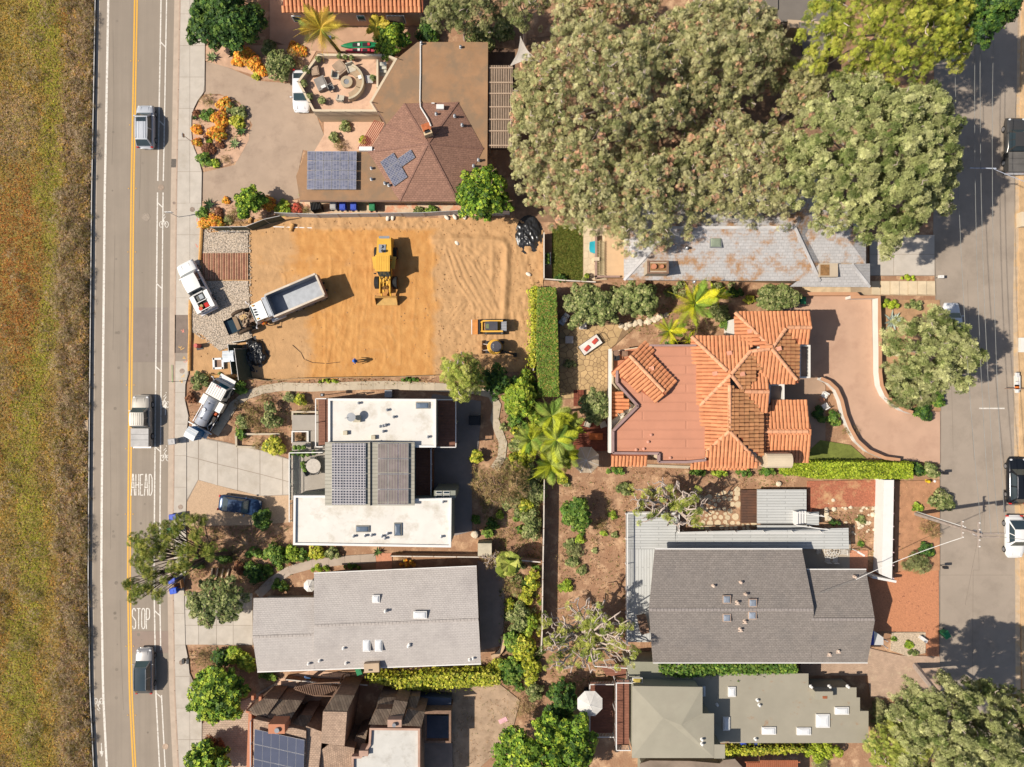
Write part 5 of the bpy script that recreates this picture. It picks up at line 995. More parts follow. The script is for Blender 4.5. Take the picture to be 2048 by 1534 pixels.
for s_ in (-1,1):
 MB().tube([(s_*1.08,5.0+.75*math.cos(a),.75+.62*math.sin(a)) for a in np.linspace(.2,2.6,7)],.2,6).build('mudguard',M('mudguard',A(84,66,50)),dt,local=True)
 wheel(dt,s_*1.05,4.3,.52,.34);MB().tube([(s_*.95,1.55,.9),(s_*.95,1.55,2.9)],.08,8).build('exhaust_stack',m_al,dt,local=True)
 MB().tube([(s_*1.1,.4,.75),(s_*1.1,2.0,.75)],.3,12).build('fuel_tank',m_al,dt,local=True)
 for y in (-1.2,-2.6,-4.0):wheel(dt,s_*.98,y,.52,.5)
 MB().box((s_*1.32,-1,1.55),(.05,5,.12)).build('side_rib',gs,dt,local=True)
 # ---- wheel loader
p=P(770,535,1.5);wl=thing('wheel_loader','yellow wheel loader with its bucket down on the orange soil','loader',(p.x,p.y,.08),180);yl=M('machine_yellow',A(240,184,72),var=.06,scale=1.5,rough=.45);ydk=M('machine_grime',A(120,84,40),var=.4,scale=3)
hb=MB();hb.add([(-.95,-3.7,.9),(.95,-3.7,.9),(1.0,-.9,.9),(-1.0,-.9,.9),(-.82,-3.6,2.2),(.82,-3.6,2.2),(.95,-.9,2.5),(-.95,-.9,2.5)],[(4,5,6,7),(0,4,7,3),(1,2,6,5),(0,1,5,4),(3,7,6,2)]);hb.build('engine_hood',yl,wl,local=True)
MB().box((0,-3.62,2.22),(1.3,.3,.06)).build('grille',m_metal,wl,local=True);MB().box((.2,-2.2,2.38),(.85,1.0,.1)).build('engine_grille',m_metal,wl,local=True);MB().cyl((.1,-1.85,2.4),.16,.5,12).build('exhaust_stack',m_blk,wl,local=True);MB().cyl((.35,-2.4,2.4),.2,.25,12).build('air_cleaner',m_metal,wl,local=True)
MB().box((0,-.25,3.28),(1.75,2.0,.14)).build('cab_roof',yl,wl,local=True)
for i in range(6):MB().box((-.7+i*.28,-.25,3.36),(.06,1.8,.03)).build('roof_rib',yl,wl,local=True)
cg=MB();cg.add([(-.75,-1,1.6),(.75,-1,1.6),(.7,1.2,1.6),(-.7,1.2,1.6),(-.78,-1.1,3.2),(.78,-1.1,3.2),(.7,.7,3.2),(-.7,.7,3.2)],[(0,4,7,3),(1,2,6,5),(0,1,5,4),(3,7,6,2)]);cg.build('cab_glass',m_ws,wl,local=True);MB().box((0,0,1.2),(1.5,2.2,.9)).build('cab_base',yl,wl,local=True);MB().box((1.15,-.5,2.2),(.5,1.5,.12),8).build('fender',yl,wl,local=True);MB().box((-1.15,-.5,2.2),(.5,1.5,.12),-8).build('fender',yl,wl,local=True)
mk(wl,'front_frame',[((s_*.62,2.0,1.35),(.12,2.3,.9),0) for s_ in (-1,1)]+[((0,1.2,1.3),(1.1,.2,.8),0),((0,2.3,1.2),(1.1,.2,.5),0),((0,1.8,1.0),(1.2,1.2,.3),0)],yl)
for s_ in (-1,1):
 MB().beam((s_*.5,1.4,1.8),(s_*.55,3.4,.75),.16,.34).build('lift_arm',yl,wl,local=True);MB().tube([(s_*.22,1.3,1.7),(s_*.18,2.6,1.4)],.08,8).build('hydraulic_ram',M('ram_yellow',A(250,200,90)),wl,local=True)
 wheel(wl,s_*1.12,1.75,.78,.6,ydk);wheel(wl,s_*1.12,-1.9,.78,.6,ydk)
gr2=MB();RR=random.Random(5)
for i in range(26):gr2.box((RR.uniform(-.5,.5),RR.uniform(1.2,3.0),RR.uniform(1.2,1.8)),(RR.uniform(.08,.3),RR.uniform(.08,.5),RR.uniform(.06,.2)),RR.uniform(-20,20),m=i%2)
gr2.build('hydraulics',[ydk,yl],wl,local=True)
bk=MB();N=9;prof_=[(3.5+.35*(1-math.cos(a))*.2-.15*math.sin(a),1.25-.12*a) for a in np.linspace(0,1,2)]
prof_=[(4.55,.2),(3.75,.18),(3.5,.35),(3.4,.7),(3.5,1.1),(3.75,1.3)];V=[(s_*1.35,y,zz) for s_ in (-1,1) for y,zz in prof_];n=len(prof_)
bk.add(V,[(i,i+1,n+i+1,n+i) for i in range(n-1)]+[tuple(range(n))[::-1],tuple(range(n,2*n))]);bk.build('bucket',M('bucket_steel',A(206,158,92),var=.2,scale=2,rough=.5),wl,local=True)
MB().box((0,4.05,.24),(2.6,.9,.06)).build('bucket_soil',M('bucket_load',A(214,172,104),var=.1,scale=3),wl,local=True)
MB().box((1.05,.9,2.6),(.25,.1,.4)).build('mirror',m_blk,wl,local=True);MB().tube([(.7,.75,2.7),(1.05,.9,2.7)],.025,5).build('mirror_arm',m_blk,wl,local=True)
wl.scale=(.88,)*3
# ---- skid steer and compact excavator
p=P(987,653,.9);ss=thing('skid_steer','yellow tracked skid steer with rusty blade bucket in front of the green hedge','skid steer',(p.x,p.y,.09),90);orange=M('blade_orange',A(214,146,80),var=.12,scale=2)
for s_ in (-1,1):
 tk=MB();tk.tube([(s_*.82-.18,-1.2,.38),(s_*.82+.18,-1.2,.38)],.38,12);tk.tube([(s_*.82-.18,.9,.3),(s_*.82+.18,.9,.3)],.3,12);tk.box((s_*.82,-.15,.36),(.36,2.2,.62));tk.build('track',m_blk if s_>0 else m_blk,ss,local=True)
 MB().beam((s_*.68,-1.25,1.7),(s_*.68,1.35,1.45),.2,.26).build('lift_arm',yl,ss,local=True);MB().beam((s_*.66,1.3,1.5),(s_*.6,1.6,.5),.18,.2).build('arm_knee',yl,ss,local=True)
MB().box((0,-.2,.8),(1.2,2.4,.8)).build('body',yl,ss,local=True);MB().box((0,-1.35,1.35),(1.25,.75,.6)).build('engine_cover',m_metal,ss,local=True);MB().box((0,.25,1.65),(1.12,1.35,1.0)).build('cab',m_blk,ss,local=True);MB().box((0,.25,2.17),(1.1,1.6,.06)).build('cab_roof',M('roof_grey',A(88,86,92),rough=.3),ss,local=True);MB().box((-.05,.75,2.215),(.6,.4,.03)).build('roof_window',M('green_glass',A(130,136,96),rough=.2),ss,local=True);MB().beam((-.66,1.5,1.3),(.66,1.5,1.3),.16,.2).build('cross_bar',yl,ss,local=True)
for i in range(5):MB().box((-.4+i*.2,-1.35,1.67),(.05,.7,.03)).build('cover_rib',m_al,ss,local=True)
bk=MB();bk.box((0,2.5,.12),(1.95,.75,.06));bk.box((0,2.1,.4),(1.95,.07,.6));bk.build('bucket',orange,ss,local=True);MB().box((0,2.9,.14),(1.95,.1,.05)).build('cutting_edge',m_whp,ss,local=True);MB().box((0,1.9,.4),(1.9,.3,.4)).build('coupler',m_blk,ss,local=True)
p=P(988,694,.9);ex_=thing('mini_excavator','yellow and black mini excavator with dozer blade in tree shadow','excavator',(p.x,p.y,.09),90)
for s_ in (-1,1):
 tk=MB();tk.box((s_*.65,-.1,.3),(.34,2.0,.5));tk.tube([(s_*.65-.17,-1.1,.3),(s_*.65+.17,-1.1,.3)],.25,10);tk.tube([(s_*.65-.17,.9,.3),(s_*.65+.17,.9,.3)],.25,10);tk.build('track',m_blk,ex_,local=True)
 MB().beam((s_*.35,.8,.4),(s_*.45,1.6,.35),.1,.14).build('blade_arm',M('arm_pale',A(206,190,180)),ex_,local=True)
MB().lathe((0,-.1,.6),[(.95,0),(1.0,.25),(.98,.7),(.85,.8)],18).build('body',yl,ex_,local=True);MB().lathe((.0,-.3,1.3),[(.72,0),(.74,.9),(.68,1.0),(.3,1.04)],14).build('canopy',M('roof_grey',(0,0,0)),ex_,local=True);MB().box((0,1.72,.45),(1.75,.1,.5)).build('dozer_blade',M('blade_tan',A(200,150,96)),ex_,local=True)
MB().tube([(-.5,-.9,1.2),(-.75,-1.7,2.0),(-.9,-2.4,1.6)],[.16,.14,.12],8).build('boom',m_blk,ex_,local=True);MB().tube([(-.9,-2.4,1.6),(-1.0,-2.7,.6)],.11,8).build('dipper',m_blk,ex_,local=True);MB().box((-1.02,-2.75,.35),(.5,.45,.45)).build('bucket',m_blk,ex_,local=True)
for i in range(3):MB().box((.25-.2*i,.05,2.36),(.05,.22,.03),30).build('roof_vent',m_al,ex_,local=True)
ss.scale=ex_.scale=(.84,)*3
# ---- toilet service truck
p=P(424,812,1.3);st=thing('service_truck','white cab vacuum tank truck carrying a blue portable toilet on its tail','truck',(p.x,p.y,.03),-29);sw_=paint('service_white',A(240,236,228),.02,.4)
cabp=MB();cabp.add([(-1,1.1,.6),(1,1.1,.6),(1,3.0,.6),(-1,3.0,.6),(-.95,1.15,2.35),(.95,1.15,2.35),(.92,2.5,2.35),(-.92,2.5,2.35),(-1,3.0,1.35),(1,3.0,1.35)],[(4,5,6,7),(0,3,8,7,4),(1,5,6,9,2),(0,4,5,1),(7,6,9,8),(2,9,8,3)]);cabp.build('cab',sw_,st,local=True)
for i in range(7):MB().box((-.78+i*.26,1.8,2.38),(.05,1.2,.03)).build('roof_rib',sw_,st,local=True)
for x in (-.22,0,.22):MB().box((x,2.4,2.4),(.1,.1,.06)).build('marker_light',m_red,st,local=True)
quadpart(st,[(-.9,2.94,1.42),(.9,2.94,1.42),(.86,2.55,2.26),(-.86,2.55,2.26)],M('teal_glass',(.02,.075,.09),rough=.06,spec=.7),'windscreen');MB().box((0,3.3,.95),(1.85,.55,.25)).build('front_bumper',sw_,st,local=True)
for s_ in (-1,1):
 quadpart(st,[(s_*1.0,1.5,1.35),(s_*1.0,2.7,1.35),(s_*.94,2.4,2.15),(s_*.96,1.5,2.15)],m_glass,'side_window');MB().tube([(s_*1.0,2.7,1.7),(s_*1.3,2.9,1.75)],.03,5).build('mirror_arm',m_al,st,local=True);MB().box((s_*1.35,2.9,1.6),(.2,.08,.4)).build('mirror',m_al,st,local=True)
 MB().box((s_*.98,.35,1.4),(.6,1.1,.85)).build('side_box',sw_,st,local=True);wheel(st,s_*.9,2.2,.45,.28);wheel(st,s_*.88,-1.6,.45,.45)
 MB().beam((s_*1.08,-.2,1.1),(s_*1.08,-2.5,1.1),.08,.1).build('side_rail',m_al,st,local=True)
mk(st,'chassis',[((0,-.6,.72),(2.1,4.2,.16),0)],dkm);tkm=M('polished_steel',A(196,200,210),rough=.3,metal=.3,var=.05)
MB().tube([(-.1,.95,1.45),(-.1,.85,1.45),(-.1,-2.3,1.45),(-.1,-2.4,1.45)],[.4,.66,.66,.4],20).build('tank',tkm,st,local=True,smooth=True)
for y in (.5,-.5,-1.6):MB().tube([(-.1+.68*math.cos(a),y,1.45+.68*math.sin(a)) for a in np.linspace(0,3.14,9)],.025,5).build('tank_band',m_al,st,local=True)
for y in (.3,-1.5):MB().cyl((-.1,y,2.05),.09,.12,10).build('valve',m_blk,st,local=True)
MB().lathe((-.25,-.55,2.08),[(.22,0),(.24,.08),(.18,.14)],14).build('manhole_lid',m_al,st,local=True)
MB().tube([(.75,-1.0,1.2),(.9,-1.6,1.35),(.6,-2.2,1.25),(.8,-2.5,1.0)],.09,8).build('suction_hose',m_metal,st,local=True);MB().box((.85,-1.2,1.15),(.45,.6,.5)).build('vacuum_pump',M('pump_dark',A(80,74,70)),st,local=True);MB().box((.8,-.55,1.25),(.3,.3,.4)).build('pump_motor',M('pump_red',A(196,96,60)),st,local=True)
mk(st,'tail_frame',[((0,-2.75,1.2),(2.9,.12,.12),0),((-.9,-2.95,1.0),(.1,.6,.1),0),((.9,-2.95,1.0),(.1,.6,.1),0),((0,-3.2,.7),(2.0,.9,.1),0)],m_whp)
def portaloo(root,c,rot=0,lying=False,z0=.8,name='portable_toilet',local=True):
 bl=M('toilet_blue',A(34,110,170),rough=.5,var=.06);mb=MB();mb.box((c[0],c[1],z0+1.0),(1.12,1.12,2.0));b=mb.build('toilet_cabin',bl,root,local=local)
 for i in range(4):MB().box((c[0]-.42+i*.28,c[1]-.57,z0+1.0),(.08,.04,1.8)).build('rib',bl,b,local=local);MB().box((c[0]+.57,c[1]-.42+i*.28,z0+1.0),(.04,.08,1.8)).build('rib',bl,b,local=local)
 rf=MB();rf.add([(c[0]-.6,c[1]-.6,z0+2),(c[0]+.6,c[1]-.6,z0+2),(c[0]+.6,c[1]+.6,z0+2),(c[0]-.6,c[1]+.6,z0+2),(c[0]-.6,c[1],z0+2.2),(c[0]+.6,c[1],z0+2.2)],[(0,1,5,4),(2,3,4,5),(0,4,3),(1,2,5),(3,2,1,0)]);r_=rf.build('toilet_roof',M('translucent_white',A(232,238,242),rough=.4),b,local=local)
 for i in range(3):MB().box((c[0],c[1]-.35+i*.35,z0+2.17-.2*abs(i-1)*.5),(1.15,.05,.05)).build('roof_ridge',m_whp,b,local=local)
portaloo(st,(0,-3.35),z0=.75)
p=P(472,714);pt_=thing('portable_toilet','blue portable toilet with white roof beside the black plastic pile','portable toilet',(p.x,p.y,.08),4);portaloo(pt_,(0,0),z0=.08)
MB().box((0,-.55,1.0),(.7,.05,1.7)).build('door',M('toilet_door',A(40,120,180),rough=.5),pt_,local=True)
p=P(437,727,.3);ws_=thing('spill_tray','white square spill tray frame beside the portable toilet','tray',(p.x,p.y,.08),2);mk(ws_,'frame',[((s_*.5,0,.2),(.22,1.25,.3),0) for s_ in (-1,1)]+[((0,s_*.52,.2),(1.1,.22,.3),0) for s_ in (-1,1)],m_whp);MB().box((0,0,.1),(.8,.85,.08)).build('base',M('tray_floor',A(160,130,110)),ws_,local=True)
# ================= PLANTS =================
def blade(pts,tris):return np.array(pts,float),np.array(tris)
def t_broad(n=5,seed=1):
 r=np.random.default_rng(seed);V=[(0,0,0)];F=[]
 for i in range(n):
  a=6.283*i/n+r.uniform(-.4,.4);l=r.uniform(.7,1.1);u=r.uniform(-.05,.55);wd=.32;ca,sa=math.cos(a),math.sin(a);k=len(V)
  V+=[(ca*l*.5-sa*wd*l,sa*l*.5+ca*wd*l,u*.6+.08),(ca*l*.5+sa*wd*l,sa*l*.5-ca*wd*l,u*.6+.02),(ca*l,sa*l,u*.7)]
  F+=[(0,k+1,k),(k,k+1,k+2)]
 return blade(V,F)
def t_needle(n=13,seed=2,up=.75):
 r=np.random.default_rng(seed);V=[(0,0,0)];F=[]
 for i in range(n):
  a=6.283*i*.382;e=r.uniform(-.05,1)*up+.12;l=r.uniform(.75,1.05);c=math.sqrt(max(.05,1-e*e));wd=.085;ca,sa=math.cos(a),math.sin(a);k=len(V)
  V+=[(ca*c*l-sa*wd,sa*c*l+ca*wd,e*l),(ca*c*l+sa*wd,sa*c*l-ca*wd,e*l)];F+=[(0,k+1,k)]
 return blade(V,F)
def t_grass(n=6,seed=3):
 r=np.random.default_rng(seed);V=[];F=[]
 for i in range(n):
  a=r.uniform(0,6.28);l=r.uniform(.5,1);ca,sa=math.cos(a),math.sin(a);k=len(V);h_=r.uniform(.5,1.0)
  V+=[(-sa*.09,ca*.09,0),(sa*.09,-ca*.09,0),(ca*l,sa*l,h_)];F+=[(k,k+1,k+2)]
 return blade(V,F)
def t_twig(n=7,seed=4):
 r=np.random.default_rng(seed);V=[];F=[]
 for i in range(n):
  a=r.uniform(0,6.28);l=r.uniform(.6,1.2);ca,sa=math.cos(a),math.sin(a);k=len(V);h_=r.uniform(.1,.8)
  V+=[(-sa*.035,ca*.035,0),(sa*.035,-ca*.035,0),(ca*l,sa*l,h_)];F+=[(k,k+1,k+2)]
 return blade(V,F)
TB,TN,TG,TT=t_broad(),t_needle(),t_grass(),t_twig();TP=t_needle(24,6,.95)
def leafm(name,rgb,k=1.05,rnd=.32,leaf=.12,var=.2):return M('leaf_'+name,A(*rgb,k=k),var=var,scale=.7,rough=.62,rnd=rnd,leaf=leaf,spec=.25)
SP={'torrey':(TN,[leafm('torrey',(160,157,104)),leafm('torrey_light',(188,182,132)),leafm('torrey_dry',(210,160,128)),leafm('torrey_deep',(120,124,76))],(.42,.34,.08,.16),.2),'pine':(TP,[leafm('pine',(154,158,100)),leafm('pine_light',(180,180,124)),leafm('pine_dry',(206,150,110)),leafm('pine_deep',(104,116,60))],(.5,.31,0,.19),.27),'ypine':(TN,[leafm('ypine',(156,162,58)),leafm('ypine_light',(182,180,76)),leafm('ypine_deep',(100,116,42))],(.55,.25,.2),.21),'lpine':(TN,[leafm('lpine',(158,166,72)),leafm('lpine_light',(184,184,96)),leafm('lpine_deep',(112,128,52))],(.55,.25,.2),.21),'grey':(TN,[leafm('greygreen',(140,142,90)),leafm('greygreen2',(166,162,112)),leafm('greygreen3',(96,106,58))],(.5,.25,.25),.19),'dark':(TB,[leafm('dark',(62,92,36)),leafm('dark2',(96,120,44)),leafm('dark3',(40,66,28))],(.5,.25,.25),.19),'green':(TB,[leafm('green',(90,118,44)),leafm('green2',(128,148,60)),leafm('green3',(62,96,32))],(.5,.28,.22),.19),'bright':(TB,[leafm('bright',(128,150,44)),leafm('bright2',(168,176,62)),leafm('bright3',(88,116,32))],(.5,.3,.2),.19),'yellow':(TB,[leafm('yellow',(164,168,48)),leafm('yellow2',(196,188,76)),leafm('yellow3',(102,120,38))],(.5,.3,.2),.17),'glossy':(TB,[leafm('glossy',(104,134,40)),leafm('glossy2',(160,176,56)),leafm('glossy3',(54,82,24))],(.45,.25,.3),.19),'olive':(TB,[leafm('olive',(122,132,74)),leafm('olive2',(158,158,104)),leafm('olive3',(80,94,48))],(.5,.28,.22),.15),'brown':(TT,[leafm('brown',(150,122,84)),leafm('brown2',(184,156,112)),leafm('brown3',(126,124,60))],(.45,.25,.3),.26),'orange':(TB,[leafm('orange',(232,152,50)),leafm('orange2',(240,184,74)),leafm('orange3',(196,110,52)),leafm('orange4',(160,156,52))],(.42,.24,.18,.16),.13),'red':(TB,[leafm('redl',(214,96,76)),leafm('redl2',(150,84,56))],(.6,.4),.13),'maroon':(TB,[leafm('maroon',(120,74,52)),leafm('maroon2',(150,104,70))],(.6,.4),.12),'hedge':(TB,[leafm('hedge',(146,162,40)),leafm('hedge2',(176,184,62)),leafm('hedge3',(96,116,30))],(.55,.25,.2),.11),'hedge2':(TB,[leafm('hedgeb',(94,120,42)),leafm('hedgeb2',(156,136,70)),leafm('hedgeb3',(118,142,52))],(.5,.2,.3),.10),}
m_bark=M('bark',A(150,122,100),var=.25,scale=3,rough=.9);m_gbark=M('grey_bark',A(200,182,168),var=.15,scale=3,rough=.9);m_dbark=M('dark_bark',A(98,80,68),var=.25,scale=3)
def crown(parent,name,clumps,sp,dens,size=None,up=.5,shell=.62,low=-.35):
 tpl,mats,wts,sz=SP[sp];size=size or sz;org=np.array(ORG[root_of(parent).name]) if parent is not None else np.zeros(3)
 pos=[];nrm=[];mi=[];cumw=np.cumsum(wts)/sum(wts)
 for c,r in clumps:
  area=2.2*math.pi*((r[0]*r[1])**.8+(r[0]*r[2])**.8+(r[1]*r[2])**.8)/3
  n=max(6,int(dens*area/(size*size)))
  d=NR.normal(size=(n*2,3));d/=np.linalg.norm(d,axis=1,keepdims=True);d=d[d[:,2]>low][:n];n=len(d)
  rr=NR.uniform(shell,1.03,n)[:,None];pos.append(np.array(c)+d*rr*np.array(r));q=d+np.array([0,0,up])+NR.normal(0,.35,(n,3));nrm.append(q)
  one=int(np.searchsorted(cumw,NR.random()));mi.append(np.clip(np.where(NR.random(n)<(.72 if sp in PUFF else .3),one,np.searchsorted(cumw,NR.random(n))),0,len(mats)-1))
 pos=np.concatenate(pos);nrm=np.concatenate(nrm);mi=np.concatenate(mi)
 return scatter(name,tpl[0],tpl[1],pos-(0 if parent is not None else 0),nrm,NR.uniform(.65,1.25,len(pos))*size,mats,mi,parent=parent,origin=org if parent is not None else (0,0,0))
def wob(a,b,n,amt):
 a,b=Vector(a),Vector(b);return [a.lerp(b,i/n)+Vector((R.uniform(-amt,amt),R.uniform(-amt,amt),R.uniform(-amt,amt)*.6))*(0 if i in (0,) else 1) for i in range(n+1)]
PUFF={'torrey':.4,'pine':.52,'ypine':.46,'lpine':.42,'grey':.38}
def tree(label,px,py,rx,ry,zt,zb,sp,nc=26,cr=.36,dens=1.0,group=None,name='tree',cat='tree',trunk=None,bark=m_bark,size=None,flat=1.,base=None,limbs=9,tr=.2,twigs=0):
 """px,py,rx,ry: crown centre and half extents in the photograph"""
 zc=zb+(zt-zb)*.42;c=P(px,py,zc);k=(1-zc/H)/S;RX,RY=rx*k,ry*k;seed_=R.uniform(0,99);bp=base or P(px,py,zc);b0=Vector((bp[0],bp[1],0)) if base is None else P(*base)
 root=thing(name,label,cat,tuple(b0),group=group);cl=[];cr_=cr*min(RX,RY)
 pin=sp in PUFF;bd=[R.uniform(.72,1.2) if pin else R.uniform(.84,1.14) for i in range(13)]
 if pin:nc=int(2.3*RX*RY/PUFF[sp]**2)
 for i in range(nc):
  a=i*2.39996+R.uniform(-.3,.3);q0=min(1,math.sqrt((i+.5)/nc)*R.uniform(.84,1.05));u=(a%6.2832)/6.2832*13;b_=bd[int(u)%13]*(1-u%1)+bd[(int(u)+1)%13]*(u%1);q=q0*b_;e=1-cr*.6
  x,y=c.x+math.cos(a)*q*RX*e,c.y+math.sin(a)*q*RY*e;s_=cr_*R.uniform(.6,1.2);z=zb+s_*.6+(zt-zb-s_*1.2)*math.sqrt(max(.05,1-q0*q0*.9))*R.uniform(.62,1.0);cl.append(((x,y,z),(s_,s_,s_*.75*flat)))
  if pin:
   s_=PUFF[sp]*R.uniform(.7,1.25);dome=math.sqrt(max(.03,1-q0*q0*.95));z=zb+(zt-zb)*(dome*R.uniform(.55,1.0)+.06*mn.noise((x*.5,y*.5,2)));q1=R.uniform(.96,1.04);gap=mn.noise((x*.33,y*.33,seed_))
   if gap<-.44 and R.random()<.8:cl.pop();continue
   z+=1.3*gap;cl[-1]=((c.x+(x-c.x)*q1+R.uniform(-.2,.2),c.y+(y-c.y)*q1+R.uniform(-.2,.2),z),(s_*R.uniform(.75,1.1),s_*R.uniform(.65,.95),s_*1.5));continue
  aa=a+R.uniform(-.5,.5);d_=s_*R.uniform(.7,1.15);t_s=s_*R.uniform(.45,.65)
  if i%2:cl.append(((x+math.cos(aa)*d_,y+math.sin(aa)*d_,z+R.uniform(-.3,.25)*s_),(t_s,t_s,t_s*.7)))
 crown(root,'crown',cl,sp,dens,size)
 top=Vector((c.x,c.y,zb+(zt-zb)*.35));t=wob(b0,top,4,.12);MB().tube(t,[tr,tr*.9,tr*.8,tr*.7,tr*.5],7).build('trunk',bark,root)
 mb=MB()
 for i in range(0,len(cl),max(1,len(cl)//limbs)):
  e=Vector(cl[i][0]);s0=t[2].lerp(t[4],R.random());pts=wob(s0,e,4,.15);mb.tube(pts,[tr*.42,tr*.34,tr*.26,tr*.18,tr*.08],5)
 for i in range(twigs):
  (x,y,z),r=R.choice(cl);a=R.uniform(0,6.28);p_=Vector((x,y,z+r[2]*.7));mb.tube(wob(p_,p_+Vector((math.cos(a)*r[0]*1.1,math.sin(a)*r[0]*1.1,r[2]*.35)),3,.12),[.06,.05,.04,.02],4)
 mb.build('branches',bark,root)['kind']='stuff';return root
def shrub(label,px,py,r,sp,zt=None,ry=None,group=None,cat='shrub',name='shrub',dens=.9,nc=7,size=None,cr=.5):
 ry=ry or r;zt=zt or max(.5,r/S*.95);c=P(px,py,zt*.6);k=1/S;root=thing(name,label,cat,(c.x,c.y,0),group=group);cl=[]
 for i in range(nc):
  a=i*2.4+R.uniform(-.3,.3);q=math.sqrt(i/nc)*.75;s_=cr*min(r,ry)*k*R.uniform(.8,1.15);z=max(s_*.5,zt*(.62-.25*q)*R.uniform(.85,1.1));cl.append(((c.x+math.cos(a)*q*r*k,c.y+math.sin(a)*q*ry*k,z),(s_,s_,min(s_,zt*.5))))
 crown(root,'foliage',cl,sp,dens,size,low=-.2)
 mb=MB();[mb.tube(wob((c.x,c.y,0),q[0],2,.05),[.03,.022,.01],4) for q in cl[:6]];mb.build('stems',m_dbark,root)['kind']='stuff';return root
def hedge(label,poly,z0,z1,sp,n,size=None,name='hedge',cat='hedge',rough=.1,top_only=.55):
 W_=[(p.x,p.y) for p in PP(poly,z1)];c=(sum(p[0] for p in W_)/len(W_),sum(p[1] for p in W_)/len(W_));root=thing(name,label,cat,(c[0],c[1],0));org=np.array(ORG[root.name])
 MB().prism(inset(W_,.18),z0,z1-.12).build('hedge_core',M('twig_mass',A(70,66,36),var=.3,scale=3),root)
 xs=[p[0] for p in W_];ys=[p[1] for p in W_];pos=[];nr=[]
 while len(pos)<n*top_only:
  x,y=R.uniform(min(xs),max(xs)),R.uniform(min(ys),max(ys))
  if inpoly(x,y,W_):pos.append((x,y,z1+R.gauss(-.02,rough*.7)));nr.append((R.gauss(0,.4),R.gauss(0,.4),1))
 per=[(Vector(a),Vector(b)) for a,b in zip(W_,W_[1:]+W_[:1])];tot=sum((b-a).length for a,b in per)
 for a,b in per:
  d=(b-a);nn=Vector((d.y,-d.x)).normalized();sg=-1 if inpoly(*((a+b)/2+nn*.05),W_) else 1
  for i in range(int(n*(1-top_only)*d.length/tot)):
   q=a+d*R.random()+nn*sg*R.gauss(0,rough);pos.append((q.x,q.y,R.uniform(z0+.05,z1+.03)));nr.append((nn.x*sg+R.gauss(0,.3),nn.y*sg+R.gauss(0,.3),.5))
 tpl,mats,wts,sz=SP[sp];cw=np.cumsum(wts)/sum(wts);K=len(pos);scatter('foliage',tpl[0],tpl[1],np.array(pos),np.array(nr),NR.uniform(.7,1.3,K)*(size or sz),mats,np.clip(np.searchsorted(cw,NR.random(K)),0,len(mats)-1),parent=root,origin=org);return root
 # ---- palms
def frond_mesh(L,wd,m,droop=.5,n=22,feather=.07,comp=None):
 V=[];F=[];sp_=[]
 for i in range(n+1):
  t=i/n;sp_.append(Vector((0,L*t*(1-.12*t),L*(.35*t-droop*1.15*t*t))))
 for i in range(n):
  a,b=sp_[i],sp_[i+1];k=len(V);w_=.035*(1-i/n)+.008;V+=[tuple(a+Vector((-w_,0,0))),tuple(a+Vector((w_,0,0))),tuple(b+Vector((w_,0,0))),tuple(b+Vector((-w_,0,0)))];F.append((k,k+1,k+2,k+3))
 for i in range(2,n+1):
  for s_ in (-1,1):
   for q in (0,.33,.66):
    t=(i+q-.5)/n;a=sp_[i].lerp(sp_[max(0,i-1)],q);ln=wd*math.sin(min(1,t*1.15+.12)*math.pi)**.6*(1.1-.3*t);k=len(V);e=a+Vector((s_*ln,ln*.75,-ln*.25+random.Random(i*7+s_).uniform(-.06,.06)))
    V+=[tuple(a+Vector((0,-feather*.8,0))),tuple(a+Vector((0,feather*.8,.01))),tuple(a.lerp(e,.6)+Vector((0,feather*.9,.02))),tuple(e),tuple(a.lerp(e,.6)-Vector((0,feather*.6,0)))];F.append((k,k+1,k+2,k+3,k+4) if s_<0 else (k+4,k+3,k+2,k+1,k))
 me=bpy.data.meshes.new('frond');me.from_pydata(V,[],F);me.materials.append(m);return me
def palm(label,px,py,r,zt,mats,n=16,base=None,group=None,wd=.5,droop=.5,tr=.16,bark=None,feather=.07):
 top=P(px,py,zt);b0=Vector((top.x,top.y,0)) if base is None else P(*base,0);root=thing('palm_tree',label,'palm tree',tuple(b0),group=group);L=r*(1-zt/H)/S*1.08
 MB().tube([b0,b0.lerp(top,.35)+Vector((.05,0,0)),b0.lerp(top,.7),top],[tr*1.3,tr,tr*.9,tr*.8],8).build('trunk',bark or m_bark,root)
 ms=[frond_mesh(L,wd*L*.42,m,dr,feather=feather*L/2.4) for m in mats for dr in (droop,droop*.55)]
 for i in range(n):
  f=bpy.data.objects.new('frond',R.choice(ms));COL.objects.link(f);f.parent=root;f.location=top-b0;s_=R.uniform(.78,1.05)*(1 if i%3 else .8);f.scale=(s_,s_,s_);f.rotation_euler=(R.uniform(-.15,.45)+(.35 if i%3==0 else 0),R.uniform(-.2,.2),6.283*i*.382+R.uniform(-.2,.2))
 return root
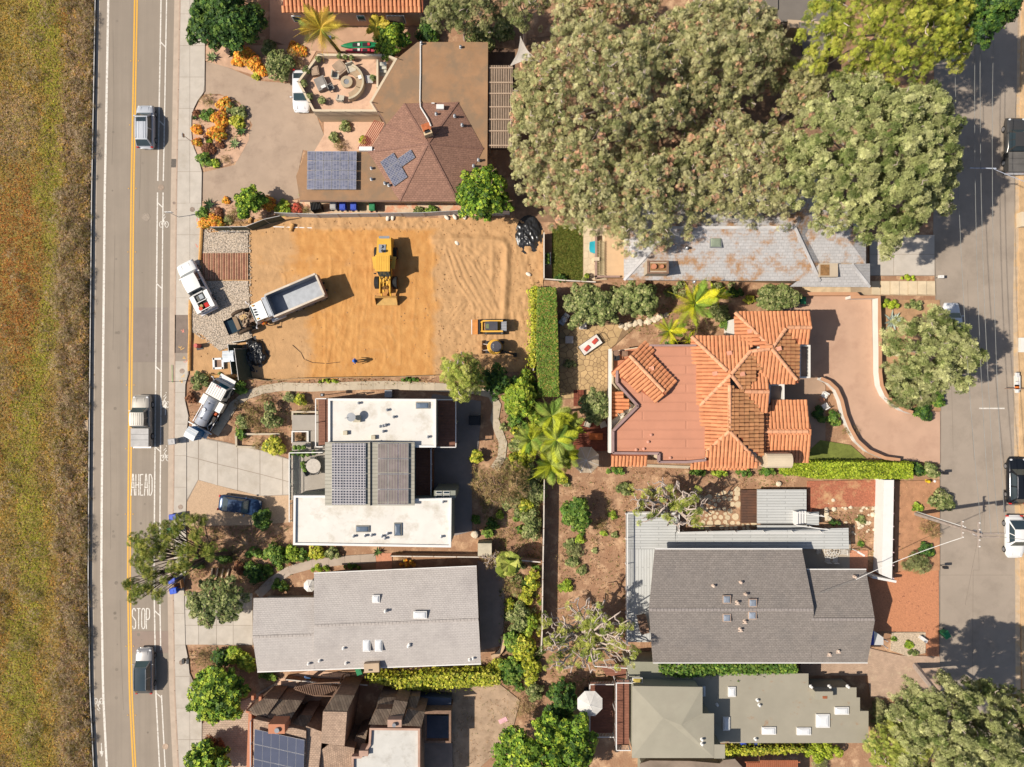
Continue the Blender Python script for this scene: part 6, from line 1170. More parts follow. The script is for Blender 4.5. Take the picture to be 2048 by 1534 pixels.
def rosette(label,px,py,r,m,n=22,name='agave',cat='agave',zt=.5,group=None,wd=.13,tilt=.5):
 c=P(px,py,zt*.5);L=r/S;root=thing(name,label,cat,(c.x,c.y,0),group=group);V=[(-wd*L*.6,0,0),(wd*L*.6,0,0),(wd*L,L*.45,.06),(0,L,.1),(-wd*L,L*.45,.06),(0,L*.45,-.03),(0,0,-.05)]
 me=bpy.data.meshes.new('leaf');me.from_pydata(V,[],[(0,6,5,4),(6,1,2,5),(4,5,3),(5,2,3)]);me.materials.append(m)
 for i in range(n):
  f=bpy.data.objects.new('leaf',me);COL.objects.link(f);f.parent=root;f.location=(0,0,.12+.1*(i%3));q=i/n;s_=1.05-.45*q;f.scale=(s_,s_,s_);f.rotation_euler=(.1+q*1.1*tilt*2*.6,0,i*2.4)
 return root
m_agv=M('agave_blue',A(176,186,170),rnd=.12,rough=.6);m_agg=M('agave_green',A(110,140,78),rnd=.2,rough=.6);m_aga=M('agave_pale',A(160,176,120),rnd=.15,rough=.6)
# ---------- big pines, upper middle and right
T=tree
T('largest pine with many rusty dead tips, right of the slatted pergola',1235,175,205,185,14,5,'torrey',120,.13,.5,base=(1240,270,0),tr=.4,limbs=26,bark=m_gbark,twigs=260)
T('pine with rusty tips standing over the pale shingle house roof',1260,385,225,118,11,4.6,'torrey',96,.16,.5,base=(1300,330,0),tr=.35,limbs=22,bark=m_gbark,twigs=200)
T('pine in the upper middle with rusty tips, left of the dark gap',1430,110,165,150,13.5,5,'torrey',84,.15,.5,base=(1440,240,0),tr=.35,limbs=20,bark=m_gbark,twigs=150)
T('pine behind the dark gap with sparse lower branches',1490,340,150,140,11,5,'torrey',52,.17,.4,base=(1500,330,0),tr=.3,limbs=16,bark=m_gbark,twigs=150)
T('grey-green puffy pine overhanging the right-hand street',1755,320,190,180,19,8,'pine',120,.13,.8,base=(1640,360,0),tr=.38,limbs=22,bark=m_gbark,twigs=60)
T('ragged pine with rusty tips leaning over the slatted pergola',1075,255,72,175,9,4,'torrey',40,.2,.5,base=(1110,260,0),tr=.25,limbs=12,bark=m_gbark,twigs=60)
T('pine with rusty tips cut off by the top edge above the largest pine',1210,10,150,60,10,5,'torrey',40,.2,.5,base=(1200,20,0),tr=.25,limbs=12,bark=m_gbark,twigs=60)
T('small grey-green pine between the slate roof and the yellow-green tree',1600,170,62,80,9,5,'torrey',26,.3,.55,base=(1560,240,0),bark=m_gbark,twigs=20)
T('yellow-green tree at the top right beside the street',1780,55,190,130,18,8,'ypine',90,.16,.6,base=(1700,120,0),tr=.3,limbs=16,twigs=40,bark=m_gbark)
T('dark green tree at the top right corner shading the street',1945,30,70,74,18,9,'dark',30,.3,1.1,base=(1850,120,0))
T('soft green pine above the brown flat roof at the top',925,22,95,52,8.5,4,'grey',44,.27,.6,base=(930,80,0),twigs=24,bark=m_gbark)
T('soft green pine at the top between the roof and the shade sail',1050,12,62,50,9,4,'grey',40,.27,.6,base=(1050,90,0),twigs=24,bark=m_gbark)
shrub('dark green bush at the top against the pink house wall',856,62,24,'dark',1.8);shrub('olive bush under the soft pine at the top edge of the brown roof',962,72,30,'olive',1.8);shrub('olive bush at the top right corner of the brown roof',1005,62,24,'olive',2)
T('grey-green pine beside the curved white wall, leaning over the street',1862,708,104,100,12,5,'pine',56,.17,.6,base=(1815,700,0),tr=.25,twigs=50,bark=m_gbark,size=.34)
shrub('grey bush at the foot of the pine by the curved white wall',1822,775,55,'grey',2.4,48,nc=14,cr=.36)
shrub('dark green bush at the corner of the pink driveway',1848,822,20,'dark',1.2);shrub('leafy bush on the kerb below the leaning pine',1875,800,17,'green',1.3)
T('tall pine filling the bottom right corner',1935,1455,170,110,18,8,'pine',110,.14,.8,base=(1830,1330,0),tr=.35,limbs=22,twigs=80,bark=m_gbark)
T('young pine at the bottom edge right of the sage house',1800,1490,82,62,6,2.5,'lpine',34,.27,.6,base=(1790,1470,0),twigs=24,bark=m_gbark);SP['lpine']=SP['lpine']
shrub('spiky yucca-like bush beside the stone path at bottom right',1762,1422,20,'grey',1.4);shrub('dark shrub in the shade of the corner pine',1830,1410,30,'olive',1.6);shrub('bush right of the pale footpath at bottom right',1765,1452,26,'grey',1.4)
# ---------- top left
T('large dark green tree on the pavement at the top left',452,38,84,72,6,1.2,'dark',70,.24,1.3,base=(470,60,0),size=.2);mY=[leafm('palm_y',(190,170,62)),leafm('palm_g',(146,156,72)),leafm('palm_o',(206,172,72))]
palm('feathery queen palm leaning over the fire pit terrace',641,58,66,8,mY,26,base=(680,106),droop=.75,wd=.42,feather=.014,tr=.17,bark=m_dbark)
T('round bright green tree at the corner of the terrace',784,80,33,34,4.5,1.5,'glossy',26,.36,1.2)
palm('small yellow palm beside the round green tree',752,52,34,3.5,[leafm('palm_y',(0,0,0))],9,droop=.5)
for x,y,r,s_,l in ((487,108,19,'orange','orange succulent mound under the dark tree, nearest the pavement'),(505,124,19,'orange','orange succulent bush at the curve of the brown driveway'),(474,122,12,'orange','small orange succulent at the left end of the driveway bed'),(523,142,12,'orange','orange succulent at the lower tip of the driveway bed'),(588,97,15,'orange','orange succulent right of the round green bush'),(604,103,11,'orange','small orange succulent touching the terrace corner'),(512,152,8,'yellow','little yellow plant on the driveway edge'),(540,100,18,'olive','olive shrub between orange succulents by the driveway')):shrub(l,x,y,r,s_,r/18*.8)
shrub('round grey-green bush beside the white car',557,128,31,'olive',2.4,nc=12,cr=.4);shrub('dry dark shrub behind the round bush',588,120,20,'brown',1.2)
rosette('pale agave on the pavement edge under the dark tree',424,115,14,m_aga,20);rosette('dark agave left of the orange succulents',466,108,13,M('agave_dark',A(70,96,56),rnd=.2),18)
for x,y,r,s_,l in ((447,207,16,'orange','orange succulent at the top of the island bed'),(437,236,18,'orange','largest orange succulent in the middle of the island bed'),(434,265,19,'orange','wide orange succulent below the middle of the island bed'),(392,258,11,'orange','orange succulent on the left edge of the island bed'),(394,284,10,'orange','round orange succulent beside the little street sign'),(414,200,14,'brown','grey-brown shrub at the top left of the island bed'),(392,226,8,'maroon','small dark shrub on the left edge of the island bed'),(415,272,8,'maroon','reddish shrub left of the wide orange succulent'),(416,297,14,'maroon','dark red mound in the lower island bed'),(440,289,9,'maroon','round rust mound in the lower island bed'),(478,222,15,'olive','olive bush at the right edge of the island bed'),(475,242,15,'yellow','yellow-olive bush at the right edge of the island bed'),(456,215,13,'olive','olive bush beside the top orange succulent'),(416,229,15,'green','green aloe clump left of the middle of the island bed'),(408,317,16,'green','green bush at the bottom left of the island bed'),(429,326,10,'bright','yellow-green bush at the bottom tip of the island bed'),(452,318,9,'brown','brown tuft at the bottom of the island bed'),(418,281,5,'bright','tiny green plant in the island bed')):shrub(l,x,y,r,s_,r/18*.85,nc=6)
for x,y,r,m,l in ((482,262,14,m_agg,'dark spiky agave on the right edge of the island bed'),(469,288,14,m_aga,'pale green agave at the lower right of the island bed'),(389,236,7,m_agg,'small agave on the left rim of the island bed')):rosette(l,x,y,r,m,18)
T('round green tree between the brown driveway and the lot',500,405,30,30,3.6,1,'glossy',22,.36,1.25)
for x,y,r,s_,l in ((538,410,16,'orange','orange succulent right of the round tree by the lot'),(452,402,8,'orange','small orange succulent at the edge of the brown driveway'),(430,443,17,'orange','wide orange succulent by the fence banner'),(408,446,12,'orange','orange succulent at the pavement corner of the lot'),(470,432,20,'brown','dry tan shrub left of the round tree'),(437,425,10,'maroon','dark brown mound by the utility slab'),(404,427,12,'green','green succulent on the pavement edge by the lot'),(567,415,17,'bright','yellow-green spiky shrub above the lot fence'),(592,419,12,'red','red-orange shrub above the lot fence'),(612,420,10,'brown','grey shrub at the end of the planting strip'),(456,440,9,'olive','small dark shrub behind the fence banner'),(604,390,6,'olive','little plant at the corner of the brown roof'),(838,421,16,'olive','low green shrub row beside the lot fence'),(862,420,14,'green','green shrub beside the lot fence under the roof edge')):shrub(l,x,y,r,s_,r/18*.85,ry=(8 if y==421 or y==420 else None))
rosette('spiky dark aloe on the driveway corner by the lot',418,410,15,M('agave_dark',(0,0,0)),16)
T('bright green tree hanging over the lot fence',965,388,55,55,6,2,'glossy',44,.27,1.15,base=(985,415,0),twigs=10)
for x,y,l in ((668,275,'desert shrub left on the salmon patio'),(690,252,'small potted shrub at the terrace wall foot')):shrub(l,x,y,11,'olive',.8)
shrub('low flowering shrub on the salmon patio',680,292,12,'brown',.7);shrub('yellow shrub by the red sunscreen',726,280,8,'yellow',.8)
# ---------- white house garden
for x,y,r,ry,s_,l,z in ((540,835,20,32,'olive','tall olive shrub in the garden of the white house',2.4),(545,893,24,20,'yellow','yellow-green bush at the driveway corner of the white house',1.6),(508,842,22,22,'brown','dry brown shrub in the garden of the white house',1),(484,845,14,14,'olive','small olive shrub beside the garden path',.9),(600,800,14,12,'yellow','yellow shrub near the corner of the white roof',1.3),(578,795,14,10,'olive','grey-green shrub along the garden path',.9),(612,818,14,12,'brown','brown shrub beside the entry planter',.9),(505,822,14,10,'brown','brown tuft by the curved path',.8),(480,868,10,14,'green','green plant left of the raised bed',.8),(530,800,20,12,'brown','dry shrub by the inside of the curved path',.8),(400,760,22,16,'olive','olive bush behind the service truck cab',1.2),(380,797,10,14,'maroon','dark shrub beside the service truck',.9),(480,775,14,16,'green','green bush in front of the service truck',1.1),(392,775,6,6,'olive','small grey succulent behind the service truck',.4),(515,890,10,14,'brown','brown tuft in the raised bed',.7),(655,762,30,5,'bright','low yellow-green plants along the lot fence',.5),(820,760,24,5,'green','low green plants along the fence near the pine',.5),(600,832,22,6,'olive','plants in the entry planter',.9),(600,875,14,9,'brown','dry fern in the square entry planter',.9),(440,752,8,6,'olive','low weed by the lot corner',.3)):shrub(l,x,y,r,s_,z,ry)
T('light green pine at the corner of the lot and white house',925,752,58,52,7,3.2,'lpine',40,.28,.65,base=(940,760,0),bark=m_gbark,twigs=20)
T('yellow-green broadleaf tree right of the light pine',1040,795,34,34,4.5,1.5,'bright',24,.36,1.15);T('dark green tree in shade beside the light pine',990,762,34,30,4,1,'dark',20,.36,.9);shrub('yellow-green bush above the broadleaf tree',1052,755,16,'bright',2.2)
mP=[leafm('palm_lime',(176,182,50)),leafm('palm_green',(120,146,58)),leafm('palm_olive',(150,160,74))]
for x,y,r,zt,l in ((1104,832,54,6,'green queen palm at the end of the tall hedge'),(1112,880,60,6.5,'lime yellow queen palm above the parasol'),(1136,850,46,5,'queen palm leaning to the timber terrace'),(1102,930,54,5.5,'green queen palm above the long fence'),(1062,880,46,5,'olive queen palm left of the lime palm'),(1132,915,42,5,'queen palm beside the beige parasol')):palm(l,x,y,r,zt,mP,18,wd=.44,feather=.02,droop=.6)
T('thin brownish tree behind the white house',1000,968,62,55,5,1.6,'brown',40,.28,1.1,twigs=30);shrub('olive bush beside the queen palms',1055,960,34,'olive',2.2,36,nc=12,cr=.38);shrub('round grey-green bush against the long fence',1062,1052,23,'olive',2.4,36,nc=12,cr=.42);shrub('small yellowish tree at the corner of the dark patio',952,915,14,'yellow',1.8);shrub('dark round shrub beside the S-shaped path',1027,914,12,'maroon',1);shrub('yellow-green shrub along the rear garden',1040,895,20,'olive',1.2)
for x,y,r,s_,l in ((985,1048,12,'dark','low dark plants on the edge of the dark patio'),(975,1065,12,'green','low green shrub below the dark patio'),(952,1040,9,'green','green plants along the patio wall'),(1000,1030,8,'bright','yellow-green tuft in the rear yard')):shrub(l,x,y,r,s_,.6)
for x,y,r,ry,s_,l,z in ((1030,830,20,26,'green','green shrub right of the S-shaped path',1.4),(1045,925,26,30,'yellow','yellow-olive shrub mass left of the lime palm',2.2),(1075,985,20,24,'olive','olive shrub against the top of the long fence',2),(1020,1005,22,18,'olive','olive shrub below the thin brownish tree',1.6),(1072,830,18,30,'bright','bright shrub under the green queen palm',1.8),(1060,775,16,14,'green','green shrub beside the end of the tall hedge',1.6),(975,1005,16,20,'brown','brown shrub on the rear bank of the dark patio',1.2),(1050,1010,16,16,'yellow','yellowish shrub above the round grey-green bush',1.4),(1066,1165,15,34,'yellow','yellow-green climber on the long fence beside the fan palm',1.8),(1060,1245,16,40,'bright','bright green climber on the lower long fence',1.8),(1025,1285,20,24,'green','green shrub above the vine corner',1.6),(1005,1330,24,14,'yellow','yellow vine clump right of the vine hedge',1.5),(1070,1385,18,24,'olive','olive shrub at the lower end of the long fence',1.6),(1125,960,12,10,'yellow','yellow palm seedling by the beige parasol',1)):shrub(l,x,y,r,s_,z,ry,nc=10,cr=.42)
# ---------- between white house and grey house
for x,y,r,ry,s_,l,z in ((548,1108,22,20,'green','green bush by the white house corner',1.6),(585,1108,16,16,'bright','yellow-green bush below the white roof',1.4),(560,1172,20,14,'green','green ivy at the corner of the grey roof',.8),(606,1112,18,13,'green','green shrub left of the trimmed bush',1.1),(632,1106,16,16,'yellow','yellow shrub along the stone path',1.2),(664,1107,18,13,'olive','trimmed olive bush below the white roof',1.1),(508,1148,24,22,'dark','dark green bush beside the stone path',1.4),(480,1138,14,14,'maroon','reddish shrub by the garden steps',.9),(447,1115,18,14,'green','green ground cover under the street tree',.8),(395,1128,14,12,'green','green bush at the pavement near the steps',.8),(640,1138,26,8,'bright','low yellow-green plants along the grey roof',.6),(705,1134,26,6,'green','low green border along the grey roof',.5),(815,1128,22,8,'orange','orange flowers along the grey roof',.6),(800,1112,14,8,'brown','dry shrub behind the timber fence',.7)):shrub(l,x,y,r,s_,z,ry)
shrub('clipped dark round tree beside the navy sedan',523,1040,19,'dark',2.6,nc=12,cr=.45);rosette('fan plant in front of the brick terrace',755,1104,12,m_agg,14,'fan_palm_plant','plant')
def clumptree(label,clumps,base,sp,z,rz,bark,tr,thin=1,lim=2):
 root=thing('tree',label,'tree',tuple(P(*base,0)));b=P(*base,0);cl=[];mb=MB()
 hub=P(base[0]*.75+sum(c[0] for c in clumps)/len(clumps)*.25,base[1]*.75+sum(c[1] for c in clumps)/len(clumps)*.25,z*.45)
 MB().tube([b,b.lerp(hub,.5)+Vector((.1,.1,0)),hub],[tr,tr*.85,tr*.7],7).build('trunk',bark,root)
 for i,(x,y,r) in enumerate(clumps):
  zz=z+R.uniform(-.8,.6);c=P(x,y,zz);s_=r*(1-zz/H)/S
  for k in range(5):a=k*2.4;q=s_*.55*(k>0);cl.append(((c.x+q*math.cos(a),c.y+q*math.sin(a),c.z+R.uniform(-.1,.15)),(s_*.44,s_*.44,s_*.3)))
  mid=hub.lerp(c,.5)+Vector((R.uniform(-.4,.4),R.uniform(-.4,.4),.3));mb.tube([hub,mid,c-Vector((0,0,.2))],[tr*.34,tr*.22,tr*.1],5)
  for k in range(3):a=R.uniform(0,6.28);mb.tube([mid,mid.lerp(c,.6)+Vector((math.cos(a)*.4,math.sin(a)*.4,.1)),c+Vector((math.cos(a)*s_,math.sin(a)*s_,0))],[tr*.2,tr*.13,.02],4)
 mb.build('branches',bark,root)['kind']='stuff';crown(root,'crown',cl,sp,1.15*thin,.2 if sp!='lpine' else .22);return root
SP['street']=(TN,[leafm('street',(126,136,50)),leafm('street2',(164,160,74)),leafm('street3',(84,104,38))],(.5,.28,.22),.2)
clumptree('open branched street tree with separate foliage clumps reaching over the yellow centre line',[(278,1082,22),(288,1095,20),(310,1057,14),(318,1078,22),(335,1050,12),(362,1042,16),(385,1040,15),(405,1042,14),(340,1075,20),(355,1058,14),(395,1072,17),(300,1108,20),(322,1100,20),(278,1122,18),(292,1138,18),(305,1150,18),(265,1170,16),(280,1182,16),(300,1176,14),(320,1190,16),(268,1196,12),(350,1135,18),(372,1130,18),(365,1102,20),(385,1100,16),(420,1102,20),(330,1160,10),(255,1168,10)],(462,1108),'street',6.2,1,m_dbark,.26)
T('olive tree with loose crown left of the grey gabled roof',432,1203,66,50,5,2,'olive',46,.26,1.0,base=(460,1190,0),twigs=20)
shrub('grey-pink shrub beside the lower pavement',412,1320,32,'brown',1.3,26,nc=12,cr=.36);shrub('clipped round green bush left of the grey roof',468,1312,19,'bright',1.5,nc=10);shrub('yellow-green bush by the lower left corner of the grey roof',496,1328,18,'bright',1.4);shrub('dark bush between the round bush and the paved forecourt',440,1318,20,'dark',1.6);shrub('trailing green shrub at the end of the grey roof',535,1352,26,'green',1.0,10)
T('glossy green tree by the paved forecourt at lower left',438,1385,60,58,4.5,1.2,'glossy',50,.26,1.25,size=.24);T('green tree cut off by the bottom edge beside the forecourt',412,1518,52,40,4,1,'glossy',36,.3,1.25,size=.24);shrub('rust tipped bush behind the bottom edge tree',425,1496,24,'maroon',2)
# ---------- vines and hedges bottom middle
hedge('yellow-green vine hedge between the grey roof and the timber house',[(735,1352),(800,1356),(880,1346),(1000,1344),(1000,1368),(880,1376),(810,1378),(740,1362)],.3,1.6,'yellow',5200,.16,rough=.28);shrub('red bougainvillea beside the brown timber roof',690,1380,10,'red',2.4);shrub('small red shrub on the vine fence',715,1366,8,'red',1)
shrub('purple and yellow shrubs beside the fan palm',1028,1175,22,'brown',1.5,26);shrub('yellow flowering bush behind the brick patio',1020,1215,10,'yellow',1.2,22);shrub('olive tree-like bush against the fence',1038,1235,24,'olive',2.2,30,nc=12,cr=.4);shrub('bright bush beside the fan palm',1052,1195,14,'yellow',1.4,20);shrub('yellow bush above the vine corner',1045,1295,26,'yellow',1.6,24,nc=10);shrub('mixed green bush at the end of the vine hedge',1022,1345,30,'green',2,30,nc=12,cr=.38);shrub('yellow-green vine against the long fence',1062,1340,18,'yellow',1.8,40,nc=10)
palm('fan palm behind the grey gabled roof',1018,1128,34,2.6,[leafm('fanpalm',(136,148,60)),leafm('fanpalm2',(170,172,84))],18,wd=.9,feather=.12,droop=.3)
T('bare twiggy shrub-tree beside the fan palm',988,1118,26,20,2.6,.6,'brown',14,.36,.5,twigs=26,bark=m_gbark)
T('big dark green tree at the bottom centre',1095,1500,118,78,6.5,2,'glossy',80,.22,1.25,base=(1090,1470,0),size=.24);shrub('brown bush in the tan yard near the pink towel',1050,1418,26,'brown',1.4,26);T('dark shaded tree behind the white parasol',1125,1400,34,44,4,1.2,'dark',26,.34,1.1)
hedge('dark green creeper hedge along the south eave of the dark grey roof',[(1316,1326),(1592,1326),(1592,1344),(1450,1348),(1360,1354),(1320,1345)],.4,3.0,'green',4200,.16,rough=.3);shrub('tongue of creeper hanging onto the sage flat roof',1522,1362,14,'bright',3.2,22);shrub('orange tinted part of the creeper hedge',1545,1333,14,'orange',3.3,9)
hedge('thin yellow-green vine along the foot of the sage house',[(1452,1498),(1610,1494),(1612,1504),(1452,1512)],.5,1.7,'yellow',1500,.14,rough=.2);shrub('lush yellow-green shrub under the littered flat roof',1645,1502,52,'hedge',2,22,nc=16,cr=.4);shrub('pale agave-like clump at the bottom edge',1640,1528,18,'grey',1)
# ---------- pine-house garden and villa garden
T('wide dark olive hedge tree left of the palms, left half',1182,612,62,46,4.2,1.2,'olive',44,.27,1.3);T('wide dark olive hedge tree left of the palms, right half',1268,600,58,38,4.2,1.2,'olive',40,.27,1.3);shrub('dark shrubs at the end of the lawn',1122,556,18,'dark',1,8)
mV=[leafm('palm_vivid',(196,190,40)),leafm('palm_vivid2',(164,176,46)),leafm('palm_vgreen',(116,142,46))]
palm('largest vivid yellow-green palm beside the villa',1388,608,74,6,mV,16,wd=.36,feather=.016,droop=.5);palm('vivid palm at the left edge of the villa roof',1338,662,50,4.5,mV,13,wd=.36,feather=.016,droop=.5);palm('smaller palm right of the largest vivid palm',1435,590,36,4,mV,11,wd=.36,feather=.016)
palm('low palm against the villa roof edge',1378,680,34,3.6,mV,10,wd=.36,feather=.016)
for x,y,r,ry,s_,l,z in ((1440,625,26,20,'olive','shrub between the palms and the villa roof',1.6),(1470,585,24,10,'dark','dark shrub along the pale house wall',1.2),(1455,650,16,16,'green','green shrub beside the white villa wall',1.4),(1500,600,14,9,'yellow','small yellow shrub near the villa corner',.9),(1140,728,16,8,'olive','grey plant on the flagstone patio',.6),(1345,688,20,8,'dark','dark fern under the low palm',.8)):shrub(l,x,y,r,s_,z,ry)
T('grey-green olive tree by the blue bins',1553,597,52,27,3.6,1.2,'olive',30,.36,1.2);T('olive tree on the left side of the villa',1192,812,32,34,4,1.4,'olive',24,.36,1.2)
hedge('tall clipped green hedge between the lot and the villa patio',[(1076,575),(1112,575),(1116,700),(1118,792),(1078,792),(1074,690)],0,2.6,'hedge2',9000,.1,rough=.05,top_only=.7)
hedge('long clipped yellow-green hedge below the pink driveway',[(1580,928),(1640,924),(1826,926),(1826,957),(1640,957),(1578,948)],0,1.7,'hedge',7000,.11,rough=.07);shrub('dark bush at the street end of the clipped hedge',1836,940,14,'dark',1.4);shrub('flowering bush on the kerb by the clipped hedge',1862,942,16,'olive',1.2)
hedge('ragged creeper on the lot side of the tall hedge',[(1062,575),(1074,572),(1072,640),(1070,735),(1062,735),(1064,640)],0,1.4,'yellow',1700,.15,rough=.25)
for i,(x,y,r,s_) in enumerate(((1395,944,20,'green'),(1440,945,22,'bright'),(1490,944,24,'green'),(1535,944,22,'green'),(1570,943,14,'bright'))):shrub(('leftmost','second','third','fourth','rightmost')[i]+' shrub in the green row below the villa roof',x,y,r,s_,1,10)
shrub('green plants beside the beige parasol',1232,942,26,'green',.9,9);shrub('yellow-green shrub in the planting bed by the street',1782,608,24,'hedge',1.2,11);shrub('olive shrub right of the yellow-green shrub by the street',1830,610,26,'olive',1.1,10);rosette('giant blue-grey agave beside the curved white wall',1786,642,23,m_agv,24,zt=.8,wd=.12)
shrub('green bush in the lawn by the curved low wall',1668,838,14,'green',1,18);shrub('ornamental grass over the curved low wall',1700,862,20,'brown',.8,12);shrub('dark bush in the shade of the villa',1640,830,14,'dark',1,20)
# ---------- yard of the dark grey house
T('round light green tree in the bare brown yard',1153,1027,31,36,3.6,1.2,'green',26,.36,1.05,twigs=8,bark=m_gbark)
for x,y,r,s_,l in ((1247,978,16,'olive','olive shrub left of the twisted pine'),(1140,1088,13,'olive','spiky green plant in the upper brown yard'),(1160,1078,10,'bright','yellowish spiky plant in the upper brown yard'),(1150,1100,16,'grey','grey-green low shrub below the spiky plants'),(1145,1122,14,'olive','low shrub in the middle of the brown yard'),(1163,1140,11,'olive','small blue-green shrub in the brown yard'),(1132,1172,14,'bright','spiky plant near the second twisted pine'),(1190,1101,6,'olive','tiny shrub right of the low shrubs'),(1207,1065,7,'bright','little green tuft near the white deck'),(1230,1069,7,'olive','little dark tuft near the white deck corner'),(1132,965,9,'olive','small grey shrub by the top of the long fence'),(1225,1030,9,'bright','yellowish tuft right of the round tree'),(1200,1050,14,'brown','dry grass by the round tree')):shrub(l,x,y,r,s_,r/18*.8,nc=6)
def gnarly(label,cx_,cy_,rx,ry,z,base,n,sp='lpine'):
 root=thing('twisted_pine',label,'tree',tuple(P(*base,0)));mb=MB();hub=P(*base,z*.5);MB().tube(wob(P(*base,0),hub,3,.15),[.3,.26,.22,.2],7).build('trunk',m_gbark,root);cl=[]
 for i in range(n):
  a=6.283*i/n+R.uniform(-.2,.2);q=R.uniform(.6,1.0);e=P(cx_+math.cos(a)*rx*q,cy_+math.sin(a)*ry*q,z+R.uniform(-1.2,.8));pts=wob(hub,e,6,.32);mb.tube(pts,[.17,.15,.13,.11,.095,.08,.05],5)
  for k in range(7):
   s0=pts[R.randint(2,6)];aa=a+R.uniform(-1.5,1.5);l=R.uniform(.5,1.5);e2=s0+Vector((math.cos(aa)*l,math.sin(aa)*l,R.uniform(.0,.6)));mb.tube(wob(s0,e2,4,.17),[.085,.075,.06,.05,.03],4)
   if R.random()<.5:s_=R.uniform(.2,.4);cl.append(((e2.x,e2.y,e2.z-.15),(s_,s_,s_*.7)))
 mb.build('branches',m_gbark,root)['kind']='stuff';crown(root,'crown',cl,sp,1.0,.24);return root
gnarly('twisted grey-limbed pine above the white deck and stepping stones',1340,1008,64,52,5.2,(1345,1010),20);gnarly('larger twisted grey-limbed pine at the lower left of the dark grey house',1175,1272,94,86,6.2,(1165,1265),32)
shrub('yellow-green undergrowth below the larger twisted pine',1180,1310,24,'bright',.8,14)
for x,y,r,ry,s_,l in ((1668,1046,18,6,'dark','low green shrub beside the white landing'),(1722,1040,10,10,'olive','shrub on the terraced rock bed'),(1722,1088,7,5,'green','small plant beside the rocks'),(1885,1003,28,22,'olive','wispy grey shrub on the street verge'),(1835,1015,13,9,'bright','yellow-green tuft at the utility pole foot'),(1862,1058,26,22,'brown','dry bronze shrub under the utility pole'),(1835,1128,34,22,'grey','grey-green shrub at the corner of the brick driveway'),(1856,1100,20,14,'dark','dark shrub right of the dry bronze shrub'),(1788,1278,6,5,'green','small plant on the pale gravel'),(1818,1290,10,8,'bright','green tuft on the pale gravel'),(1828,1306,14,6,'olive','low shrub at the end of the paver driveway')):shrub(l,x,y,r,s_,r/18*.7,ry)
shrub('low yellow-green groundcover strip beside the grey driveway',1818,556,24,'hedge',.4,6)
# ---------- marsh growth (uncountable)
zones=[]
PY=[0,200,330,480,600,700,800,950,1100,1300,1534];PX=[95,105,112,114,102,92,62,46,76,48,60]
n=76000;pos=[];mi=[];sc=[];mats=[leafm('marsh_olive',(170,150,78),k=.72,leaf=.25),leafm('marsh_green',(166,164,72),k=.72,leaf=.25),leafm('marsh_rust',(180,130,76),k=.72,leaf=.25),leafm('marsh_grey',(176,152,124),k=.72,leaf=.25),leafm('marsh_dark',(120,108,62),k=.72,leaf=.25),leafm('marsh_gold',(196,162,88),k=.72,leaf=.25)]
for i in range(n):
 y=R.uniform(-40,1580);x=R.uniform(-30,cx(y)-2);e=cx(y)-x;gr=mn.fractal((x*.012,y*.006,5),1,2,4);g2=mn.fractal((x*.02,y*.012,9),1,2,3);path=abs(x-float(np.interp(y,PY,PX))+9*g2)
 wf_=max(0,min(1,(66+16*g2-e)/16));wp_=max(0,min(1,(32+18*g2-path)/20));wr_=max(0,min(1,.5+gr*2))*(max(0,1-abs(y-580)/280)**.5 if x<118 else .1)*1.5+max(0,gr-.2)*1.2;wg_=max(0,min(1,-gr*2-.1))*.5+2.6*max(0,1-math.hypot((x-30)/65,(y-255)/85))
 k=R.choices((0,1,2,3,4,5),(.3,.06+1.6*wp_*(1-wf_),.7*wr_*(1-wf_)*(1-wp_),1.1*wf_+.8*wg_,.08+.12*wf_+.2*wg_,.16))[0]
 pos.append((x,y));mi.append(k);sc.append(R.uniform(.12,.3)*(1.35 if e<58 else .9))
mh=lambda p,e:.02+min(1,e/12)*(.12+.28*(mn.fractal((p.x*.22,p.y*.22,1),1,2,4)+.6))
W3=np.array([P(x,y)+Vector((0,0,mh(P(x,y),cx(y)-x)+.06*R.random())) for x,y in pos]);o=scatter('marsh_grass',TG[0],TG[1],W3,NR.normal(0,.35,(n,3))+[0,0,1],np.array(sc),mats,np.array(mi));tag(o,kind='stuff')
GC=[([(440,770),(600,785),(580,900),(470,880)],900,0),([(375,760),(400,752),(440,760),(380,850)],200,0),([(1000,800),(1085,800),(1085,1260),(1010,1260),(960,1000)],2400,1),([(1118,962),(1250,962),(1250,1290),(1110,1290)],1300,0),([(1100,1290),(1250,1290),(1250,1400),(1100,1400)],900,1),([(375,1052),(585,1052),(585,1150),(500,1185),(375,1180)],1500,1),([(1000,1100),(1082,1110),(1082,1400),(1000,1380)],1300,1),([(1220,565),(1470,565),(1470,690),(1220,660)],1300,1),([(1790,965),(1876,965),(1876,1136),(1790,1136)],500,0),([(1756,604),(1876,604),(1876,815),(1756,760)],800,0),([(384,240),(470,195),(500,260),(440,330)],300,0),([(404,404),(600,404),(560,430),(440,465)],400,0),([(1650,1016),(1762,1016),(1762,1140),(1700,1100)],500,0),([(1250,935),(1600,940),(1600,975),(1250,1020)],700,0),([(1740,1400),(1880,1390),(1880,1534),(1740,1534)],900,1),([(378,1295),(505,1295),(505,1345),(380,1345)],400,0),([(880,1380),(1040,1390),(1000,1534),(880,1534)],500,0),([(1040,90),(1640,20),(1640,330),(1040,330)],2500,0),([(480,755),(870,757),(870,768),(500,775)],500,0)]
pos=[];mi=[]
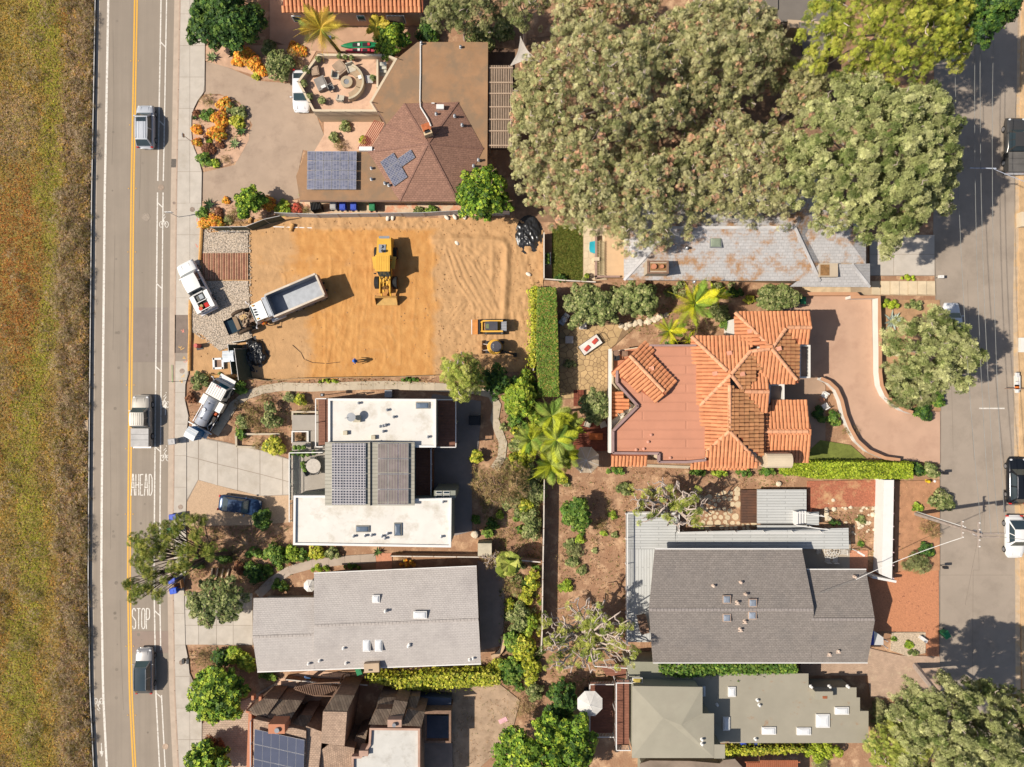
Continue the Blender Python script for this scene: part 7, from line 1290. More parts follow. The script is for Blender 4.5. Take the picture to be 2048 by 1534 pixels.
for poly,cnt,g in GC:
 xs=[p[0] for p in poly];ys_=[p[1] for p in poly]
 while cnt>0:
  x,y=R.uniform(min(xs),max(xs)),R.uniform(min(ys_),max(ys_))
  if inpoly(x,y,poly) and mn.noise((x*.05,y*.05,4))>R.uniform(-.6,.3):pos.append(P(x,y,.05));mi.append(R.choices((0,1,2,3),(.4,.25,.1+.3*g,.1+.2*g))[0]);cnt-=1
K=len(pos);o=scatter('ground_cover',TG[0],TG[1],np.array(pos),NR.normal(0,.5,(K,3))+[0,0,1],NR.uniform(.08,.26,K),[leafm('litter_tan',(206,170,128)),leafm('litter_brown',(146,106,76)),leafm('weed_olive',(136,136,72)),leafm('weed_green',(110,132,56))],np.array(mi));tag(o,kind='stuff')
for spn,polys,cnt in (('olive',[[(1005,800),(1084,800),(1084,1090),(1000,1010)],[(1000,1120),(1082,1120),(1082,1390),(1000,1360)],[(1225,570),(1470,570),(1470,600),(1225,590)]],130),('green',[[(1020,1000),(1082,1000),(1082,1390),(1030,1390)],[(480,1095),(600,1095),(580,1125),(500,1170)],[(1030,760),(1080,770),(1080,900),(1040,900)]],110),('yellow',[[(1020,850),(1084,850),(1084,1020),(1030,1010)],[(1040,1180),(1082,1180),(1082,1370),(1040,1370)]],70),('brown',[[(470,775),(590,785),(560,880),(480,870)],[(960,1010),(1060,1010),(1060,1100),(960,1080)],[(1120,970),(1245,970),(1245,1280),(1115,1280)],[(395,1060),(500,1060),(500,1150),(380,1150)]],90)):
 cl=[]
 while len(cl)<cnt:
  poly=R.choice(polys);x,y=R.uniform(min(p[0] for p in poly),max(p[0] for p in poly)),R.uniform(min(p[1] for p in poly),max(p[1] for p in poly))
  if inpoly(x,y,poly):p=P(x,y);r=R.uniform(.12,.5);cl.append(((p.x,p.y,r*.5),(r*R.uniform(.7,1.4),r,r*.8)))
 o=crown(None,'undergrowth',cl,spn,.8);tag(o,kind='stuff')
n2=26000;far=[(R.uniform(-330,-28),R.uniform(-200,1740)) if i%5 else (R.uniform(-28,176),R.choice((R.uniform(-220,-38),R.uniform(1578,1760)))) for i in range(n2)]
o=scatter('marsh_grass',TG[0],TG[1],np.array([P(x,y)+Vector((0,0,mh(P(x,y),cx(y)-x))) for x,y in far]),NR.normal(0,.35,(n2,3))+[0,0,1],NR.uniform(.3,.55,n2),mats,NR.choice(6,n2,p=[.42,.16,.12,.12,.08,.1]));tag(o,kind='stuff')
cl=[]
for i in range(330):
 y=R.uniform(-20,1560);e=R.uniform(3,62) if i%4 else R.uniform(60,190);x=cx(y)-e;r=R.uniform(.3,.95);p=P(x,y);cl.append(((p.x,p.y,mh(p,e)+r*.4),(r,r,r*.75)))
SP['brush']=(TT,[leafm('brush',(168,144,112)),leafm('brush2',(140,128,68)),leafm('brush3',(192,168,136))],(.4,.35,.25),.24)
o=crown(None,'marsh_brush',cl,'brush',1.0);tag(o,kind='stuff')
cl=[]
for i in range(46):
 y=R.uniform(-20,1560);x=cx(y)-R.uniform(0,6);p=P(x,y);r=R.uniform(.2,.45);cl.append(((p.x,p.y,.3),(r,r,r*1.3)))
o=crown(None,'fence_weeds',cl,'brush',1.3,.3);tag(o,kind='stuff')
# ================= FENCES, WALLS, STREET FURNITURE, THINGS =================
m_rail=M('dark_rail',A(74,70,66),var=.2,scale=2);m_railtop=M('rail_top',A(206,202,196),var=.1,scale=2)
gr=thing('guard_rail','low dark roadside barrier running the whole length of the marsh edge','guard rail',P(cx(760),760));ys=list(range(-60,1620,30))
for a,b in zip(ys,ys[1:]):MB().beam(P(cx(a)+.4,a,.12),P(cx(b)+.4,b,.12),.08,.22).build('board',m_rail,gr);MB().beam(P(cx(a)-.6,a,.28),P(cx(b)-.6,b,.28),.09,.05).build('top_rail',m_railtop,gr)
for y in ys:MB().box(P(cx(y)-1.2,y,.12),(.12,.12,.28),z0=0).build('post',m_rail,gr)
tag(MB().prism(PP([(163,840),(179,840),(179,862),(166,862)]),0,.3).build('concrete_pad',M('old_concrete',(0,0,0))),'pale concrete pad in the marsh brush behind the roadside barrier','concrete pad')
m_scr=M('screen_cloth',A(196,194,192),var=.08,scale=3);m_dscr=M('green_screen',A(86,92,76),var=.1,scale=2);m_gal=M('galvanised',A(214,212,208),rough=.4,metal=.3)
def panel_fence(label,pts,hh,m,n_post=1,name='fence',lean=0.,top=True,pm=None):
 f=thing(name,label,'fence',P(*pts[len(pts)//2]));W_=PP(pts)
 for a,b in zip(W_,W_[1:]):
  L=(b-a).length;n=max(1,round(L/2.4))
  for i in range(n):
   p,q=a.lerp(b,i/n),a.lerp(b,(i+.985)/n);d=(q-p).normalized();s_=Vector((-d.y,d.x,0));p2,q2=p+s_*lean,q+s_*lean
   MB().add([p+Vector((0,0,.05)),q+Vector((0,0,.05)),q2+Vector((0,0,hh)),p2+Vector((0,0,hh)),p+s_*.03+Vector((0,0,.05)),q+s_*.03+Vector((0,0,.05)),q2+s_*.03+Vector((0,0,hh)),p2+s_*.03+Vector((0,0,hh))],[(0,1,2,3),(7,6,5,4),(3,2,6,7),(0,3,7,4),(1,5,6,2)]).build('fence_panel',m,f)
   MB().tube([p,p2+Vector((0,0,hh+.05))],.035,6).build('post',pm or m_gal,f)
   if top:MB().tube([p2+Vector((0,0,hh+.02)),q2+Vector((0,0,hh+.02))],.035,6).build('top_rail',pm or m_gal,f)
 return f
panel_fence('grey screened construction fence along the north side of the lot',[(560,433),(640,436),(760,434),(850,433),(900,430),(940,428),(1020,430)],1.8,m_scr)
bf=panel_fence('dark green screened gate fence with a white banner at the lot entrance',[(436,462),(505,461),(540,447),(572,440)],2.0,m_dscr)
bw_=MB();RR=random.Random(11);o0,o1=P(438,463,1.0),P(478,463,1.0)
for i in range(9):t=(i+.5)/9;c=o0.lerp(o1,t);[bw_.box((c.x+RR.uniform(-.05,.05),c.y-.02,1.0+RR.uniform(-.25,.25)),(RR.uniform(.08,.2),.03,RR.uniform(.2,.55))) for k in range(2)]
bw_.build('banner_lettering',m_whp,bf)
panel_fence('black silt fence along the south side of the lot',[(478,752),(540,762),(600,757),(700,755),(790,754),(870,751)],.7,M('silt_black',(.015,.014,.013)),pm=M('stake',A(190,160,125)))
sb=panel_fence('dark green screened panels standing open around the black plastic pile',[(484,690),(492,748)],2.2,m_dscr,lean=-.7);panel_fence('second dark green screen panel leaning over the black plastic pile',[(497,698),(505,760)],2.2,m_dscr,lean=-.7)
panel_fence('short dark screen panel at the top of the black plastic pile',[(476,686),(502,682)],1.6,m_dscr)
def roll(label,pts,r=.2,mat='straw'):o=MB().tube([P(x,y,r) for x,y in pts],r,8).build('straw_wattle',M('straw',A(214,164,100),var=.15,scale=5,bump=.02,bscale=20),origin=P(*pts[0]));tag(o,label,'straw roll','straw erosion rolls edging the lot')
roll('straw erosion roll on the pavement edge above the white service pickup',[(402,432),(403.5,460),(402,490),(400,520)]);roll('straw erosion roll on the pavement edge below the white service pickup',[(381,600),(380,630),(380.5,665),(379,700),(379,742)]);roll('straw erosion roll beneath the white spill tray',[(396,750),(430,752),(470,753)]);roll('short straw roll end by the banner fence',[(500,446),(500,440),(503,436)])
rp=thing('rumble_plate','rusty steel rumble grate laid in the gravel at the lot entrance','steel grate',P(452,533));m_rust=M('rust_bar',A(206,160,126),var=.2,scale=2,rough=.7)
for i in range(27):x=408.5+i*3.35;MB().prism(PP([(x,507),(x+1.7,507),(x+1.7,560),(x,560)]),.12,.27).build('bar',m_rust if i%3 else M('rust_dark',A(190,132,108),var=.2,scale=2),rp)
MB().prism(PP([(408,508),(499,508),(499,559),(408,559)]),.05,.13).build('base',M('grate_base_tan',A(212,180,138)),rp)  # light tan base showing in the gaps between the bars
def plastic(label,px,py,rx,ry,hh,seed):
 n=46;V=[];F=[];c=P(px,py);
 for j in range(n+1):
  for i in range(n+1):
   u,v=i/n*2-1,j/n*2-1;q=min(1,math.hypot(u,v));edge=.72+.36*mn.noise((u*2.4,v*2.4,seed*3.7));f=max(0,1-(q/edge)**3)
   z=hh*f**.6*(.55+.8*abs(mn.fractal((u*3+seed,v*3,seed),.9,2,5)))+.02*f;V.append((u*rx/S,-v*ry/S,z+.06 if f>0 else .02))
 F=[(j*(n+1)+i,(j+1)*(n+1)+i,(j+1)*(n+1)+i+1,j*(n+1)+i+1) for j in range(n) for i in range(n) if math.hypot((i+.5)/n*2-1,(j+.5)/n*2-1)<.86]
 o=bpy.data.objects.new('plastic_sheet',npmesh('plastic_sheet',V,F,[M('black_plastic',(.018,.018,.019),rough=.32,spec=.5)]));COL.objects.link(o);o.location=(c.x,c.y,.05);tag(o,label,'plastic sheeting')
plastic('heap of shiny black plastic sheeting beside the dark screen panels',512,708,30,42,.8,3);plastic('crumpled black plastic sheet at the upper right corner of the lot',1058,470,32,46,.32,8)
for i,(x,y,l) in enumerate(((894,436,'white sandbag by the lot fence, left of the bright green tree'),(910,435,'white sandbag under the left side of the bright green tree'),(930,434,'white sandbag under the bright green tree'),(978,437,'white sandbag at the right side of the bright green tree'),(914,486,'white sack lying alone on the tan soil'),(1057,549,'white bag near the long fence on the tan soil'),(776,437,'white sandbag against the fence above the wheel loader'),(786,436,'second white sandbag above the wheel loader'))):
 p=P(x,y);mb=MB();mb.lathe((0,0,0),[(.1,0),(.26,.05),(.28,.14),(.16,.22),(.04,.24)],10);V=[(v[0]*.75,v[1]*1.25,v[2]) for v in mb.v];mb.v=V;o=mb.build('sandbag',M('sandbag',A(244,232,214),var=.06),origin=(0,0,0),smooth=True);o.location=(p.x,p.y,.09);o.rotation_euler.z=R.uniform(-.8,.8)+.4;tag(o,l,'sandbag','white sandbags and sacks on the lot')
def ball(label,px,py,rx,m,name,cat,zs=.6,z=.05,ang=0.,seed=1,sx=1.,group=None):
 c=P(px,py);V=[];n=10;r=random.Random(seed)
 mb=MB();mb.lathe((0,0,0),[(.5,0),(.92,.25),(1,.5),(.82,.85),(.4,1.0)],n);k=rx/S
 mb.v=[(v[0]*k*sx*r.uniform(.85,1.1),v[1]*k*r.uniform(.85,1.1),v[2]*k*zs*1.6) for v in mb.v];o=mb.build(name,m,origin=(0,0,0),smooth=False);o.location=(c.x,c.y,z);o.rotation_euler.z=ang;return tag(o,label,cat,group)
tag(MB().tube([P(x,y,.1) for x,y in ((585,690),(602,705),(608,718),(625,725),(655,727),(680,724))],.03,5).build('hose',m_blk,origin=P(585,690)),'thin black hose lying on the orange soil beside the plastic heap','hose')
sgn=thing('barrier','small red barrel marker with black foot on the gravel edge','marker',P(399,692));MB().lathe(P(399,692,.1),[(.25,0),(.25,.9),(.2,1.0)],12).build('barrel',M('barrel_red',A(226,120,110)),sgn);MB().box(P(400,697,.1),(.7,.3,.12),10).build('foot',m_blk,sgn)
def slatfence(label,pts,hh,m,nm='fence',cap=.12):
 f=thing(nm,label,'fence',P(*pts[0]));W_=PP(pts)
 for a,b in zip(W_,W_[1:]):
  n=max(1,round((b-a).length/2.2))
  for i in range(n):p,q=a.lerp(b,i/n),a.lerp(b,(i+.99)/n);MB().beam(p+Vector((0,0,hh/2)),q+Vector((0,0,hh/2)),.06,hh).build('fence_panel',m,f);MB().beam(p+Vector((0,0,hh+.02)),q+Vector((0,0,hh+.02)),cap,.05).build('top_rail',M('fence_cap',A(226,214,200)),f);MB().box(p+Vector((0,0,hh/2)),(.12,.12,hh+.1)).build('post',m,f)
m_fw=M('fence_wood',A(180,156,136),var=.15,scale=3)
slatfence('long timber fence between the rear gardens and the brown yard',[(1087,955),(1086,1050),(1084,1150),(1083,1250),(1081,1292)],1.8,m_fw);slatfence('pale timber fence along the east edge of the lot above the hedge',[(1087,470),(1087,520),(1087,560)],1.2,M('fence_pale',A(216,196,170),var=.08));slatfence('brown timber retaining fence beside the mini excavator',[(1068,650),(1067,700),(1066,742)],1.0,m_brown)
slatfence('timber fence below the white house along the grey house garden',[(786,1106),(870,1107),(960,1108),(1060,1116),(1080,1118)],1.4,m_fw);slatfence('low white capped fence between the grey house and the timber house',[(578,1350),(640,1356),(700,1358),(740,1361)],1.2,m_brown)
slatfence('low timber fence behind the lawn of the pine house',[(1088,560),(1130,563),(1190,566)],.8,m_fw)
def curvewall(label,pts,hh,th,m,capm):
 f=thing('garden_wall',label,'wall',P(*pts[len(pts)//2]));W_=PP(pts);mb,cp=MB(),MB();n=len(W_);L_=[]
 for i,p in enumerate(W_):
  d=(W_[min(n-1,i+1)]-W_[max(0,i-1)]).normalized();s_=Vector((-d.y,d.x,0))*th/2;L_.append((p+s_,p-s_))
 mb.prism([q[0] for q in L_]+[q[1] for q in reversed(L_)],0,hh);mb.build('wall_body',m,f);cp.prism([(q[0]-(q[1]-q[0])*.1) for q in L_]+[(q[1]+(q[1]-q[0])*.1) for q in reversed(L_)],hh,hh+.08);cp.build('coping',capm,f)
cap_=M('tan_coping',A(206,156,120),var=.06)
arc=lambda x,y,r,a0,a1,n:[(x+r*math.cos(math.radians(a0+(a1-a0)*i/n)),y+r*math.sin(math.radians(a0+(a1-a0)*i/n))) for i in range(n+1)]
curvewall('curved white wall with tan coping on the street side of the pink driveway',[(1690,597),(1746,597),(1747,650),(1748,700),(1748,745),(1751,770),(1760,790),(1775,805),(1795,818),(1812,824)],1.3,.3,m_wh,cap_)
curvewall('curved low white wall with tan coping on the villa side of the pink driveway',[(1634,757),(1650,764),(1665,778),(1675,800),(1682,830),(1692,855),(1706,880),(1728,900),(1760,914),(1790,918)],1.0,.3,m_wh,cap_)
curvewall('tan garden wall between the entry walk and the pink driveway',[(1560,590),(1705,590),(1710,596)],1.0,.3,M('tan_wall',A(214,168,130)),cap_)
curvewall('low curved brick seat wall at the end of the grey house patio',arc(975,1280,32,-20,75,7),.5,.4,M('seat_brick',A(206,160,124),var=.15,scale=6),M('seat_cap',A(210,176,140)))
for i,(x,y) in enumerate(((1432,980),(1440,1004))):pass
for q,l in (([(473,868),(560,868)],'pale kerb along the top of the raised bed by the white house'),([(473,866),(474,893)],'pale kerb on the left of the raised bed by the white house'),([(474,893),(530,895)],'pale kerb at the driveway side of the raised bed')):tag(MB().beam(P(*q[0],.2),P(*q[1],.2),.22,.45).build('garden_kerb',m_path),l,'kerb')
sp_=thing('garden_steps','four log steps beside the street tree','steps',P(445,1143))
for i in range(4):MB().beam(P(425+i*11,1136+i*.5,.15),P(423+i*10,1153+i*1.5,.15),.14,.2).build('step',M('log_pale',A(214,190,160),var=.1),sp_)
for cnt,poly,z,nm,l in ((46,[(1395,990),(1482,975),(1482,1040),(1402,1042)],.012,'stepping_stones','round pale stepping stones in the brown earth left of the timber platform'),(26,[(1396,1040),(1515,1040),(1515,1062),(1400,1060)],.012,'stepping_stones','pale stepping stones in the shade below the timber platform')):
 st_=thing(nm,l,'stepping stones',P(*poly[0]))
 for i,c in enumerate(voronoi([(p.x,p.y) for p in PP(poly)],cnt,.06,1)):
  if len(c)<3 or R.random()<.25:continue
  m_=(sum(p[0] for p in c)/len(c),sum(p[1] for p in c)/len(c));r_=min(math.hypot(p[0]-m_[0],p[1]-m_[1]) for p in c)*1.0;MB().prism([(m_[0]+r_*R.uniform(.85,1.05)*math.cos(t),m_[1]+r_*R.uniform(.85,1.05)*math.sin(t)) for t in np.linspace(0,5.6,9)],0,z+R.uniform(.02,.05)).build('stone',M('step_stone',A(226,204,168),var=.1,scale=3,rnd=.08),st_)
rk=thing('rock_wall','terraced pale rocks between the white landing and the white street wall','rock wall',P(1710,1040))
m_rock=M('pale_rock',A(232,214,186),var=.15,scale=3,rnd=.1)
def rock(parent,x,y,r,z=0):c=P(x,y);mb=MB();n=7;k=r/S;mb.lathe((c.x,c.y,z),[(.8*k,0),(k,.3*k),(.8*k,.7*k),(.3*k,.85*k)],n);mb.v=[(a+R.uniform(-.12,.12)*k,b+R.uniform(-.12,.12)*k,cc) for a,b,cc in mb.v];mb.build('rock',m_rock,parent)
for i in range(70):
 x,y=R.choice(((R.uniform(1655,1755),R.gauss(1014,3)),(R.uniform(1715,1752),R.gauss(1031,2)),(R.uniform(1700,1750),R.gauss(1062,8)),(R.uniform(1648,1660),R.uniform(1015,1045)),(R.uniform(1690,1740),R.gauss(1045,3)),(R.uniform(1752,1762),R.uniform(1050,1120))));rock(rk,x,y,R.uniform(2,5.5))
rk2=thing('rock_edging','row of pale rocks edging the planting below the palms','rock edging',P(1270,656))
for i in range(26):t=i/25;rock(rk2,1240+95*t+R.uniform(-4,4),655-22*t+R.uniform(-4,4),R.uniform(3,7))
for x,y,r,l in ((1792,705,9,'large pale boulder left of the leaning pine'),(1556,967,6,'small pale stone block above the white platform'),(1665,1000,4,'white stone on the red mulch'),(950,1068,8,'flat pale rock at the corner of the dark patio')):ball(l,x,y,r,m_rock,'boulder','boulder',seed=int(x))
def bin_(label,px,py,m,rot=0,z=.02,lid=None,group='wheeled refuse bins',name='wheeled_bin'):
 p=P(px,py,1.0);r=thing(name,label,'bin',(p.x,p.y,z),rot,group);b=MB();b.add([(-.25,-.28,.06),(.25,-.28,.06),(.25,.28,.06),(-.25,.28,.06),(-.32,-.36,.98),(.32,-.36,.98),(.32,.36,.98),(-.32,.36,.98)],[(3,2,1,0),(0,1,5,4),(1,2,6,5),(2,3,7,6),(3,0,4,7)]);b.build('tub',m,r,local=True)
 l=MB();l.add([(-.34,-.4,.99),(.34,-.4,.99),(.34,.4,.99),(-.34,.4,.99),(-.28,-.33,1.08),(.28,-.33,1.08),(.28,.33,1.08),(-.28,.33,1.08)],[(4,5,6,7),(0,1,5,4),(1,2,6,5),(2,3,7,6),(3,0,4,7),(3,2,1,0)]);l.build('lid',lid or m,r,local=True)
 MB().box((0,.1,1.095),(.3,.3,.02)).build('lid_panel',lid or m,r,local=True);MB().tube([(-.28,.44,.96),(.28,.44,.96)],.03,6).build('handle',m,r,local=True)
 for s_ in (-1,1):MB().tube([(s_*.26,.3,.12),(s_*.32,.3,.12)],.12,10).build('wheel',m_blk,r,local=True)
blue=M('bin_blue',A(70,96,205),rough=.5,var=.05);grn=M('bin_green',A(52,140,92),rough=.5,var=.05);gry=M('bin_grey',A(190,186,184),rough=.5,var=.05)
for x,y,m,rot,l in ((666,411,gry,180,'grey wheeled bin beside the two blue ones under the brown roof edge'),(685,412,blue,180,'left of the two blue wheeled bins under the brown roof edge'),(707,412,blue,180,'right of the two blue wheeled bins under the brown roof edge'),(744,413,grn,180,'green wheeled bin under the brown roof edge'),(345,883,gry,97,'pale grey wheeled bin on the gutter behind the beige pickup'),(347,1034,blue,95,'blue wheeled bin on the kerb beside the street tree, uppermost'),(343,1061,grn,95,'green wheeled bin on the kerb under the street tree'),(345,1161,blue,95,'blue wheeled bin with rubbish on the kerb under the street tree'),(348,1181,M('bin_blue2',A(44,96,226),rough=.5),100,'bright blue wheeled bin nearest the grey house driveway'),(718,1343,grn,20,'green wheeled bin below the grey gabled roof'),(1590,603,blue,0,'small blue wheeled bin by the olive tree'),(1606,601,grn,0,'green wheeled bin by the olive tree'),(1894,1270,grn,30,'green wheeled bin with open lid at the street edge'),(1487,1486,blue,0,'blue wheeled bin in the gap below the sage flat roof, left'),(1515,1486,blue,0,'blue wheeled bin in the gap below the sage flat roof, right')):bin_(l,x,y,m,rot,z=.14 if x<400 else .03)
sc_=thing('bin_screen','dark slatted enclosure beside the grey bin','screen',P(636,415))
for i in range(7):MB().beam(P(624+i*3,407,.8),P(626+i*3,424-i*.6,.8),.06,1.5).build('slat',m_blk,sc_)
bx=thing('cardboard_box','open brown cardboard box with rubbish beside the blue bins','box',P(359,1167));[MB().box(P(359,1167,.3)+Vector((dx,dy,.2)),sz,12).build('side',M('cardboard',A(196,150,110)),bx) for dx,dy,sz in ((.4,0,(.05,.8,.7)),(-.4,0,(.05,.8,.7)),(0,.4,(.8,.05,.7)),(0,-.4,(.8,.05,.7)))];MB().box(P(355,1164,.5),(.5,.2,.03),30).build('flap',M('cardboard',(0,0,0)),bx)
def post_sign(label,x,y,hh,plate,rot,pm,cat='street sign',z=.14,double=False):
 r=thing('sign_post' if cat=='street sign' else 'mailbox',label,cat,tuple(P(x,y,z)));b=P(x,y,z);MB().tube([b,(b.x,b.y,hh)],.035,6).build('post',m_gal if cat=='street sign' else m_blk,r);MB().box((b.x,b.y,hh-plate[2]/2),plate,rot).build('plate' if cat=='street sign' else 'box',pm,r)
 if double:MB().box((b.x+.5,b.y,hh-plate[2]/2),plate,rot).build('box',pm,r);MB().box((b.x+.25,b.y,hh-plate[2]),(.7,.1,.06),rot).build('arm',pm,r)
post_sign('white sign on a post at the pavement edge by the lot',357,434,2.6,(.75,.05,.55),0,m_whp);post_sign('dark sign on a post at the pavement beside the service truck',360,763,2.3,(.55,.05,.6),0,m_blk);post_sign('thin sign post at the left edge of the island bed',383,283,2.4,(.08,.4,.5),0,m_metal)
post_sign('pair of black mailboxes on a post by the lower pavement',378,1313,1.6,(.28,.5,.35),0,m_blk,'mailbox',double=True);post_sign('black mailbox at the street end of the clipped hedge',1880,944,1.2,(.28,.5,.35),90,m_blk,'mailbox',.02);post_sign('black mailbox at the corner of the brick driveway',1880,1130,1.2,(.28,.5,.35),90,m_blk,'mailbox',.02);post_sign('white topped mailbox at the end of the entry walk',1872,556,1.1,(.3,.5,.35),90,m_whp,'mailbox',.02)
lp_=thing('garden_lamp','small black lamp on a tall post near the corner of the white roof','lamp',P(657,789));b=P(657,789);MB().tube([b,b+Vector((0,0,2.3))],.04,6).build('post',m_blk,lp_);MB().box(b+Vector((0,0,2.5)),(.34,.34,.4)).build('lantern',m_blk,lp_);MB().box(b+Vector((0,0,2.72)),(.2,.2,.05)).build('cap',m_metal,lp_)
hy=thing('fire_hydrant','yellow hydrant beside the clipped hedge at the street','hydrant',P(1852,962));q=P(1852,962);yh=M('hydrant_yellow',A(246,206,40));MB().lathe(q,[(.2,0),(.2,.06),(.14,.08),(.14,.55),(.18,.57),(.15,.68),(.05,.75)],12).build('barrel',yh,hy);MB().tube([q+Vector((-.28,0,.42)),q+Vector((.28,0,.42))],.08,8).build('outlet',yh,hy)
ball('round white stone by the yellow hydrant',1868,962,3,m_whp,'boulder','boulder',seed=4)
up=thing('utility_pole','tall timber utility pole with cross arms and transformer beside the street','utility pole',P(1830,1027));b=P(1830,1027);m_pole=M('pole_wood',A(176,160,148),var=.2,scale=2);MB().tube([b,b+Vector((0,0,11.2))],[.2,.14],10).build('shaft',m_pole,up)
MB().tube([b+Vector((.15,.2,0)),b+Vector((.12,.2,8.6))],.07,6).build('riser',m_whp,up)
for z,l in ((10.9,2.5),(8.4,1.7)):
 MB().beam(b+Vector((-.1,-l*.5,z)),b+Vector((-.1,l*.5,z)),.12,.14).build('cross_arm',m_pole,up)
 for s_ in (-.9,-.4,.4,.9):MB().lathe(b+Vector((-.1,s_*l*.5,z+.07)),[(.03,0),(.07,.08),(.05,.18),(.02,.2)],8).build('insulator',m_whp,up)
MB().beam(b+Vector((-.2,.1,11.0)),b+Vector((2.3,.1,11.0)),.12,.14).build('cross_arm',m_pole,up);MB().beam(b+Vector((-.2,-.35,10.4)),b+Vector((2.2,-.35,10.4)),.1,.12).build('cross_arm',m_pole,up)
MB().lathe(b+Vector((.45,-.1,9.4)),[(.25,0),(.27,.05),(.27,.9),(.15,1.0)],14).build('transformer',M('transformer',A(232,232,236),rough=.4),up)
m_wire=M('wire',A(150,150,146),rough=.5)
def wire(label,p,q,sag,r=.02,m=None,seg=10,cat='cable'):pts=[Vector(p).lerp(Vector(q),i/seg)-Vector((0,0,sag*4*(i/seg)*(1-i/seg))) for i in range(seg+1)];o=MB().tube(pts,r,5).build('overhead_wire',m or m_wire,origin=tuple(p));tag(o,label,cat,'overhead wires along the right-hand street')
t_=b+Vector((0,0,11))
for i,(dx,x0,l) in enumerate(((0,1908,'leftmost overhead wire running up the right-hand street'),(.9,1952,'second overhead wire running up the right-hand street'),(1.6,1962,'third overhead wire running up the right-hand street'),(2.3,1990,'rightmost overhead wire running up the right-hand street'))):wire(l,t_+Vector((dx,.1,.2)),P(x0,-60,11),1.0,.022)
wire('service wire from the utility pole to the dark grey roof',b+Vector((.1,-.8,8.4)),P(1712,1159,4.6),.5,.03,m_whp);wire('wire from the dark grey roof eave dropping to the roof valley',P(1712,1160,4.4),P(1632,1190,4.9),.1,.02);wire('pale wire from the utility pole to the right edge',b+Vector((2.2,-.3,10.6)),P(2200,1100,10),.4,.02);wire('blue-grey wire crossing the street at the top right',P(1988,338,10),P(2160,400,8),.3,.03,M('wire_pale',A(200,206,220)));tag(MB().beam(P(1940,336,10),P(1992,337,10),.09,.1).build('cross_arm_bar',M('wire_pale',(0,0,0))),'pale cross bar hung on the wires over the street below the dark pickup','cross bar')
cbr=thing('street_barrier','orange and white barricade at the right edge of the street','barricade',P(2034,775));[MB().box(P(2034,y,.9),(.35,.5,.25)).build('board',m,cbr) for y,m in ((750,m_whp),(768,m_whp),(774,M('cone_orange',A(236,130,60))),(781,m_whp))];MB().beam(P(2010,777,.9),P(2060,778,.9),.08,.1).build('rail',m_brown,cbr);MB().box(P(2034,766,.45),(.1,1.6,.9),z0=0).build('leg',m_whp,cbr)
tag(MB().box(P(2042,440,.4),(.5,1.6,.8),z0=.05).build('utility_cabinet',m_stuc),'cream cabinet on the dirt bank across the street','cabinet');tag(MB().box(P(2046,690,.2),(.9,1.6,.4),z0=.05).build('concrete_block',m_wh),'white block on the dirt bank at the right edge','block')
def parasol(label,x,y,r,z,m,n=8,group=None):
 c=P(x,y,z);L=r*(1-z/H)/S;root=thing('parasol',label,'parasol',(c.x,c.y,0));mb=MB();V=[(c.x,c.y,z+.25)]+[(c.x+L*math.cos(6.283*i/n+.39),c.y+L*math.sin(6.283*i/n+.39),z-.12) for i in range(n)];mb.add(V,[(0,1+i,1+(i+1)%n) for i in range(n)]);mb.build('canopy',m,root);rb=MB();[rb.beam(V[0],V[1+i],.03,.03) for i in range(n)];k=rb.build('ribs',m_whp,root);MB().tube([(c.x,c.y,0),(c.x,c.y,z+.35)],.03,6).build('pole',m_al,root);MB().cyl((c.x,c.y,0.02),.3,.1,12).build('base',m_blk,root)
parasol('white octagonal parasol over the red brown deck',1180,1408,27,3.6,M('canvas_white',A(244,240,232),leaf=.2));parasol('beige parasol under the lime palm beside the villa',1172,920,28,2.6,M('canvas_beige',A(206,186,160),leaf=.2));parasol('white parasol at the left end of the grey gabled roof',619,1172,13,2.3,M('canvas_white',(0,0,0)))
ss_=thing('shade_sail','white triangular shade sail beside the slatted pergola','shade sail',P(1045,110));mb=MB();n=8;A0,B0,C0=P(1041,73,3.4),P(1019,133,2.8),P(1078,122,3.0);V=[];idx={}
cen=(A0+B0+C0)/3
for i in range(n+1):
 for j in range(n+1-i):
  u,v=i/n,j/n;w_=1-u-v;p=A0*w_+B0*u+C0*v;e=1-4*max(u*v,u*w_,v*w_)*(min(u,v,w_)<.02);pull=1.2*(u*v+v*w_+u*w_)-3.2*u*v*w_;p=p+(cen-p)*min(.4,pull);idx[(i,j)]=len(V);V.append(tuple(p-Vector((0,0,.5*u*v*w_*6))))
F=[(idx[i,j],idx[i+1,j],idx[i,j+1]) for i in range(n) for j in range(n-i)]+[(idx[i+1,j],idx[i+1,j+1],idx[i,j+1]) for i in range(n) for j in range(n-1-i)];mb.add(V,F);mb.build('cloth',M('sail',A(236,226,214),leaf=.3),ss_)
for q in (A0,B0,C0):MB().tube([(q.x,q.y,0),tuple(q)],.05,6).build('post',m_gal,ss_)
ZT=2.42
def T_(x,y,z=0):return P(x,y,ZT+z)
fpit=thing('fire_pit','round stone fire pit in the middle of the roof terrace','fire pit',tuple(T_(694.5,166)));q=T_(694.5,166);MB().lathe(q,[(.62,0),(.64,.38),(.3,.4),(.28,.2)],22).build('ring',M('pit_stone',A(196,176,146),var=.08,scale=3),fpit);MB().cyl(q+Vector((0,0,.3)),.3,.04,16).build('burner',m_metal,fpit)
sofa=thing('curved_sofa','crescent shaped beige sofa around the fire pit','sofa',tuple(q));m_sofa=M('sofa_wicker',A(186,160,130),var=.1,scale=5)
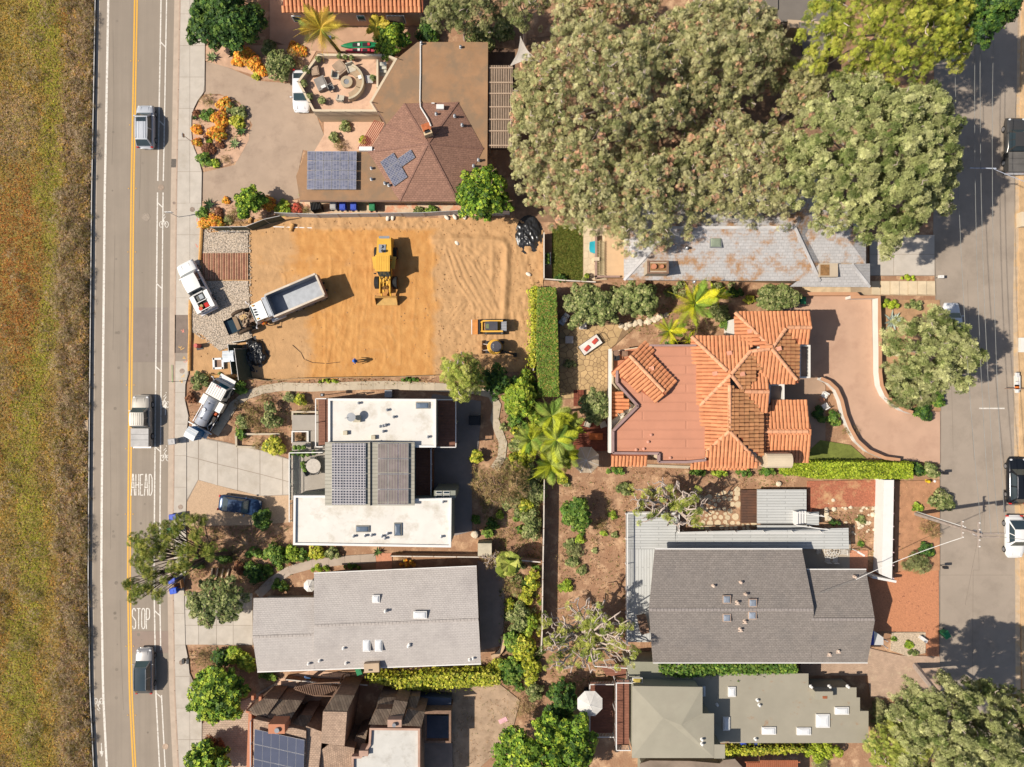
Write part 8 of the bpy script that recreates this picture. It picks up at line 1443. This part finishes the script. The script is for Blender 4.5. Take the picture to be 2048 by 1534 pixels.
def crescent(r0,r1,z0,z1,a0,a1,nm,m,par):c=T_(694,168);arc_=np.radians(np.linspace(a0,a1,16));MB().prism([(c.x+r0*math.cos(t),c.y+r0*math.sin(t)) for t in arc_]+[(c.x+r1*math.cos(t),c.y+r1*math.sin(t)) for t in arc_[::-1]],ZT+z0,ZT+z1).build(nm,m,par)
for a in (-78,-20,25):crescent(1.1,1.78,0,.42,a,a+(55 if a<-50 else 42),'seat',m_sofa,sofa)
crescent(1.78,1.98,0,.8,-80,68,'backrest',M('sofa_back',A(206,190,160)),sofa);MB().box(T_(721,154,.5),(.5,.4,.14),20).build('cushion',m_whp,sofa)
def chair(label,x,y,rot,m,z=None,s=1.,group=None,name='chair',fm=None):
 z=ZT if z is None else z;p=P(x,y,z);r=thing(name,label,'chair',(p.x,p.y,z),rot,group);MB().box((0,0,.4),(.6*s,.6*s,.12)).build('seat',m,r,local=True);MB().box((0,-.3*s,.7),(.6*s,.1,.55)).build('backrest',m,r,local=True)
 for s_ in (-1,1):
  MB().box((s_*.32*s,0,.58),(.07,.6*s,.05)).build('armrest',fm or m,r,local=True)
  for y_ in (-.27,.27):MB().box((s_*.28*s,y_*s,.2),(.05,.05,.4)).build('leg',fm or m,r,local=True)
m_chr=M('chair_wicker',A(206,196,176),var=.08,scale=5);tc='chairs round the fire pit'
chair('rounded white chair above the fire pit',704,140,200,m_chr,s=1.35,group=tc);chair('white chair left of the fire pit',674,154,260,m_chr,s=1.15,group=tc);chair('white chair below the fire pit near the parapet',683,200,350,m_chr,s=1.15,group=tc);chair('slatted grey chair beside the dining table on the terrace',664,178,300,M('chair_grey',A(150,146,140)),s=1.0,group=tc)
for x,y,rot,m,sx,nm,l in ((643,168,25,M('cover_grey',A(150,142,134)),1.15,'daybed','grey daybed with white pillow on the terrace'),(681,136,40,M('cover_tan',A(176,150,126)),1.15,'covered_table','square tan covered table above the fire pit'),(631,143,10,M('cover_tan',(0,0,0)),.8,'covered_table','small tan covered table near the west parapet')):
 p=T_(x,y,.3);t_2=thing(nm,l,nm.replace('_',' '),(p.x,p.y,ZT),rot);MB().box((0,0,.3),(sx,sx*1.2,.5)).build('cover',m,t_2,local=True);MB().box((0,0,.57),(sx*.75,sx*.9,.06)).build('cushion',m,t_2,local=True)
 if nm=='daybed':MB().box((.1,-.5,.64),(.5,.3,.12)).build('pillow',m_whp,t_2,local=True)
pots=((639,123,7,'upper left corner'),(616,145,9,'west parapet, spiky'),(611,172,8,'west parapet, middle'),(622,197,9,'west parapet, lower'),(647,205,9,'south parapet'),(681,117,6,'north parapet, left'),(693,119,6,'north parapet, middle'),(706,120,6,'north parapet, right'),(748,160,7,'striped bench'))
def pot(label,x,y,r,z,sp='olive',m=None,name='potted_plant'):
 p=P(x,y,z);o=thing(name,label,'potted plant',(p.x,p.y,z));k=r/S*.5;MB().lathe((p.x,p.y,z),[(k*.7,0),(k,.35),(k*1.05,.38)],10).build('pot',m or M('terracotta_pot',A(176,120,90)),o);crown(o,'foliage',[((p.x,p.y,z+.6),(r/S*.85,r/S*.85,.3))],sp,1.1,.12)
for x,y,r,l in pots:pot('potted plant on the roof terrace at the '+l,x,y,r,ZT)
tb=thing('trellis_bench','slatted bench beside the curved sofa','bench',tuple(T_(738,158)));[MB().beam(T_(731+i*2,151,.4),T_(733+i*2,166,.4),.06,.06).build('slat',m_whp,tb) for i in range(7)];[MB().box(T_(731+i*13,152+j*12,.2),(.06,.06,.4)).build('leg',m_brown,tb) for i in (0,1) for j in (0,1)]
def kayak(label,x,y,L,W,rot,m,z=.3):
 p=P(x,y,z);r=thing('kayak',label,'kayak',(p.x,p.y,.1),rot);mb=MB();n=12;K=None
 for i in range(n+1):
  t=i/n;w_=max(.02,W/2*math.sin(math.pi*t)**.6);x_=-L/2+L*t;ring=[(x_,-w_,.32),(x_,-w_*.6,.38),(x_,w_*.6,.38),(x_,w_,.32),(x_,w_*.6,.05),(x_,-w_*.6,.05)];k=len(mb.v);mb.v+=ring
  if K is not None:mb.f+=[(K+j,K+(j+1)%6,k+(j+1)%6,k+j) for j in range(6)];mb.m+=[0]*6
  K=k
 mb.build('hull',m,r,local=True,smooth=True);[MB().box((dx,0,.37),(.8,W*.5,.06)).build('cockpit',m_blk,r,local=True) for dx in (-.5,.6)];[MB().box((dx,0,.42),(.25,.3,.16)).build('seat',c_,r,local=True) for dx,c_ in ((-.2,m_whp),(.9,M('seat_red',A(210,60,70))))]
kayak('green kayak stored behind the terrace parapet',722,91,4.4,.85,2,M('kayak_green',A(30,130,84),rough=.4));kayak('red kayak beside the green kayak',722,102,3.4,.6,0,M('kayak_red',A(214,92,110),rough=.4))
tag(MB().box(P(659,74,.4),(.35,.3,.4),z0=.05).build('storage_box',blue),'small blue box on the courtyard paving beside the queen palm','box')
for i,(x,y) in enumerate(((589,905),(601,906),(609,909),(619,907),(631,904),(593,894),(602,894),(610,894),(609,925),(610,932),(613,939))):pot(('first','second','third','fourth','fifth','sixth','seventh','eighth','ninth','tenth','last')[i]+' potted green plant along the glass railing of the white house terrace',x,y,5,2.22,'green',m_blk)
def round_table(label,x,y,r,z,m,hh=.74):
 p=P(x,y,z+hh);o=thing('table',label,'table',(p.x,p.y,z));MB().cyl((p.x,p.y,z+hh),r/S,.05,20).build('top',m,o);MB().cyl((p.x,p.y,z),.06,hh,8).build('leg',m,o);MB().cyl((p.x,p.y,z),.3,.04,12).build('foot',m,o)
round_table('round grey table on the front terrace of the white house',627,932,14,2.22,M('table_grey',A(206,196,184),var=.1,scale=4));m_ch2=M('chair_dark',A(128,124,120))
for x,y,rot,l in ((618,944,300,'grey chair at the lower left of the terrace table'),(637,940,60,'grey chair at the right of the terrace table'),(630,919,180,'grey chair above the terrace table')):chair(l,x,y,rot,m_ch2,2.22,.9,'chairs round the terrace table')
lo_=thing('swing_sofa','white daybed with two red cushions on the flagstones','sofa',tuple(P(1180,690)),35);MB().box((0,0,.45),(2.4,1.15,.25)).build('mattress',M('cushion_white',A(244,234,224)),lo_,local=True);MB().box((0,0,.2),(2.5,1.25,.25)).build('base',m_blk,lo_,local=True);m_rc=M('cushion_red',A(214,84,70));[MB().box((dx,dy,.64),(.65,.4,.14),12).build('cushion',m_rc,lo_,local=True) for dx,dy in ((.6,.05),(-.55,-.1))];MB().tube([(1.3,.55,.3),(1.55,.55,.8),(1.55,-.55,.8),(1.3,-.55,.3)],.03,6).build('frame',m_blk,lo_,local=True)
gl=thing('grill','steel barbecue grill beside the dark olive hedge tree','grill',tuple(P(1127,640)),55);MB().box((0,0,.45),(1.3,.65,.8)).build('cabinet',m_metal,gl,local=True);MB().lathe((0,0,.85),[(.4,0),(.38,.2),(.2,.32)],12).build('hood',m_al,gl,local=True);MB().box((.55,0,.9),(.3,.6,.05)).build('side_shelf',m_whp,gl,local=True)
for x,y,l in ((1138,680,'pale square stool on the shaded flagstones'),(1165,652,'white cube table by the hedge tree')):o=thing('side_table',l,'table',tuple(P(x,y)));q=P(x,y);MB().box((q.x,q.y,.42),(.85,.8,.1)).build('top',M('pale_top',A(226,214,204)),o);MB().box((q.x,q.y,.2),(.6,.6,.38)).build('base',m_metal,o)
dk=thing('timber_terrace','dark red timber terrace with table left of the villa','terrace',P(1182,862));m_rd2=rows(M('redwood',A(140,78,58),var=.15,scale=2),.17,4.,.7);wall(dk,[(1148,842),(1216,842),(1216,902),(1148,902)],.4,0,.4,m_rd2,0,'decking');[MB().beam(P(1149,856+i*4.2,1.1),P(1163,856+i*4.2,1.1),.1,.05).build('bench_slat',m_rd2,dk) for i in range(9)]
st2=thing('timber_steps','dark red timber steps left of the villa olive tree','steps',P(1155,792));[MB().prism(PP([(1147+i*5,780),(1151.5+i*5,780),(1151.5+i*5,812),(1147+i*5,812)]),0,.15+.12*i).build('tread',m_rd2,st2) for i in range(4)]
o=thing('table','orange timber coffee table on the dark red terrace','table',tuple(P(1190,872,.4)));q=P(1190,872);MB().box((q.x,q.y,.8),(1.5,.75,.06)).build('top',M('orange_wood',A(190,104,56),var=.2,scale=3),o);[MB().box((q.x+dx,q.y+dy,.6),(.08,.08,.4)).build('leg',m_brown,o) for dx in (-.65,.65) for dy in (-.3,.3)]
chair('pale cushioned chair at the upper left of the timber terrace',1174,848,160,m_chr,.4,1.0,'chairs on the timber terrace');chair('pale cushioned chair at the upper right of the timber terrace',1205,849,200,m_chr,.4,1.0,'chairs on the timber terrace')
round_table('round white table between two chairs by the villa entrance',1644,800,5,.03,m_terra);chair('white chair above the small table by the villa entrance',1645,790,150,m_whp,.03,.9,'white chairs by the villa entrance');chair('white chair below the small table by the villa entrance',1646,812,30,m_whp,.03,.9,'white chairs by the villa entrance')
round_table('round table on the villa balcony',1233,706,6,3.05,m_brown);chair('dark chair below the round table on the villa balcony',1232,716,0,m_blk,3.05,.8);chair('dark chair right of the round table on the villa balcony',1247,708,90,m_brown,3.05,.8);chair('wicker chair on the small triangular balcony of the villa',1240,826,40,m_chr,2.65,.8)
ds=thing('dining_table','round white openwork dining table on the concrete patio','table',tuple(P(1658,1098)));q=P(1658,1098);mb=MB();[mb.tube([(q.x+r_*math.cos(t),q.y+r_*math.sin(t),.75) for t in np.linspace(0,6.283,19)],.025,4) for r_ in (.85,.55,.25)];[mb.beam(q+Vector((.2*math.cos(t),.2*math.sin(t),.75)),q+Vector((.85*math.cos(t),.85*math.sin(t),.75)),.04,.03) for t in np.linspace(0,6.283,15)];mb.build('top',m_whp,ds);[MB().tube([q+Vector((.5*math.cos(t),.5*math.sin(t),.75)),q+Vector((.7*math.cos(t),.7*math.sin(t),.05))],.03,5).build('leg',m_whp,ds) for t in (0.8,2.4,3.9,5.5)]
for k,(x,y,rot,l) in enumerate(((1649,1085,180,'upper left'),(1664,1085,180,'upper right'),(1634,1100,270,'left'),(1682,1102,90,'right'),(1652,1117,0,'lower left'),(1667,1118,0,'lower right'))):
 p=P(x,y);c_=thing('patio_chair',l+' of the six white slatted chairs round the openwork table','chair',tuple(p),rot,'white slatted chairs round the openwork table');[MB().box((-.22+i*.11,0,.42),(.05,.5,.03)).build('seat_slat',m_whp,c_,local=True) for i in range(5)];[MB().box((-.22+i*.11,-.3,.68),(.05,.03,.5)).build('back_slat',m_whp,c_,local=True) for i in range(5)];MB().tube([(-.27,-.3,.95),(.27,-.3,.95)],.025,5).build('top_rail',m_whp,c_,local=True);[MB().box((a*.26,b_2*.25,.21),(.04,.04,.42)).build('leg',m_whp,c_,local=True) for a in (-1,1) for b_2 in (-1,1)]
ah=thing('patio_heater','white pole heater leaning by the concrete patio corner','heater',tuple(P(1704,1098)));q=P(1704,1098);MB().tube([q,q+Vector((.1,0,1.8))],.05,6).build('pole',m_whp,ah);MB().box(q+Vector((.1,-.1,1.85)),(.9,.2,.06),-30).build('reflector',m_whp,ah)
gk=thing('grill','covered black barbecue on the dark patio behind the white house','grill',tuple(P(950,840)));q=P(950,840);MB().box((q.x,q.y,.5),(1.3,1.0,.9)).build('cover',M('bbq_cover',(.012,.014,.017),rough=.5),gk);MB().box((q.x,q.y,1.0),(1.0,.75,.12)).build('lid',M('bbq_cover',(0,0,0)),gk);[MB().box((q.x+dx,q.y+dy,.3),(.06,.06,.6)).build('leg',m_metal,gk) for dx in (-.5,.5) for dy in (-.62,.62)]
su=thing('surfboard','blue surfboard leaning at the eave of the grey gabled roof','surfboard',tuple(P(621,1345)));q=P(621,1346);mb=MB();n=10;L_=[(.3*math.sin(math.pi*min(1,.08+t*.9))**.7,t) for t in np.linspace(0,1,n)];pts=[(q.x+w_,q.y-.5+t*1.0,.3+1.8*t) for w_,t in L_]+[(q.x-w_,q.y-.5+t*1.0,.3+1.8*t) for w_,t in reversed(L_)];mb.add(pts+[(a,b_-.06,c_) for a,b_,c_ in pts],[tuple(range(2*n)),tuple(range(4*n-1,2*n-1,-1))]+[(i,(i+1)%(2*n),2*n+(i+1)%(2*n),2*n+i) for i in range(2*n)]);mb.build('board',M('surf_blue',A(120,160,214),rough=.3),su);MB().box((q.x,q.y-.45,.5),(.03,.2,.2)).build('fin',m_blk,su)
kayak('turquoise boat under the vines below the grey roof',898,1344,4.6,.7,1,M('boat_teal',A(40,150,180),rough=.4));tag(MB().prism(PP([(1179,485),(1190,483),(1190,508),(1180,505),(1178,498)]),.03,.35).build('hot_tub_cover',M('turquoise',A(60,186,204),rough=.3)),'small turquoise pool at the edge of the travertine patio','pool')
hb=thing('raised_planter','white planter box with green plants beside the lawn','planter',P(1095,520));MB().prism(PP([(1089,507),(1101,507),(1101,530),(1089,530)]),0,.5).build('box',m_whp,hb);crown(hb,'foliage',[((P(1095,y).x,P(1095,y).y,.65),(.25,.25,.2)) for y in (512,519,526)],'green',1.1,.12)
pot('round potted bush at the edge of the travertine patio, upper',1173,553,6,.05,'bright');pot('round potted bush at the edge of the travertine patio, lower',1168,561,6,.05,'olive');pot('flower tub by the end of the curved stone path',1054,917,5,.02,'red');pot('terracotta ringed pot beside the stone path',582,1127,6,.02,'brown')
tw=thing('towel','pink towel laid on the tan yard beside the brown bush','towel',tuple(P(1006,1440)));q=P(1006,1440);MB().box((q.x,q.y,.1),(.95,.5,.05),25).build('cloth',M('towel_pink',A(246,190,196)),tw)
tag(MB().tube([P(1738,596,.25),P(1700,592,.25)],.06,6).build('pipe',m_terra,origin=P(1720,594)),'terracotta pipe on the garden wall by the pink driveway','pipe')
sh=thing('canopy_tent','blue and white pitched canopy poking out beside the dark grey roof','canopy',P(1752,1276));z=2.4;MB().slab([P(1730,1262,z),P(1748,1262,z+.35),P(1748,1290,z+.35),P(1730,1290,z)],.06).build('roof_panel',blue,sh);MB().slab([P(1748.3,1262,z+.35),P(1767,1275,z),P(1767,1290,z),P(1748.3,1290,z+.35)],.06).build('roof_panel',m_whp,sh);[MB().box(P(x,y,1.2),(.08,.08,2.3),z0=0).build('post',m_al,sh) for x,y in ((1732,1264),(1765,1276),(1732,1289),(1765,1289))]
tag(MB().box(P(1846,1278,.3),(.9,.35,.5),-35,z0=.02).build('white_crate',m_whp),'white crate at the edge of the brick driveway','crate');tag(MB().box(P(970,1096,.9),(1.5,1.4,1.7),z0=.02).build('garden_shed',M('tan_box',(0,0,0))),'small beige shed beside the timber fence','shed');tag(MB().box(P(779,816,0)+Vector((0,1.6,0)),(.8,.8,.8),z0=.02).build('air_conditioner',m_metal),'grey air conditioner beside the north wall of the white house','air conditioner')
tag(MB().box(P(1286,1248,2.0),(.9,1.9,.75),12,z0=1.62).build('outdoor_sofa',m_brown),'dark brown outdoor sofa on the white deck in the twisted pine shade','sofa');tag(MB().beam(P(1262,930,.1),P(1390,935,.1),.3,.14).build('stone_edging',m_path),'pale edging strip under the villa roof','edging')
ld=thing('folded_deckchair','white deckchair folded on the tan soil by the skid steer','pole',tuple(P(947,655))) if False else None
tag(MB().beam(P(547,453.5,.12),P(632,456,.12),.1,.06).build('white_pipe',m_whp),'long white pipe lying along the top of the lot','pipe');tag(MB().tube([P(586,448,.3),P(581,462,.2)],.2,10).build('spoil_drum',M('straw',(0,0,0))),'tan drum beside the white pipe at the top of the lot','drum')
# ---------- people
m_skin=M('skin',A(206,150,116),var=.04)
def person(label,px,py,rot,shirt,trous,hat,z=.08,bend=0.,vest=None,arms=((.32,.25,.95),(-.32,.25,.95)),step=.18):
 p=P(px,py,.9);r=thing('person',label,'person',(p.x,p.y,z),rot);sh=lambda y,zz:(y+math.sin(bend)*max(0,zz-.95),.95+(zz-.95)*math.cos(bend) if zz>.95 else zz)
 def V3(x,y,zz):a,b=sh(y,zz);return (x,a,b)
 V=[V3(0,0,.95),V3(0,0,1.15),V3(0,.01,1.38),V3(0,.02,1.5),V3(0,.03,1.56)];rad=[.15,.14,.17,.075,.065];E=[(0,1),(1,2),(2,3),(3,4)];grp=['t','s','s','k','k']
 for s_,st_ in ((1,step),(-1,-step)):
  k=len(V);V+=[(s_*.1,0,.9),(s_*.11,st_*.5,.5),(s_*.11,st_*.8,.1),(s_*.12,st_*.8+.14,.05)];rad+=[.1,.07,.05,.045];E+=[(0,k),(k,k+1),(k+1,k+2),(k+2,k+3)]
 for s_,(ax,ay,az) in ((1,arms[0]),(-1,arms[1])):
  k=len(V);sx=.19*s_;e=V3(sx*1.35,.03,1.16);hnd=V3(abs(ax)*s_,ay,az);V+=[V3(sx,0,1.42),e,hnd];rad+=[.065,.05,.034];E+=[(2,k),(k,k+1),(k+1,k+2)]
  d=(Vector(hnd)-Vector(e)).normalized();sd_=d.cross(Vector((0,0,1))).normalized()
  for f in range(4):q0=Vector(hnd)+d*.07+sd_*(f-1.5)*.022;q1=q0+d*(.075-.008*abs(f-1.5))-Vector((0,0,.02));n_=len(V);V+=[tuple(q0),tuple(q1)];rad+=[.011,.009];E+=[(k+2,n_),(n_,n_+1)]
  n_=len(V);V+=[tuple(Vector(hnd)+sd_*.05*s_+d*.03)];rad+=[.012];E+=[(k+2,n_)]
 me=bpy.data.meshes.new('body');me.from_pydata(V,E,[]);me.materials.append(trous);o=bpy.data.objects.new('body',me);COL.objects.link(o);o.parent=r;sk_=o.modifiers.new('skin','SKIN');me.skin_vertices.new() if not me.skin_vertices else None
 for i,v in enumerate(me.skin_vertices[0].data):v.radius=(rad[i],rad[i]);v.use_root=i==0
 o.modifiers.new('sub','SUBSURF').levels=1;o.modifiers['sub'].render_levels=1
 c2,c3=V3(0,0,1.08),V3(0,.02,1.47);MB().tube([V3(0,-.005,.98),V3(0,0,1.12),V3(0,.0,1.36),V3(0,.01,1.48)],[.185,.18,.215,.11],12).build('shirt',vest or shirt,r,local=True,smooth=True)
 for s_,(ax,ay,az) in ((1,arms[0]),(-1,arms[1])):MB().tube([V3(.15*s_,0,1.43),V3(.19*1.35*s_,.03,1.16)],[.085,.07],8).build('sleeve',shirt,r,local=True);MB().tube([V3(.19*1.35*s_,.03,1.16),V3(abs(ax)*s_,ay,az)],[.052,.036],8).build('forearm_skin',m_skin,r,local=True)
 hx,hy_,hz=V3(0,.05,1.66);h_=MB();h_.lathe((0,0,0),[(.05,-.13),(.08,-.1),(.093,-.02),(.097,.05),(.08,.1),(.03,.125)],12);h_.v=[(a+hx,b*1.15+hy_,c+hz) for a,b,c in h_.v];hd=h_.build('head',m_skin,r,local=True,smooth=True);MB().box((hx,hy_+.12,hz-.02),(.028,.04,.045)).build('nose',m_skin,hd,local=True);[MB().box((hx+s_*.098,hy_,hz-.01),(.02,.04,.06)).build('ear',m_skin,hd,local=True) for s_ in (-1,1)];[MB().box((hx+s_*.035,hy_+.1,hz+.01),(.025,.02,.012)).build('eye',m_blk,hd,local=True) for s_ in (-1,1)];MB().box((hx,hy_+.1,hz-.07),(.05,.02,.012)).build('mouth',m_red,hd,local=True)
 if hat:MB().lathe((hx,hy_,hz+.03),[(.17,0),(.165,.015),(.125,.03),(.12,.09),(.07,.135),(.02,.145)],14).build('helmet',hat,r,local=True,smooth=True)
 if vest:MB().tube([V3(0,0,1.2),V3(0,0,1.24)],[.205,.208],12).build('reflective_band',M('hivis_yellow',A(230,240,80)),r,local=True)
 return r
person('worker in a blue shirt and blue wide helmet standing alone on the orange soil',712,722,95,M('shirt_blue',A(70,120,214)),M('jeans',(.03,.045,.09)),M('helmet_blue',A(70,130,226),rough=.3))
person('worker in an orange and yellow vest leaning over the truck engine',534,647,62,M('vest_orange',A(240,120,50)),M('jeans',(0,0,0)),None,bend=.7,vest=M('vest_orange',(0,0,0)),arms=((.28,.55,1.1),(-.28,.55,1.1)))
